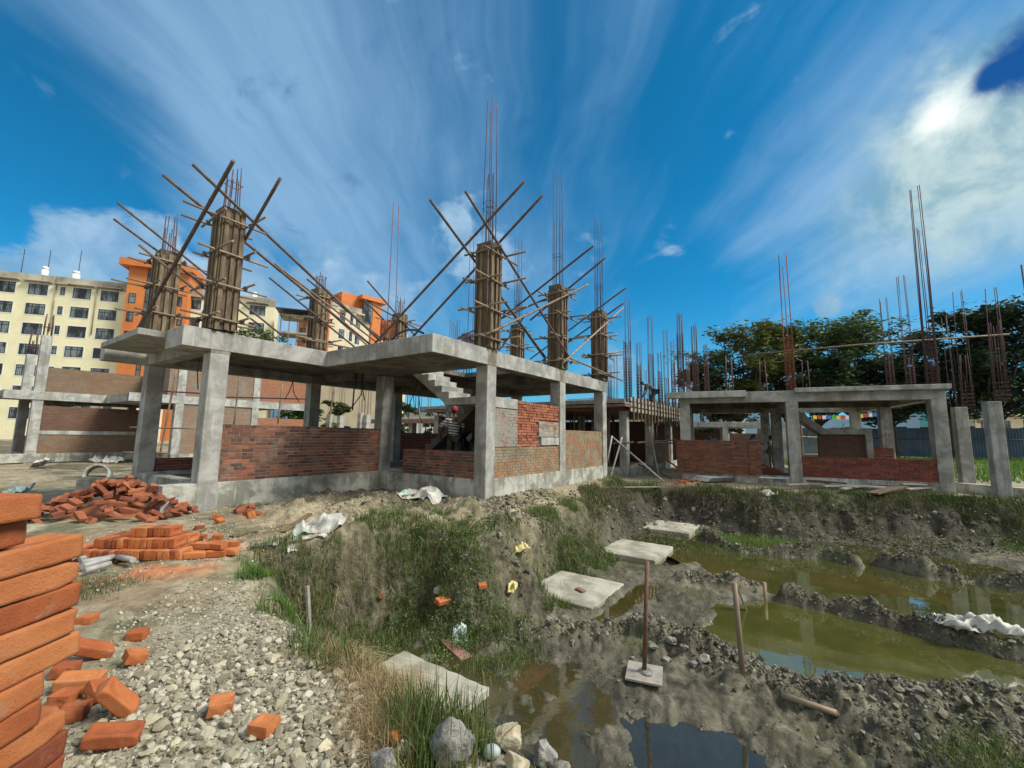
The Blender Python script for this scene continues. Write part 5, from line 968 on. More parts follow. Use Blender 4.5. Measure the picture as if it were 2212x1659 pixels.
rows = [(A.at(*qa_(1030, a))[1], A.at(*qa_(1030, b))[1]) for a, b in ((430, 560), (668, 800), (908, 1045), (1160, 1290))]; dz_ = rows[2][0] - rows[3][0]; rows += [(rows[3][0] - dz_ * k, rows[3][1] - dz_ * k) for k in (1, 2, 3)]
colsx = [(-95, 190), (355, 600), (918, 1143), (1268, 1490)]
for (a, b) in colsx:
    s0, s1 = A.at(*qa_(a, 430))[0], A.at(*qa_(b, 430))[0]
    for r_, (z1, z0) in enumerate(rows): A.window(s0, s1, z0, z1, 0, (.33, .68))
    A.box('sunshade', 'parapet', s0 - .5, s1 + .5, -.75, -.081, rows[0][0] + .35, rows[0][0] + .5)
s0, s1 = A.at(*qa_(752, 470))[0], A.at(*qa_(812, 470))[0]
for z1, z0 in rows: A.window(s0, s1, z0 + .3, z1 - .1, 0, ())
A.box('sunshade', 'parapet', s0 - .5, s1 + .5, -.75, -.081, rows[0][0] + .2, rows[0][0] + .35)
for (a, b) in ((404, 434), (541, 574)):
    s0, s1 = A.at(a, 655)[0], A.at(b, 665)[0]
    for z1, z0 in rows: A.window(s0, s1, z0, z1, 0, (.33, .68))
    A.box('sunshade', 'parapet', s0 - .5, s1 + .5, -.75, -.081, rows[0][0] + .35, rows[0][0] + .5)
for (x, y, z) in ((*[A.at(*qa_(700, 450))[0]], 0, 0), (*[A.at(*qa_(1215, 450))[0]], 0, 0)): A.t and MB().tube([(x, -.12, zt - 1.2), (x, -.12, zt - 9)], .07, 6).build('drain_pipe', M['parapet'], A.t)
for x, y0_, y1_ in ((262, -60, 215), (598, -40, 165), (975, -40, 225)):
    p0, p1 = A.at(*qa_(x, y1_), 3)[:2], A.at(*qa_(x + 55, y0_), 3)[:2]; MB().tube([(p0[0], 3, zt - .8), (p0[0] + .05, 3, max(p1[1], zt + 3.5))], .05, 6).build('antenna', M['frame'], A.t)
def tank(lab, px0, px1, ytop, facade, zb, off=3.0):
    s0, z0 = facade.at(px0, ytop, off); s1, z1 = facade.at(px1, ytop, off); c = facade.o + facade.e * (s0 + s1) / 2 + facade.N * off; t = thing('water_tank', lab, 'water tank', (c[0], c[1], zb)); r = (s1 - s0) / 2; h = max(1.0, z1 - zb)
    MB().tube([(0, 0, 0), (0, 0, h * .86)], r, 16).build('drum', M['white'], t); MB().tube([(0, 0, h * .86), (0, 0, h)], r * 1.06, 16, r1=r * .8).build('lid', M['white'], t)
tank('white roof tank farther left on the yellow block', *[qa_(x, 0)[0] for x in (528, 612)], qa_(0, 165)[1], A, zt - 1.2); tank('white roof tank nearer the orange tower', *[qa_(x, 0)[0] for x in (908, 1002)], qa_(0, 222)[1], A, zt - 1.2); tank('small white roof tank right of the big left shutter', 545, 556, 632, A, zt - 1.2)
O = Facade('stair_tower', 'orange stair tower attached to the yellow apartment block', 229, float((A.o + A.e * sE)[1]) - 1.5, 71)
sO = O.at(400, 700)[0]; ztO = O.at(*qa_(1560, 75))[1]
O.box('wall', 'orange', .3, sO, 0, 6, -1, ztO - .9); O.box('roof_slab', 'orange', -.75, sO + .6, -.9, 7, ztO - 1.0, ztO + .15)
for x0, x1 in ((1610, 1680),):
    for ya, yb in ((485, 612), (718, 842), (955, 1082)): (s0, z1), (s1, z0) = O.at(*qa_(x0 - (ya - 485) * .13, ya)), O.at(*qa_(x1 - (ya - 485) * .13, yb)); O.window(s0, s1, z0, z1, 0, (), .7, False)
s0, z1 = O.at(*qa_(1850, 175)); s1 = O.at(*qa_(1905, 175))[0]; O.window(s0, s1, 3, z1, -.02, (.5,), .5, False)
for k in range(1, 9): O.box('glazing_bar', 'frame', s0, s1, -.09, -.06, 3 + (z1 - 3) * k / 9 - .05, 3 + (z1 - 3) * k / 9 + .05)
for ya in (640, 682, 722): (s0, z1), (s1, z0) = O.at(383, ya), O.at(392, ya + 22); O.window(s0, s1, z0, z1, 0, (), .7, False)
Cb = Facade('apartment_block', 'cream apartment block with an orange top storey beside the small column shutter', 697, 79, 41)
s1_ = Cb.at(*q7(1140, 800))[0]; zc_ = Cb.at(*q7(850, 590))[1]
sl = Cb.at(*q7(480, 800))[0]
Cb.box('wall', 'cream2', .02, s1_, 0, 14, -1, zc_ - 1.0); Cb.box('parapet', 'parapet', 0, s1_, -.08, .25, zc_ - 1.0, zc_ + .2); Cb.box('pier', 'orange', sl, -.0, -.05, 12, -1, zc_ - .9)
se = Cb.at(*q7(1210, 800))[0]; Cb.box('tower', 'orange', s1_ + .01, se + 1.0, -.4, 9, -1, Cb.at(*q7(1160, 460))[1])
(pa, pz1), (pb, pz0) = Cb.at(*q7(790, 470), 2.5), Cb.at(*q7(1240, 600), 2.5)
Cb.box('penthouse', 'orange', s1_ - 6.0, se + 1.3, .9, 9, zc_ - .9, Cb.at(*q7(1160, 455))[1]); Cb.box('roof_slab', 'orange', s1_ - 2.6, se + 1.9, -.9, 9.3, Cb.at(*q7(1180, 520))[1], Cb.at(*q7(1200, 470))[1])
Cb.box('penthouse', 'orange', 1.2, s1_ - 7.0, 3.0, 10, zc_ - .9, zc_ + 2.6)
for ranges in (((695, 770, 660, 780), (847, 885, 705, 835), (928, 990, 748, 868)), ((678, 755, 898, 1035), (828, 870, 940, 1068), (912, 975, 985, 1095)), ((662, 735, 1150, 1230),)):
    for x0, x1, ya, yb in ranges: (s0, z1), (s1, z0) = Cb.at(*q7(x0, ya)), Cb.at(*q7(x1, yb)); z0 = z1 - 1.9; Cb.window(s0, s1, z0, z1, 0, (.5,), .7, True)
for x0, x1, ya in ((700, 800, 625), (935, 1030, 690)): (s0, z1), (s1, _) = Cb.at(*q7(x0, ya)), Cb.at(*q7(x1, ya)); Cb.box('sunshade', 'cream2', s0, s1, -.8, -.081, z1 - .1, z1 + .1)
(s0, z1), (s1, z0) = Cb.at(*q7(1040, 515), -.2), Cb.at(*q7(1160, 690), -.2); Cb.window(s0, min(s1, se + .8), z1 - 4.0, z1, -.42, (.25, .5, .75), .6, False)
MB().tube([(1.5, 1.5, zc_ - 1), (1.5, 1.5, zc_ + .4)], 1.0, 14).build('roof_tank', M['frame'], Cb.t)
Db = Facade('apartment_block', 'farther cream and orange block right of the rust red cage', 822, 95, 41)
Db.box('wall', 'cream2', -1, 6, 0, 10, -1, Db.at(840, 712)[1]); Db.box('band', 'orange', -1, 2.2, -.1, 10.1, Db.at(840, 722)[1], Db.at(840, 694)[1])
for ya in (715, 748): (s0, z1), (s1, z0) = Db.at(813, ya), Db.at(820, ya + 18); Db.window(s0, s1, z0, z1, -.12, (.5,), .6, False)
Eb = Facade('unfinished_building', 'unfinished building with scaffold gallery between the yellow and cream blocks', 583, 72, 71)
ze = Eb.at(603, 662)[1]; se_ = Eb.at(668, 700)[0]; Eb.box('wall', 'orange', 3.4, se_ + 2, 3, 10, -1, ze - 1.4); Eb.box('wall', 'cream2', 5.2, se_ + 2, 2.2, 2.98, -1, ze - 4.5)
for k in range(4): Eb.box('gallery_floor', 'parapet', 0, 5.0, 0, 4, ze - 1.5 - 3.1 * k, ze - 1.2 - 3.1 * k)
for x in (.3, 1.6, 2.9, 4.4):
    MB().tube([(x, .1, 0), (x, .1, ze - 1)], .08, 6).build('scaffold_upright', M['bamboo_dark'], Eb.t)
MB().box(-.5, 6.0, -1, 4, ze - .55, ze - .4).build('tin_roof', M['frame'], Eb.t)
(s0, z1), (s1, z0) = Eb.at(649, 708, 2.2), Eb.at(659, 726, 2.2); Eb.window(s0, s1, z0, z1, 2.18, (.5,), .6, False)
# green plot in front of the blocks (low pale sheds seen under the left beam)
# hills
def hills():
    n = 260; th = np.radians(np.linspace(-80, 80, n)); rows_ = []; prof = 150 + 55 * fbm(th * 5, th * 0, oct=5, seed=4) + 60 * np.exp(-((th - .32) / .25) ** 2) + 30 * np.exp(-((th + .1) / .2) ** 2)
    ks = ((0, 2300, -5), (.35, 2500, .35), (.7, 2700, .75), (1.0, 2900, 1.0), (1.2, 3300, .3)); vs = []
    for (k, r_, h) in ks:
        z = np.where(h < 0, -5.0, prof * h + 16 * fbm(th * 22, th * 0 + k * 3, oct=4, seed=8)); vs.append(np.stack([np.sin(th) * r_, np.cos(th) * r_, z], 1))
    VV = np.concatenate(vs); i = (np.arange(len(ks) - 1) * n)[:, None]; j = np.arange(n - 1)[None]; FF = np.stack([i + j, i + j + 1, i + n + j + 1, i + n + j], -1).reshape(-1, 4); return npmesh('hills', VV, FF, 4, True)
tag(link('hills', hills(), simple('haze_toned_hillside', [(.3, (.03, .085, .12)), (.7, (.05, .11, .14))], .01, .95, .05, 3)), 'wooded hills on the horizon, distance haze coloured into them', 'hills', kind='structure')  # blue of far haze put into the hillside colour
# ------------------------------------------------------------------ trees
def leafmat(name, stops):
    m, q = newmat(name); c = q.ramp(attr(q, 'rnd'), stops); q.l(c, q.b.inputs['Base Color']); q.b.inputs['Roughness'].default_value = .55
    t = q.n('ShaderNodeBsdfTranslucent'); q.l(c, t.inputs[0]); mx = q.n('ShaderNodeMixShader'); mx.inputs[0].default_value = .3; q.l(q.b.outputs[0], mx.inputs[1]); q.l(t.outputs[0], mx.inputs[2]); q.l(mx.outputs[0], q.o.inputs[0]); return m
M['leaf'] = leafmat('tree_leaves', [(0, (.03, .06, .015)), (.5, (.075, .125, .025)), (1, (.16, .20, .05))]); M['leaf_dk'] = leafmat('dark_tree_leaves', [(0, (.014, .034, .014)), (.6, (.036, .068, .024)), (1, (.07, .11, .035))])
M['leaf_ol'] = leafmat('olive_tree_leaves', [(0, (.04, .06, .012)), (.5, (.09, .115, .018)), (1, (.19, .19, .035))])
def tree(label, base, H, W_, clusters, mat='leaf', leaf=.16, nleaf=9000, seed=0, name='broadleaf_tree', trunk=.28, low=.35, fork=.32, group=None, flat=.62):
    nleaf = int(nleaf * 1.35); leaf *= 1.1
    rn = np.random.default_rng(seed); t = thing(name, label, 'tree', base, 0, group); mb = MB(); tp = np.array([rn.normal(0, .2), rn.normal(0, .2), H * fork]); mb.tube([(0, 0, -.3), tuple(tp * .5), tuple(tp)], trunk, 8, r1=trunk * .62); cs = []
    for k in range(clusters):
        f = rn.uniform(low, 1.0); ww = W_ / 2 * math.sqrt(max(.08, 1 - ((f - .62) / .5) ** 2)) * rn.uniform(.35, 1.0); a = rn.uniform(0, 2 * math.pi); c = np.array([math.cos(a) * ww, math.sin(a) * ww * .8, H * min(f, .965)])
        cs.append(c); mid = tp * .4 + c * .6 + rn.normal(0, .3, 3) * [1, 1, .5]; mid[2] = tp[2] + (c[2] - tp[2]) * .45; mb.tube([tuple(tp * (.75 + .25 * rn.random())), tuple(mid), tuple(c)], trunk * .36, 5, r1=.03)
        for j in range(3): e = c + rn.normal(0, 1, 3) * [H * .07, H * .07, H * .03]; mb.tube([tuple(mid * .4 + c * .6), tuple((mid * .4 + c * .6 + e) / 2 + [0, 0, .1]), tuple(e)], .035, 4, r1=.012)
    mb.build('trunk', M['bark'], t); cs = np.array(cs); sub = []
    for c in cs:                                                   # sprays inside each cluster
        for j in range(7): sub.append(np.append(c + rn.normal(0, 1, 3) * [H * .085, H * .085, H * .035], rn.uniform(.5, 1)))
    sub = np.array(sub); idx = rn.integers(0, len(sub), nleaf); s_ = sub[idx]; P = s_[:, :3] + rn.normal(0, 1, (nleaf, 3)) * np.array([H * .042, H * .042, H * .042 * flat])[None] * s_[:, 3:4]
    q = np.array([[-1, -.45, 0], [1, -.45, 0], [1, .45, .0], [-1, .45, .0]]) ; a = rn.uniform(0, 6.28, nleaf); b = rn.normal(0, .6, nleaf); ca, sa, cb_, sb = np.cos(a), np.sin(a), np.cos(b), np.sin(b); sz = leaf * rn.uniform(.5, 1.2, nleaf); VV = []
    for (x, y, z) in q: X = x * ca - y * sa * cb_; Y = x * sa + y * ca * cb_; Z = y * sb + x * np.sin(b * .7) * .5; VV.append(P + np.stack([X, Y, Z], 1) * sz[:, None])
    VV = np.stack(VV, 1).reshape(-1, 3); FF = (np.arange(nleaf) * 4)[:, None] + np.array([[0, 1, 2, 3]]); r_ = np.clip(rn.uniform(0, .7, nleaf) + (s_[:, 3] - .5) * .5, 0, 1); link('crown', npmesh('crown', VV, FF, 4, False, dict(rnd=np.repeat(r_, 4))), M[mat], t)
def ptree(lab, px, ytop, wpx, D, cl, **k):
    p = ond(px, 975, D) * [1, 1, 0]; H = ond(px, ytop, D)[2]; tree(lab, p, H, wpx * D / F_PX, cl, **k)
TG = 'tall trees behind the right house'
ptree('olive tinted tree at the left end of the tree line', 1600, 718, 175, 42, 26, mat='leaf_ol', seed=1, group=TG, nleaf=9500); ptree('rounded tree behind the orange rusted cage', 1700, 704, 150, 44, 24, mat='leaf_ol', seed=2, group=TG, nleaf=9000)
ptree('feathery crowned tree in the middle of the tree line', 1838, 697, 200, 43, 28, mat='leaf', seed=3, group=TG, nleaf=10500); ptree('dense dark tree low between the feathery tree and the orange cage', 1775, 772, 150, 40, 22, mat='leaf_dk', seed=4, group=TG, nleaf=9500)
ptree('big dark spreading tree behind the bare columns', 2060, 692, 200, 38, 30, mat='leaf_dk', seed=5, group=TG, nleaf=12000); ptree('broad dark tree cut by the right border', 2170, 680, 220, 36, 32, mat='leaf_dk', seed=6, group=TG, nleaf=12000); ptree('dark tree low right of the feathery tree', 1935, 765, 150, 40, 20, mat='leaf_dk', seed=7, group=TG, nleaf=8500)
ptree('low dark tree at the left foot of the tree line', 1550, 790, 110, 40, 16, mat='leaf_dk', seed=8, group=TG, nleaf=6000, low=.2)
BG = 'small green trees between the houses and the blocks'
ptree('small tree before the pale block, seen under the slab', 640, 842, 60, 34, 12, seed=11, nleaf=3500, leaf=.13, group=BG, low=.15, fork=.2, trunk=.1); ptree('bushy tree behind the low concrete stubs', 725, 872, 60, 32, 12, seed=12, nleaf=3500, leaf=.13, group=BG, low=.1, fork=.15, trunk=.1)
ptree('leafy tree top showing above the slab left of the small shutter', 535, 712, 55, 45, 12, seed=13, nleaf=3000, leaf=.16, group=BG, low=.5, trunk=.15); ptree('dark shrubby tree beside the hills seen through the house', 868, 872, 34, 40, 8, seed=14, nleaf=1800, leaf=.15, group=BG, low=.1, fork=.15, trunk=.1)
ptree('bright green tree below the stair landing, far behind', 945, 880, 34, 45, 8, seed=15, nleaf=1800, leaf=.15, group=BG, low=.1, fork=.15, trunk=.1); ptree('shrub growing behind the left house below its beam', 165, 852, 120, 40, 9, seed=16, nleaf=2600, leaf=.15, group=BG, low=.3, trunk=.1)
# concrete stubs with bars seen through the middle house
for k, (x, yt, yb, D) in enumerate(((713, 895, 908, 27), (736, 898, 909, 27), (780, 892, 909, 26), (793, 896, 910, 26))):
    p = ond(x, yb, D); t = thing('column_stub', ('pale concrete stub with bars, far left of four', 'pale concrete stub with bars, second of four from the left', 'pale concrete stub with bars, third of four from the left', 'pale concrete stub with bars nearest the inner column')[k], 'column', (p[0], p[1], 0), HRZ, 'pale stubs behind the middle house'); zt_ = ond(x, yt, D)[2]
    ubox('stub', 'conc_pale', t, -.16, .16, -.16, .16, -.1, zt_)
    for (a, b) in ((-.11, -.11), (.11, -.11), (.11, .11), (-.11, .11)): MB().tube([(a, b, zt_), (a * .9, b * .9, zt_ + 2.4)], .012, 5).build('bar', M['rust'], t)
# ------------------------------------------------------------------ sheet fence, sheds, flags
def corr(p, q, z0, z1, wl=.18, amp=.03):
    L = math.dist(p[:2], q[:2]); n = int(L / wl * 4); d = ((q[0] - p[0]) / L, (q[1] - p[1]) / L); vs = []; fs = []
    for i in range(n + 1):
        s_ = L * i / n; o = amp * math.sin(2 * math.pi * s_ / wl)
        for zz_ in (z0, z1): vs.append((p[0] + d[0] * s_ - d[1] * o, p[1] + d[1] * s_ + d[0] * o, zz_))
    for i in range(n): fs.append((2 * i, 2 * i + 2, 2 * i + 3, 2 * i + 1))
    return MB().add(vs, fs, True)
M['sheet'] = simple('pale_blue_sheet', [(.3, (.20, .27, .32)), (.7, (.34, .42, .46))], .8, .5, 20, .004, metallic=.2); M['sheet_dk'] = simple('blue_grey_sheet', [(.3, (.06, .11, .17)), (.7, (.12, .19, .27))], .8, .5, 20, .004, metallic=.2)
fe = thing('sheet_fence', 'blue grey corrugated sheet fence closing the yard behind the right house', 'fence', (0, 0, 0)); pa_, pb_, pc_ = ond(1640, 960, 50), ond(1885, 960, 46), ond(2330, 975, 36)
k0 = 0
for (a, b, n_) in ((pa_, pb_, 9), (pb_, pc_, 14)):
    for i in range(n_):
        s_, e_ = a + (b - a) * i / n_, a + (b - a) * ((i + 1) / n_) ; z1 = 3.05 + (i * 37 % 5 - 2) * .05; corr(s_, e_, .1, z1).build('panel', M['sheet' if (i + k0) % 3 or k0 == 0 else 'sheet_dk'] if k0 == 0 else M['sheet_dk'], fe); MB().box(s_[0] - .05, s_[0] + .05, s_[1] + .05, s_[1] + .15, 0, 3.0).build('post', M['bamboo_dark'], fe)
    MB().tube([(a[0], a[1] - .1, 1.9), (b[0], b[1] - .1, 1.9)], .04, 6).build('rail', M['steel'], fe); k0 += 1
M['tealpaint'] = simple('teal_paint', [(.3, (.10, .40, .36)), (.7, (.18, .55, .48))], .8, .6, 20, .003); M['bluepaint'] = simple('bright_blue_paint', [(.3, (.05, .24, .55)), (.7, (.09, .33, .68))], .8, .6, 20, .003)
def shed(lab, px0, px1, yt, D, walls, roof, dz=.35, name='small_house'):
    a, b = ond(px0, 960, D), ond(px1, 960, D); zt_ = ond(px0, yt, D)[2]; w_ = b[0] - a[0]; t = thing(name, lab, 'house', ((a[0] + b[0]) / 2, D + 2, 0)); MB().box(-w_ / 2, w_ / 2, -2, 2, -.2, zt_ - dz).build('wall', M[walls], t); MB().box(-w_ / 2 - .3, w_ / 2 + .3, -2.3, 2.3, zt_ - dz, zt_).build('roof', M[roof], t)
    for k in range(max(1, int(w_ / 2.6))):
        x = -w_ / 2 + 1.2 + 2.6 * k
        if x + .5 < w_ / 2:
            f = MB().box(x - .5, x + .5, -2.03, -1.98, zt_ - dz - 1.5, zt_ - dz - .5).build('window', M['frame'], t); MB().box(x - .42, x + .42, -2.04, -2.035, zt_ - dz - 1.42, zt_ - dz - .58).build('pane', M['glass'], f)
shed('low cream house with a flat roof beyond the fence at right', 2112, 2330, 893, 52, 'cream2', 'cream2'); shed('narrow teal house behind the bare columns', 2058, 2096, 862, 54, 'tealpaint', 'bluepaint', .5); shed('small white house seen through the right house', 1560, 1612, 888, 60, 'white', 'conc_pale'); shed('low grey shed seen under the middle of the deck', 1380, 1440, 905, 55, 'white', 'parapet')
shed('long pale shed glimpsed under the beam of the left house', 60, 285, 855, 52, 'cream2', 'parapet'); shed('pale block seen under the slab of the middle house', 640, 830, 780, 58, 'cream2', 'parapet', name='pale_house'); shed('grey wall and sheds behind the far deck', 860, 1010, 893, 60, 'white', 'parapet')
fl = thing('prayer_flags', 'string of coloured prayer flags hung across the yard behind the right house', 'flags', (0, 0, 0)); fa, fb_ = ond(1755, 897, 34), ond(1905, 890, 34); FC = [(.8, .65, .05), (.6, .06, .05), (.75, .75, .75), (.06, .2, .6), (.1, .42, .1)]
fm = [simple('flag_cloth_' + n_, [(.3, tuple(k * .8 for k in c)), (.7, c)], 3, .8, 30, .002) for n_, c in zip(('yellow', 'red', 'white', 'blue', 'green'), FC)]; MB().tube([tuple(fa), tuple((fa + fb_) / 2 - (0, 0, .15)), tuple(fb_)], .012, 5).build('string', M['steel'], fl)
for i in range(15): c = fa + (fb_ - fa) * (i + .5) / 15 - (0, 0, .15 * (1 - abs(i - 7) / 7.5)); MB().box(c[0] - .15, c[0] + .15, c[1] - .004 + .0, c[1] + .004, c[2] - .30, c[2]).build('flag', fm[i % 5], fl)
# ================================================================== PADS, STAKES
for (u0, u1, v0, v1, lab) in ((-5.25, -3.92, -3.2, -1.9, 'nearest pale concrete footing pad half hidden by grass'), (-1.34, .05, -3.2, -1.93, 'large pale concrete pad behind the rusty pipe stand'), (1.86, 3.36, -3.22, -1.9, 'third concrete footing pad from the camera'), (5.1, 6.6, -3.2, -1.9, 'farthest concrete footing pad below the house corner')):
    c = HW((u0 + u1) / 2, (v0 + v1) / 2, -1.15); mb = MB(); n = 14; du, dv = (u1 - u0) / 2, (v1 - v0) / 2; rn = random.Random(int(u0 * 10)); pts = []
    for (a, b) in (((-1, -1), (1, -1)), ((1, -1), (1, 1)), ((1, 1), (-1, 1)), ((-1, 1), (-1, -1))):
        for i in range(n): t = i / n; pts.append(((a[0] + (b[0] - a[0]) * t) * du + rn.uniform(-.012, .012), (a[1] + (b[1] - a[1]) * t) * dv + rn.uniform(-.012, .012)))
    o = mb.prism(pts, 0, .14 + .0).build('footing_pad', M['pad']); o.location = tuple(c); o.rotation_euler = (0, 0, HRZ); bevel(o, .01); tag(o, lab, 'footing', 'concrete footing pads in the pit')
def upright(lab, px, ptop, name='stake', mat='batten', r=.02, sq=False, cat='stake'):
    f = onground(*px); t_ = onp(ptop[0], ptop[1], f, np.array([0, 1.0, 0])); f = f - (0, 0, .1)
    if sq: o = MB().bar(tuple(f), tuple(t_), r * 2, r * 1.1).build(name, M[mat]); bevel(o, .003)
    else: o = MB().tube([tuple(f), tuple((f + t_) / 2 + (.004, 0, 0)), tuple(t_)], r, 10).build(name, M[mat])
    return tag(o, lab, cat)
upright('wooden stake standing in the cut near the bright grass', (671, 1368), (664, 1266), sq=True, mat='plank', r=.026)
upright('bamboo stake standing on the mud ridge by the pool', (1605, 1457), (1586, 1258), mat='bamboo', r=.027)
upright('short pale peg standing in the pool', (1654, 1304), (1651, 1258), mat='bamboo', r=.03); upright('shortest peg just above the pool water', (1674, 1270), (1671, 1256), mat='bamboo', r=.035)
f = onz(1612, 1318, WZ); t_ = onp(1590, 1262, f, np.array([0, 1.0, 0])); tag(MB().bar(tuple(f), tuple(t_), .05, .012).build('wood_strip', M['plank']), 'pale wood strip leaning on the bamboo stake', 'wood strip')
f = onground(1392, 1460); tp_ = onp(1398, 1216, f, np.array([0, 1.0, 0])); ps = thing('pipe_stand', 'rusty steel pipe standing on a square board in the mud', 'pipe stand', f + (0, 0, .02), HRZ + .25)
M['rustpipe'] = simple('rusty_pipe', [(.3, (.07, .035, .025)), (.55, (.16, .075, .05)), (.75, (.26, .13, .08))], 9, .7, 70, .002)
rz_ = Matrix.Rotation(-(HRZ + .25), 3, 'Z'); tl = rz_ @ Vector(tuple(tp_ - f)); MB().tube([(0, 0, .02), tuple(tl)], .024, 14).build('pipe', M['rustpipe'], ps); bevel(MB().box(-.20, .20, -.19, .19, -.005, .02).build('base_board', M['plank'], ps), .003)
bv_, bf_ = ico(2); MB().add(rockverts(bv_, 5, .3, .4) * np.array([.10, .09, .07]) + np.array([.01, -.02, .02]), [tuple(q) for q in bf_]).build('mortar_lump', M['rock'], ps)
# ------------------------------------------------------------------ bricks, every one its own object
def brick_mesh(seed, cuts=(7, 4, 2), dims=(.228, .110, .066), chip=.004, rad=.003, frog=True):
    nx, ny, nz = cuts; bm = bmesh.new(); bmesh.ops.create_cube(bm, size=1); 
    for ax, c in ((0, nx), (1, ny), (2, nz)):
        es = [e for e in bm.edges if abs((e.verts[1].co - e.verts[0].co).normalized()[ax]) > .9]; bmesh.ops.subdivide_edges(bm, edges=es, cuts=c, use_grid_fill=True)
    P = np.array([q.co[:] for q in bm.verts]) * np.array(dims); h = np.array(dims) / 2 - rad; Q = np.clip(P, -h, h); dd = P - Q; L = np.linalg.norm(dd, axis=1); k = L > 1e-9; P[k] = Q[k] + dd[k] / L[k][:, None] * rad
    n = fbm(P[:, 0] * 22 + seed * 3.1, P[:, 1] * 22, P[:, 2] * 22, oct=3, seed=seed); n2 = fbm(P[:, 0] * 9 + seed, P[:, 1] * 9, P[:, 2] * 9, oct=2, seed=seed + 50)
    P *= (1 + (n * chip + n2 * chip * 1.3)[:, None] * 6); corner = (np.abs(P) / (np.array(dims) / 2)).sum(1); P *= 1 - np.clip(corner - 2.5, 0, 1)[:, None] * np.clip(n2 - (.0 if cuts[0] > 10 else .2), 0, 1)[:, None] * (.5 if cuts[0] > 10 else .35)
    if frog: a = (P[:, 2] > dims[2] * .45) & (np.abs(P[:, 0]) < dims[0] * .36) & (np.abs(P[:, 1]) < dims[1] * .26); P[a, 2] -= .008
    for q, p in zip(bm.verts, P): q.co = p
    me = bpy.data.meshes.new('brick'); bm.to_mesh(me); bm.free(); me.polygons.foreach_set('use_smooth', [nx > 10] * len(me.polygons)); me.materials.append(M['brick']); return me
BV = [brick_mesh(s) for s in range(8)]; BN = [brick_mesh(s + 20, (18, 9, 6), (.226, .112, .0655), .0055, .0035) for s in range(6)]; BH = [brick_mesh(s + 40, (6, 5, 3), (.12, .108, .066), .009, .006) for s in range(4)]
BP = []
for me in BV: m2 = me.copy(); m2.materials.clear(); m2.materials.append(M['brick_pile']); BP.append(m2)
def brick(me, loc, rot, lab, grp, name='brick'):
    o = bpy.data.objects.new(name, me); COL.objects.link(o); o.location = tuple(map(float, loc)); o.rotation_euler = rot; return tag(o, lab, 'brick', grp)
rn = random.Random(3)
# stack at the left border, seen from an arm's length
FX = -1.24; zz = .035; k = 0
while zz < 1.27:
    tx = 176 if zz > .93 else (108 if zz > .79 else 150); cand = [onp(tx, y_, (FX, 0, 0), np.array([1.0, 0, 0])) for y_ in range(1080, 2600, 8)]; ye = float(min(cand, key=lambda c_: abs(c_[2] - max(zz, .3)))[1]) + rn.uniform(-.008, .008); zc_b = zz
    tilt = rn.uniform(-.03, .03); jx = rn.uniform(-.014, .010)
    brick(BN[k % 6], (FX - .056 + jx, ye - .113 + rn.uniform(-.02, .012), zc_b), (0, tilt, math.pi / 2 + rn.uniform(-.09, .05)), 'orange brick laid in the near stack cut by the left border', 'bricks in the near stack')
    brick(BN[(k + 3) % 6], (FX - .056 + rn.uniform(-.01, .006), ye - .35, zc_b), (0, 0, math.pi / 2 + rn.uniform(-.03, .03)), 'orange brick laid in the near stack cut by the left border', 'bricks in the near stack')
    if zz > 1.05: brick(BN[(k + 1) % 6], (FX - .172, ye - .12, zc_b), (0, 0, math.pi / 2), 'orange brick laid in the near stack cut by the left border', 'bricks in the near stack')
    zz += .0685; k += 1
for (x, y, rz) in ((FX - .125, 1.09, .05), (FX - .125, .93, -.06), (FX - .14, .80, .1)): brick(BN[k % 6], (x, y, zz + .001), (0, 0, rz), 'orange brick laid crosswise under the top brick of the near stack', 'crosswise bricks under the top of the near stack'); k += 1
brick(BN[2], (FX - .04, 1.035, zz + .070), (0, .03, math.pi / 2 - .03), 'topmost orange brick of the near stack', None)
brick(BN[4], (FX - .16, .93, zz + .070), (0, 0, math.pi / 2 + .1), 'brick beside the topmost one of the near stack', None); brick(BN[1], (FX - .13, .97, zz + .138), (.0, .25, math.pi / 2 + .3), 'tilted orange brick cut by the left border above the near stack', None)
# heaped pile
cx, cy = -7.30, 8.02; n = 0
for L_, (cnt, f0, f1) in enumerate(((44, .78, 1.0), (40, .5, .8), (26, .22, .52), (12, 0, .25))):
    for i in range(cnt):
        a = 2 * math.pi * (i + rn.random() * .7) / cnt; f = rn.uniform(f0, f1); x, y = cx + math.cos(a) * 1.30 * f + .15, cy + math.sin(a) * .80 * f
        if math.cos(a) < 0: x -= (.25) * f
        h = .60 * (1 - f) ** .9; brick(BP[rn.randrange(8)], (x, y, hat(x, y) + .03 + h), (rn.gauss(0, .38), rn.gauss(0, .38), rn.uniform(0, 6.28)), 'brown red brick tumbled in the heap beside the concrete footing', 'bricks in the tumbled heap')
MB().add([(cx + .1 + 1.12 * math.cos(a) * f, cy + .68 * math.sin(a) * f, hat(cx, cy) - .12 + .46 * (1 - f)) for f in (1.0, .66, .33, .02) for a in [2 * math.pi * i / 20 for i in range(20)]], [(r_ * 20 + i, r_ * 20 + (i + 1) % 20, (r_ + 1) * 20 + (i + 1) % 20, (r_ + 1) * 20 + i) for r_ in range(3) for i in range(20)] + [tuple(range(60, 80))], True).build('brick_rubble', M['brick_pile'])
tag(bpy.data.objects['brick_rubble'], 'broken brick rubble filling the inside of the tumbled heap', 'rubble', kind='stuff')
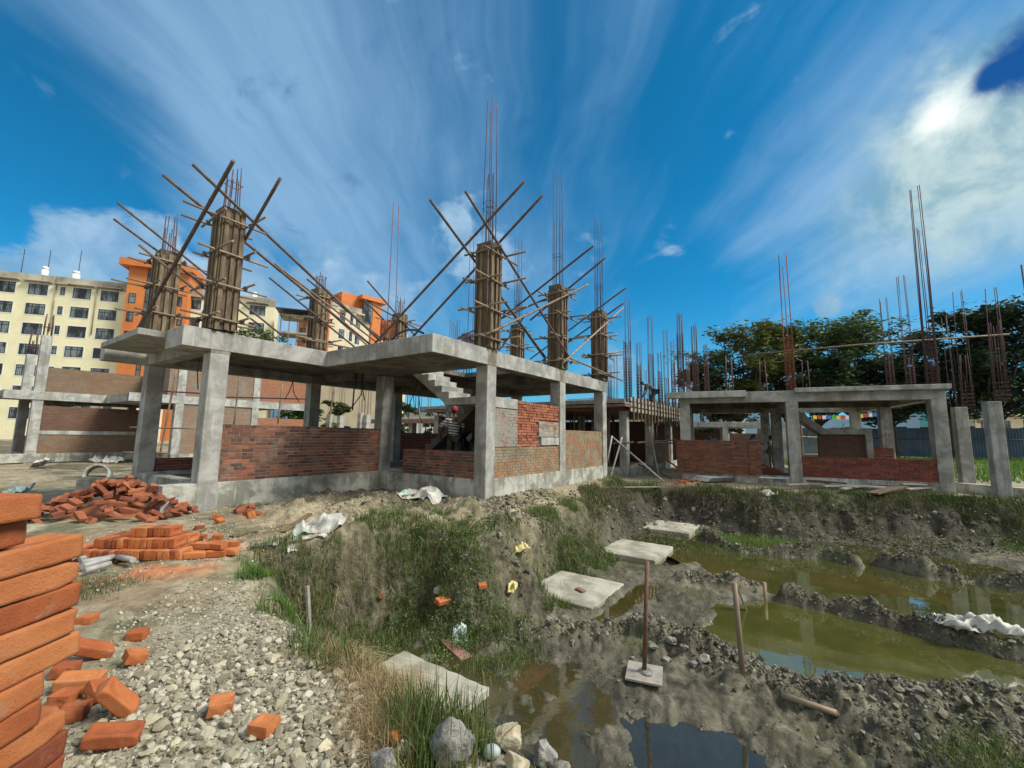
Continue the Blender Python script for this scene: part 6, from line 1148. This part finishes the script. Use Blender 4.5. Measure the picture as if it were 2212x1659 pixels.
# low stacked block of bricks on edge
pB = onz(262, 1208, .04); yaw = R(4)
for lay, (n0, n1, rws) in enumerate(((-15, 9, 2), (-7, 7, 2), (-2, 5, 1))):
    for i in range(n0, n1):
        for r_ in range(rws):
            if r_ == 1 and lay < 1 and i > -3 and (i % 2): continue
            sx_, sy_ = i * .070 + rn.uniform(-.004, .004) + .1, .10 + r_ * .235 + lay * .10 + rn.uniform(-.012, .012); x = pB[0] + sx_ * math.cos(yaw) - sy_ * math.sin(yaw); y = pB[1] + sx_ * math.sin(yaw) + sy_ * math.cos(yaw)
            brick(BV[rn.randrange(8)], (x, y, .085 + lay * .116 + rn.uniform(-.004, .004)), (math.pi / 2 * 1 + rn.uniform(-.03, .03), rn.uniform(-.02, .02), math.pi / 2 + yaw + rn.uniform(-.05, .05)), 'bright orange brick standing on edge in the low stacked block', 'bricks in the low stacked block')
for i in range(9):
    x, y = pB[0] + .72 + .085 * i * .55 + rn.uniform(-.02, .02), pB[1] + .25 + rn.uniform(-.12, .25); brick(BV[i % 8], (x, y, .06 + (i % 2) * .075), (0, 0, yaw + rn.uniform(-.3, .3)), 'orange brick lying flat at the right end of the low stacked block', 'flat bricks at the end of the stacked block')
LB = [((296, 1381), 'H', .3, 0, 0, 'half orange brick lying farthest up the gravel'), ((200, 1424), 'N', .9, .25, .5, 'thin orange brick leaning beside the near stack'), ((291, 1435), 'H', .9, .1, .3, 'broken orange brick with a notched top edge'), ((140, 1460), 'H', .3, 0, .1, 'orange half brick beside the foot of the stack'),
      ((172, 1486), 'N', .35, .1, .1, 'pale faced brick lying on the stones by the stack'), ((213, 1516), 'H', 1.2, .5, .3, 'orange half brick standing tilted in the scatter'), ((250, 1546), 'N', .75, .35, .9, 'long orange brick tilted on its edge in the scatter'), ((140, 1520), 'H', .1, 0, 0, 'brown half brick under the scatter by the stack'),
      ((158, 1553), 'H', .4, 0, 0, 'orange half brick lowest beside the stack'), ((243, 1610), 'N', .45, .1, .2, 'large broken orange brick at the bottom left'), ((476, 1540), 'H', .5, .1, .1, 'orange half brick alone on the gravel'), ((569, 1585), 'H', -.2, 0, 0, 'blocky orange half brick at the bottom of the gravel'), ((188, 1347), 'H', .2, 0, 0, 'small orange brick end showing past the stack'),
      ((852, 1625), 'C', .9, 1.0, .2, 'orange brick chip among the dry straw'), ((467, 1120), 'H', .3, 0, 0, 'orange half brick on the worked soil'), ((474, 1131), 'H', 1.3, .4, 0, 'bright orange brick just right of the half brick on the soil'), ((430, 1145), 'H', .8, 0, 0, 'orange brick left of the bright one on the soil'), ((434, 1166), 'H', .2, 0, 0, 'orange brick beside the long plank'),
      ((413, 1172), 'H', 1.0, .1, 0, 'orange brick end near the low stacked block'), ((469, 1167), 'H', .3, 0, .1, 'brown brick lying right of the stacked block'), ((956, 1306), 'N', .9, .3, .1, 'pink brick lying on the slope of the notch'), ((1040, 1271), 'H', .5, .2, 0, 'pink brick end on the pale rubble in the notch'), ((1395, 1118), 'C', 0, 0, 0, 'tiny red brick chip on the farthest pad'), ((823, 1300), 'C', 0, 1.2, 0, 'brown chip low in the notch')]
for (px, kind, rz, rx, ry, lab) in LB:
    p = onground(*px); me = BN[rn.randrange(6)] if kind == 'N' else BH[rn.randrange(4)]; o = brick(me, p + (0, 0, .035 + .03 * abs(rx) + .05 * abs(ry)), (rx, ry, rz), lab, None)
    if kind == 'C': o.scale = (.45, .45, .45)
for i in range(9): p = onground(528 + rn.uniform(-12, 26), 1105 + rn.uniform(-8, 14)); brick(BP[i % 8] if i % 2 else BH[i % 4], p + (0, 0, .03), (rn.gauss(0, .3), rn.gauss(0, .3), rn.uniform(0, 6)), 'red brick piece in the little cluster on the worked soil', 'red brick pieces in the little cluster')
# ------------------------------------------------------------------ poles, planks and boards on the ground
def onearth(a, b, lab, name='plank', mat='plank', wd=.09, th=.022, r=None, z=.02, cat=None, grp=None):
    p, q = onground(*a), onground(*b); p[2] += z; q[2] += z
    o = (MB().tube([tuple(p), tuple((p + q) / 2), tuple(q)], r, 10) if r else MB().bar(tuple(p), tuple(q), wd, th)).build(name, M[mat])
    if not r: bevel(o, .003)
    return tag(o, lab, cat or ('pipe' if r else 'plank'), grp)
for i, (a, b, lab) in enumerate((((170, 1215), (245, 1199), 'grey pipe with an open end, upper one of the bundle'), ((177, 1236), (274, 1204), 'long grey pipe crossing the middle of the bundle'), ((172, 1231), (248, 1217), 'grey pipe low in the bundle'), ((150, 1214), (215, 1195), 'grey pipe at the back of the bundle'), ((180, 1246), (236, 1229), 'grey pipe nearest the camera in the bundle'), ((250, 1217), (286, 1225), 'short grey pipe lying apart at the right of the bundle'))):
    onearth(a, b, lab, 'pipe_length', 'pipe', r=.032, z=.04 + .02 * (i % 3))
for a, b, lab in (((271, 1200), (358, 1190), 'grey plank in line with the pipes'), ((360, 1190), (448, 1183), 'flat timber lying right of the grey plank'), ((465, 1183), (524, 1170), 'squared timber with a dark sawn end'), ((406, 1160), (441, 1145), 'short pale plank near the orange bricks'), ((500, 1162), (552, 1150), 'thin plank in the middle of the earth'), ((611, 1152), (670, 1112), 'long thin lath left of the white sack'), ((425, 1106), (395, 1094), 'short stick by the footing')):
    onearth(a, b, lab, mat='plank' if 'grey' in lab else 'batten')
onearth((1690, 1509), (1808, 1549), 'round log lying on the mud near the pool', 'log', 'bamboo', r=.03, z=.03, cat='log'); onearth((1300, 1054), (1425, 1053), 'pale plank lying along the bank edge by the last column', mat='plank')
p = onz(952, 1373, WZ + .06); q = onz(1010, 1424, WZ - .01); tag(bevel(MB().bar(tuple(p), tuple(q), .16, .02).build('plank', M['plyred']), .003), 'pinkish plank half sunk in the shallow water', 'plank')
onearth((1246, 1278), (1262, 1286), 'small brown stick on the large pad', mat='plyred', z=.06)
for i, (a, b, wd, lab, mt) in enumerate((((1529, 1040), (1652, 1034), .5, 'corrugated', 'pipe'), ((1800, 1050), (1950, 1062), .35, 'grey board in front of the low red wall', 'plank'), ((1780, 1057), (1895, 1058), .12, 'thin plank under the boards at right', 'pipe'), ((1893, 1057), (1975, 1045), .55, 'tan plywood sheet lying at the foot of the right house', 'batten'), ((1885, 1077), (1950, 1060), .32, 'pale tray shaped board slipping over the bank', 'batten'), ((1730, 1046), (1830, 1055), .16, 'dark plank by the middle column of the right house', 'bamboo_dark'), ((1950, 1058), (2050, 1060), .14, 'plank lying before the right corner column', 'plank'), ((1640, 1043), (1700, 1046), .12, 'plank left of the middle column', 'plank'))):
    if lab == 'corrugated': continue
    onearth((a[0], a[1] + 4), (b[0], b[1] + 4), lab, 'board', mt if mt != 'plank' else 'tin', wd, .045, z=.12 + .02 * i, cat='board')
for a, b, lab in (((1745, 1056), (1850, 1064), 'grey weathered plank across the lip right of the middle column'), ((1820, 1068), (1880, 1056), 'short crossed plank on the lip of the far bank'), ((1700, 1058), (1790, 1054), 'thin plank just under the middle column'), ((1960, 1068), (2040, 1062), 'weathered plank below the right corner column'), ((1990, 1058), (1930, 1070), 'short plank end right of the tray shaped board')):
    onearth(a, b, lab, 'board', 'plank', .16, .04, z=.16, cat='board')
p, q = onground(1529, 1045), onground(1652, 1040); d_ = (q - p)[:2] / np.linalg.norm((q - p)[:2]); rt = thing('roofing_sheets', 'stack of pale corrugated roofing sheets lying before the tall brown wall', 'roofing sheets', p)
for k in range(5):
    me = corr((0, 0), tuple((np.array([-d_[1], d_[0]]) * .75)), 0, 1, .13, .02); vs = [Vector((x, y, z)) for x, y, z in me.v]; L = float(np.linalg.norm((q - p)[:2])); w_ = Vector((-d_[1], d_[0], 0)); dv = Vector((d_[0], d_[1], 0)); nv = []
    for (x, y, z) in me.v: s_ = x * w_.x + y * w_.y; hgt = x * dv.x + y * dv.y; nv.append(tuple(w_ * s_ + dv * (z * (L - .06 * k) + .05 * k) + Vector((0, 0, .08 + .03 * k + hgt))))
    m_ = MB(); m_.add(nv, me.f, True); m_.build('sheet', M['tin'], rt)
# ------------------------------------------------------------------ crumpled sacks and rags
def sack(lab, px, w_, d_, rz, mat='sack', amp=.07, seed=0, name='sack', tilt=0.0, z0=None, cat='sack', teal=False):
    nx, ny = 34, 26; X, Y = np.meshgrid(np.linspace(-1, 1, nx), np.linspace(-1, 1, ny)); o = seed * 7.3; ed = 1 + .12 * vnoise(np.arctan2(Y, X) * 1.6 + o, X * 0, seed=seed)
    x = X * w_ / 2 * ed + .05 * w_ * vnoise(X * 2 + o, Y * 2); y = Y * d_ / 2 * ed + .08 * w_ * vnoise(X * 2 + o, Y * 2 + 9)
    n1 = 1 - np.abs(fbm(X * 1.5 + o, Y * 1.3, oct=2, seed=seed)) * 1.6; n2 = 1 - np.abs(fbm(X * 3.6 + o, Y * 3.1 + 5, oct=2, seed=seed + 3)) * 1.5; edge = (1 - np.maximum(np.abs(X), np.abs(Y)) ** 4)
    z = (np.clip(n1, 0, 1) * amp + np.clip(n2, -1, 1) * amp * .28) * (.35 + .65 * edge) + .015; z = np.maximum(z, .006)
    if tilt: x, z = x * math.cos(tilt) - z * math.sin(tilt), x * math.sin(tilt) + z * math.cos(tilt) + w_ / 2 * math.sin(abs(tilt))
    p = onground(*px) if z0 is None else onz(*px, z0); ca, sa = math.cos(rz), math.sin(rz); gx, gy = x * ca - y * sa, x * sa + y * ca; gz = z + (np.maximum(height((gx + p[0]).ravel(), (gy + p[1]).ravel(), False).reshape(gx.shape), WZ) - p[2] if z0 is None else 0) * (0 if tilt else 1)
    VV = np.stack([gx, gy, gz], -1).reshape(-1, 3); i = np.arange(ny - 1)[:, None] * nx; j = np.arange(nx - 1)[None]; FF = np.stack([i + j, i + j + 1, i + nx + j + 1, i + nx + j], -1).reshape(-1, 4)
    ob = link(name, npmesh(name, VV, FF, 4, True), M[mat]); ob.location = tuple(p + (0, 0, .012))
    if teal: ob.data.materials.append(M['teal']); mi = np.zeros((ny - 1) * (nx - 1), dtype=np.int32).reshape(ny - 1, nx - 1); mi[ny - 7:ny - 4, nx // 2:] = 1; mi[4:6, :nx // 3] = 1; ob.data.polygons.foreach_set('material_index', mi.ravel())
    s_ = ob.modifiers.new('thick', 'SOLIDIFY'); s_.thickness = .004; return tag(ob, lab, cat)
sack('white woven sack crumpled on the earth between the notch and the bricks', (690, 1146), .72, .50, .3, amp=.16, seed=1, teal=True); sack('white sack draped over the soil below the low brick wall', (912, 1070), .95, .62, -.3, amp=.17, seed=2, teal=True)
sack('folded tail of the crumpled sack lying flat', (668, 1166), .5, .16, .2, amp=.03, seed=3); sack('large white plastic sack lying on the mud ridge at right', (2112, 1362), .80, .34, -.35, amp=.17, seed=4, z0=-.90); sack('pale teal bag slumped left of the large white sack', (2050, 1350), .42, .24, -.2, 'sack_teal', .10, 5, z0=-.92)
sack('pale teal plastic sheet standing on the earth behind the near stack', (36, 1092), .52, .55, .6, 'sack_teal', .22, 6, tilt=.7, name='plastic_sheet', cat='plastic sheet'); sack('torn white plastic near the leaning columns', (92, 1012), .7, .7, .3, 'sack', .2, 7, tilt=.5, name='plastic_sheet', cat='plastic sheet')
sack('yellow plastic bag caught on the slope above the large pad', (1124, 1198), .34, .22, .4, 'yellow', .11, 8, name='plastic_bag', cat='plastic bag', tilt=.3); sack('yellow rag hanging left of the large pad', (1106, 1280), .26, .13, 1.3, 'yellow', .09, 9, name='plastic_bag', cat='rag', tilt=.2)
sack('small teal and white bag beside the sunken plank', (992, 1385), .17, .15, .2, 'sack_teal', .10, 10, name='plastic_bag', cat='plastic bag'); sack('white cloth on the rubble behind the left footing', (228, 1000), 1.2, .7, .2, 'sack', .3, 11, cat='cloth', name='cloth'); sack('white paper bag by the brown wall of the right house', (1647, 1018), .5, .4, .2, 'sack', .3, 12)
sack('pale sheet lying at the edge of the bank before the bare columns', (2113, 1052), .9, .5, .1, 'sack_teal', .06, 13, name='plastic_sheet', cat='plastic sheet'); sack('white scrap hanging on the far bank', (1663, 1068), .5, .3, .1, 'sack', .1, 14, name='plastic_scrap', cat='plastic scrap')
sack('flat grey cement bag on the trodden earth', (574, 1178), .42, .2, .1, 'pipe', .02, 15, cat='bag'); sack('white paper scrap below the sack', (632, 1188), .13, .1, .5, 'sack', .02, 16, cat='paper', name='paper_scrap'); sack('small white wrapper low in the notch', (945, 1283), .12, .08, 1.2, 'sack', .04, 17, cat='paper', name='paper_scrap', tilt=.6)
# ------------------------------------------------------------------ rocks by the camera, larger stones
def rock(lab, px, r, mat='rock', seed=0, flat=.8, z0=None, rough=.34, facet=1.0, name='rock', sink=.35, rz=0.0):
    v_, f_ = ico(4 if facet else 3); P = rockverts(v_, seed, rough, flat, facet); P = P * (1 + (.06 if facet else .0) * fbm(v_[:, 0] * 7, v_[:, 1] * 7, v_[:, 2] * 7, oct=3, seed=seed)[:, None]) * r; p = onground(*px)
    o = link(name, npmesh(name, P, f_, 3, True), M[mat]); o.location = tuple(p + (0, 0, r * flat * (1 - sink))); o.rotation_euler = (0, 0, rz); return tag(o, lab, 'rock')
rock('large grey boulder lump at the bottom centre', (970, 1668), .135, 'rock', 3, .95, sink=.2); rock('tan weathered rock at the bottom edge', (1092, 1625), .085, 'rocktan', 5, .9, sink=.1); rock('split grey rock right of the tan one', (1170, 1650), .12, 'rock', 8, .85, sink=.2); rock('smooth blue grey cobble between the bottom rocks', (1062, 1640), .046, 'cobble', 12, .75, rough=.05, facet=0, sink=.0)
rock('pale rock below the cobble', (1115, 1668), .07, 'rocktan', 15, .8); rock('grey rock at the right of the split one', (1215, 1672), .07, 'rock', 17, .8); rock('tan rock under the straw at the bottom', (872, 1640), .06, 'rocktan', 19, .8); rock('pale grey rock cut by the bottom border', (830, 1675), .09, 'rock', 20, .8); rock('flat pale stone behind the straw', (905, 1565), .055, 'stone', 25, .5)
spots = [(735, 1508), (765, 1492), (778, 1520), (705, 1560), (745, 1545), (790, 1560), (650, 1480), (600, 1530), (545, 1600), (700, 1620), (380, 1610), (330, 1560), (300, 1500), (420, 1480), (480, 1440), (540, 1460), (370, 1490), (620, 1600), (680, 1440), (440, 1620), (330, 1630), (210, 1575), (520, 1390), (400, 1410), (590, 1430), (640, 1640), (760, 1600), (350, 1380), (500, 1640), (730, 1460)]
pr = random.Random(9)
lst = ['above', 'below', 'left of', 'right of']
for i, (x, y) in enumerate(spots): o = rock('pale angular stone larger than the gravel round it', (x, y), pr.uniform(.028, .05), 'stone', 200 + i, pr.uniform(.5, .8), rough=.4, rz=pr.uniform(0, 6), name='stone'); o['category'] = 'stone'; o['group'] = 'larger stones on the gravel'
for i, (x, y) in enumerate(((1452, 1392), (1440, 1430), (1478, 1405), (1462, 1372), (1500, 1440), (1410, 1400), (1240, 1390), (1525, 1430))): o = rock('grey lump of stony mud on the ridge right of the pipe stand', (x, y), pr.uniform(.05, .085), 'rock', 300 + i, .7, name='stone'); o['category'] = 'stone'; o['group'] = 'stony lumps by the pipe stand'
# concrete ring half buried at left
c = onground(210, 1030); cr_ = thing('concrete_ring', 'grey concrete well ring lying tilted beside the left footing', 'concrete ring', c + (0, 0, .05), .5); mb = MB(); n = 28; vs = []; fs = []
for (r_, z) in ((.36, 0), (.36, .42), (.31, .42), (.31, 0)):
    for i in range(n): a = 2 * math.pi * i / n; vs.append((r_ * math.cos(a), z - .2, r_ * math.sin(a)))
for k in range(4):
    for i in range(n): fs.append((k * n + i, k * n + (i + 1) % n, ((k + 1) % 4) * n + (i + 1) % n, ((k + 1) % 4) * n + i))
o = mb.add(vs, fs, True).build('ring_wall', M['conc_pale'], cr_); o.rotation_euler = (-.25, 0, 0)
# black sheeting heaped inside the house
sack('black plastic sheeting heaped behind the worker', (1010, 980), 1, 1, 0, 'black', .3, 18) ; o = [q for q in COL.objects if q.get('label') == 'black plastic sheeting heaped behind the worker'][0]; o.location = tuple(HW(2.0, 2.3, .62)); o.name = 'tarpaulin'; o['category'] = 'tarpaulin'; o.scale = (1.5, 1.3, 2.6)
# bricks and rags inside the right house
hp = thing('mortar_heap', 'dark heap of mortar and rubble on the floor of the right house', 'heap', RW(-.75, 2.6, .26)); v_, f_ = ico(3); link('heap', npmesh('heap', rockverts(v_, 33, .4, .35) * [1.0, .8, 1.0], f_, 3, True), M['brick_pile'], hp)
sack('bright orange cloth behind the tall brown wall', (1640, 985), .5, .5, .2, 'rustbright', .2, 19, cat='cloth', name='cloth'); o = [q for q in COL.objects if q.get('label') == 'bright orange cloth behind the tall brown wall'][0]; o.location = tuple(RW(-.95, 1.0, .55)); M['hiorange'] = simple('orange_cloth', [(.3, (.75, .14, .02)), (.7, (.85, .22, .03))], 4, .8, 30, .002); o.data.materials.clear(); o.data.materials.append(M['hiorange'])
for i in range(12): p = onground(1490 + rn.uniform(-28, 40), 1040 + rn.uniform(-3, 7)); brick(BH[i % 4], p + (0, 0, .04), (rn.gauss(0, .4), rn.gauss(0, .4), rn.uniform(0, 6)), 'broken orange brick before the tall brown wall', 'broken bricks before the tall brown wall')
# ------------------------------------------------------------------ PEOPLE
M['skin'] = simple('brown_skin', [(.3, (.10, .05, .03)), (.7, (.17, .09, .055))], 6, .5, 60, .0005); M['hair'] = simple('black_hair', [(.3, (.008, .007, .006)), (.7, (.02, .018, .016))], 20, .7, 80, .002)
def cloth(name, c): return simple(name, [(.3, tuple(k * .75 for k in c)), (.7, c)], 6, .9, 40, .003)
def stripes():
    m, q = newmat('striped_shirt'); s = q.n('ShaderNodeSeparateXYZ'); q.l(q.P, s.inputs[0]); f = q.m('FRACT', q.m('MULTIPLY', q.m('ADD', s.outputs[2], q.m('MULTIPLY', s.outputs[0], .12)), 13.5)); c = q.mix(q.m('GREATER_THAN', f, .42), (.03, .03, .032), (.62, .63, .58)); q.l(c, q.b.inputs['Base Color']); q.b.inputs['Roughness'].default_value = .9; return m
M['stripe'] = stripes(); M['redcap'] = cloth('red_cap_cloth', (.62, .02, .04)); M['olive'] = cloth('olive_trousers', (.07, .085, .05)); M['bluecl'] = cloth('blue_shirt_cloth', (.04, .14, .34)); M['greycl'] = cloth('grey_work_shirt', (.10, .10, .105)); M['whitecl'] = cloth('pale_vest_cloth', (.28, .28, .25)); M['greencl'] = cloth('green_shirt_cloth', (.12, .18, .07)); M['khaki'] = cloth('khaki_shorts_cloth', (.22, .20, .13)); M['darkcl'] = cloth('dark_trousers', (.03, .03, .035))
def skinmesh(name, chains, mat, parent, sub=1):
    """chains: list of lists of (point, radius); equal points are shared"""
    me = bpy.data.meshes.new(name); idx = {}; vs = []; es = []; rr = []
    for ch in chains:
        prev = None
        for p, r in ch:
            key = tuple(round(c, 4) for c in p)
            if key not in idx: idx[key] = len(vs); vs.append(p); rr.append(r)
            if prev is not None: es.append((prev, idx[key]))
            prev = idx[key]
    me.from_pydata(vs, es, []); o = bpy.data.objects.new(name, me); COL.objects.link(o); me.materials.append(mat); o.parent = parent
    m = o.modifiers.new('skin', 'SKIN'); m.use_smooth_shade = True; me.skin_vertices.new() if not me.skin_vertices else None
    for i, sv in enumerate(me.skin_vertices[0].data): r = rr[i]; sv.radius = r if isinstance(r, tuple) else (r, r); sv.use_root = (i == 0)
    s = o.modifiers.new('sub', 'SUBSURF'); s.levels = sub; s.render_levels = sub; return o
def lerp(a, b, t): return tuple(a[i] + (b[i] - a[i]) * t for i in range(3))
def person(label, loc, rz, J, shirt, legs, cap=None, short=False, sleeve=.55, scale=1.0, shirtname='shirt', legname='trousers'):
    t = thing('person', label, 'person', loc, rz); t.scale = (scale,) * 3; hip, chest, neck, head = J['hip'], J['chest'], J['neck'], J['head']; waist = lerp(hip, chest, .45)
    ch = [[(hip, (.15, .10)), (waist, (.13, .095)), (chest, (.155, .105)), (neck, .055), (lerp(neck, head, .5), .052), (head, .085), (J['crown'], .07)]]
    for s in 'lr':
        sh, el, wr, kn, an, hj, toe = [J[s + k] for k in ('sh', 'el', 'wr', 'kn', 'an', 'hj', 'toe')]
        hd = lerp(el, wr, 1.28); ch.append([(chest, (.155, .105)), (sh, .06), (lerp(sh, el, .5), .05), (el, .04), (wr, .028), (hd, (.036, .018))])
        d = Vector(wr) - Vector(el); d.normalize(); sd_ = d.cross(Vector((0, 0, 1))) if abs(d.z) < .9 else Vector((0, 1, 0)); sd_.normalize(); nn = d.cross(sd_)
        for k, (o_, L) in enumerate(((-.027, .062), (-.009, .075), (.009, .07), (.027, .055))): a = Vector(hd) + sd_ * o_; b = a + d * L * .55 + nn * .008; c_ = b + d * L * .4 + nn * .026; ch.append([(hd, (.036, .018)), (tuple(a), .009), (tuple(b), .0085), (tuple(c_), .007)])
        th_ = Vector(wr) + sd_ * .03 + d * .03; ch.append([(wr, .028), (tuple(th_), .010), (tuple(th_ + d * .035 + sd_ * .012 + nn * .012), .008)])
        ch.append([(hip, (.15, .10)), (hj, .088), (lerp(hj, kn, .5), .072), (kn, .052), (lerp(kn, an, .35), .05), (an, .035), (toe, (.04, .028))])
    skinmesh('body', ch, M['skin'], t, 1)
    hv, hf = ico(2); H = np.array(head); C_ = np.array(J['crown']); up = (C_ - H) / np.linalg.norm(C_ - H); f_ = np.array(J.get('face', (0, 1, 0)), float); f_ = f_ - up * (f_ @ up); f_ /= np.linalg.norm(f_); sd2 = np.cross(f_, up)
    def place(P): return P[:, 0:1] * sd2 + P[:, 1:2] * f_ + P[:, 2:3] * up + H
    hr_ = hv * [.083, .10, .11] + [0, -.012, .055]; k = hv[:, 1] > .35; hr_[k & (hv[:, 2] < .45), 1] -= .03
    link('hair', npmesh('hair', place(hr_), hf, 3, True), M['hair'], t)
    nose = hv * [.012, .016, .02] + [0, .092, .0]; link('nose', npmesh('nose', place(nose), hf, 3, True), M['skin'], t)
    for s in (-1, 1): link('ear', npmesh('ear', place(hv * [.01, .018, .03] + [s * .082, -.005, .005]), hf, 3, True), M['skin'], t); link('eye', npmesh('eye', place(hv * [.012, .006, .007] + [s * .03, .083, .03]), hf, 3, True), M['hair'], t)
    if cap:
        cv = hv * [.092, .108, .095] + [0, -.008, .075]; cv[:, 2] = np.maximum(cv[:, 2], .052); c1 = link('cap', npmesh('cap', place(cv), hf, 3, True), M[cap], t); br = hv * [.065, .07, .008] + [0, .13, .058]; link('peak', npmesh('peak', place(br), hf, 3, True), M[cap], c1)
    sc = [[(lerp(hip, waist, -.35), (.172, .125)), (waist, (.158, .12)), (chest, (.182, .128)), (lerp(chest, neck, .75), (.085, .075))]]
    for s in 'lr': sc.append([(chest, (.182, .128)), (J[s + 'sh'], .078), (lerp(J[s + 'sh'], J[s + 'el'], .45), .068), (lerp(J[s + 'sh'], J[s + 'el'], min(sleeve + .35, .9)), .062)])
    skinmesh(shirtname, sc, M[shirt], t, 1); lc = []
    for s in 'lr': e = [(hip, (.168, .118)), (J[s + 'hj'], .105), (lerp(J[s + 'hj'], J[s + 'kn'], .5), .088), (lerp(J[s + 'hj'], J[s + 'kn'], .95), .074)]; lc.append(e if short else e + [(lerp(J[s + 'kn'], J[s + 'an'], .5), .062), (lerp(J[s + 'kn'], J[s + 'an'], .93), .055)])
    skinmesh(legname, lc, M[legs], t, 1)
    for s in 'lr':
        if not short: a = Vector(J[s + 'an']) - Vector((0, .01, .045)); b = Vector(J[s + 'toe']) - Vector((0, -.03, .01)); skinmesh('shoe', [[(tuple(a), (.045, .035)), (tuple((a + b) / 2), (.05, .035)), (tuple(b), (.045, .03))]], M['hair'], t, 1)
    return t
def stand(**k):
    J = dict(hip=(0, 0, .93), chest=(0, .01, 1.27), neck=(0, 0, 1.45), head=(0, .02, 1.57), crown=(0, .02, 1.66), lsh=(-.19, 0, 1.40), rsh=(.19, 0, 1.40), lel=(-.25, -.03, 1.12), rel=(.25, -.03, 1.12), lwr=(-.25, .08, .87), rwr=(.25, .06, .87), lhj=(-.09, 0, .88), rhj=(.09, 0, .88), lkn=(-.11, .02, .48), rkn=(.11, .02, .48), lan=(-.12, -.02, .08), ran=(.12, -.02, .08), ltoe=(-.13, .13, .035), rtoe=(.13, .13, .035)); J.update(k); return J
def bent(ang=1.2, arm=(0, .25, -.45), knee=.15):
    hip = Vector((0, -.1, .85)); d = Vector((0, math.sin(ang), math.cos(ang))); c = hip + d * .36; n_ = hip + d * .54; h = hip + d * .64 + Vector((0, .06, -.03)); J = stand(hip=tuple(hip), chest=tuple(c), neck=tuple(n_), head=tuple(h + Vector((0, .02, 0))), crown=tuple(h + d * .09 + Vector((0, .03, 0))), face=(0, .6, -1))
    for s, x in (('l', -.19), ('r', .19)): sh = n_ - d * .04 + Vector((x, 0, 0)); e = sh + Vector((x * .3, arm[1] * .5, arm[2] * .55)); w_ = sh + Vector((0, arm[1], arm[2])); J[s + 'sh'] = tuple(sh); J[s + 'el'] = tuple(e); J[s + 'wr'] = tuple(w_); J[s + 'hj'] = (x * .5, -.1, .82); J[s + 'kn'] = (x * .6, knee, .46)
    return J
pm = ond(979, 990, 12.35)
person('worker in a red cap and a black and white striped shirt, seen from behind in the middle house', (pm[0], pm[1], .60), R(12), stand(lel=(-.42, -.05, 1.16), lwr=(-.36, .12, .92), rel=(.27, .03, 1.13), rwr=(.22, .2, .98), head=(.01, .05, 1.60), crown=(.0, .04, 1.70), face=(.55, .8, -.1)), 'stripe', 'olive', 'redcap', scale=1.04)
p2 = ond(1412, 873, 21); person('worker in dark clothes bending down on the shuttered deck', (p2[0], p2[1], 3.09), R(85), bent(.95, (0, .14, -.5)), 'greycl', 'darkcl', sleeve=.9)
p3 = RW(-2.3, .9, .30); person('worker in a blue shirt stooping behind the tall brown wall', p3, R(100), bent(.50, (0, .38, -.2)), 'bluecl', 'darkcl')
p4 = RW(-1.15, 1.3, .28); person('worker in a pale vest leaning behind the end of the brown wall', p4, R(-70), bent(.52, (0, .42, -.12)), 'whitecl', 'darkcl')
p5 = ond(1668, 1004, 19.5); person('barefoot youth in a green shirt and shorts standing inside the right house', (p5[0], p5[1], .26), R(30), stand(lwr=(-.22, .12, .95), rwr=(.2, -.12, .95)), 'greencl', 'khaki', short=True, scale=.9, legname='shorts')
tag(bpy.data.objects['person'], 'worker in a red cap and striped shirt, seen from behind in the middle house', 'person')
# ------------------------------------------------------------------ air
hzb = MB().box(-3400, 3400, -3400, 3400, -3, 330).build('haze', None); tag(hzb, 'thin blue air between the site and the hills', 'haze', kind='stuff')
m = bpy.data.materials.new('air'); m.use_nodes = True; nt = m.node_tree; nt.nodes.clear(); o = nt.nodes.new('ShaderNodeOutputMaterial'); vv = nt.nodes.new('ShaderNodeVolumePrincipled')
vv.inputs['Color'].default_value = (.72, .86, 1.0, 1); vv.inputs['Density'].default_value = .00004; nt.links.new(vv.outputs[0], o.inputs['Volume']); hzb.data.materials.append(m); S.cycles.volume_bounces = 0
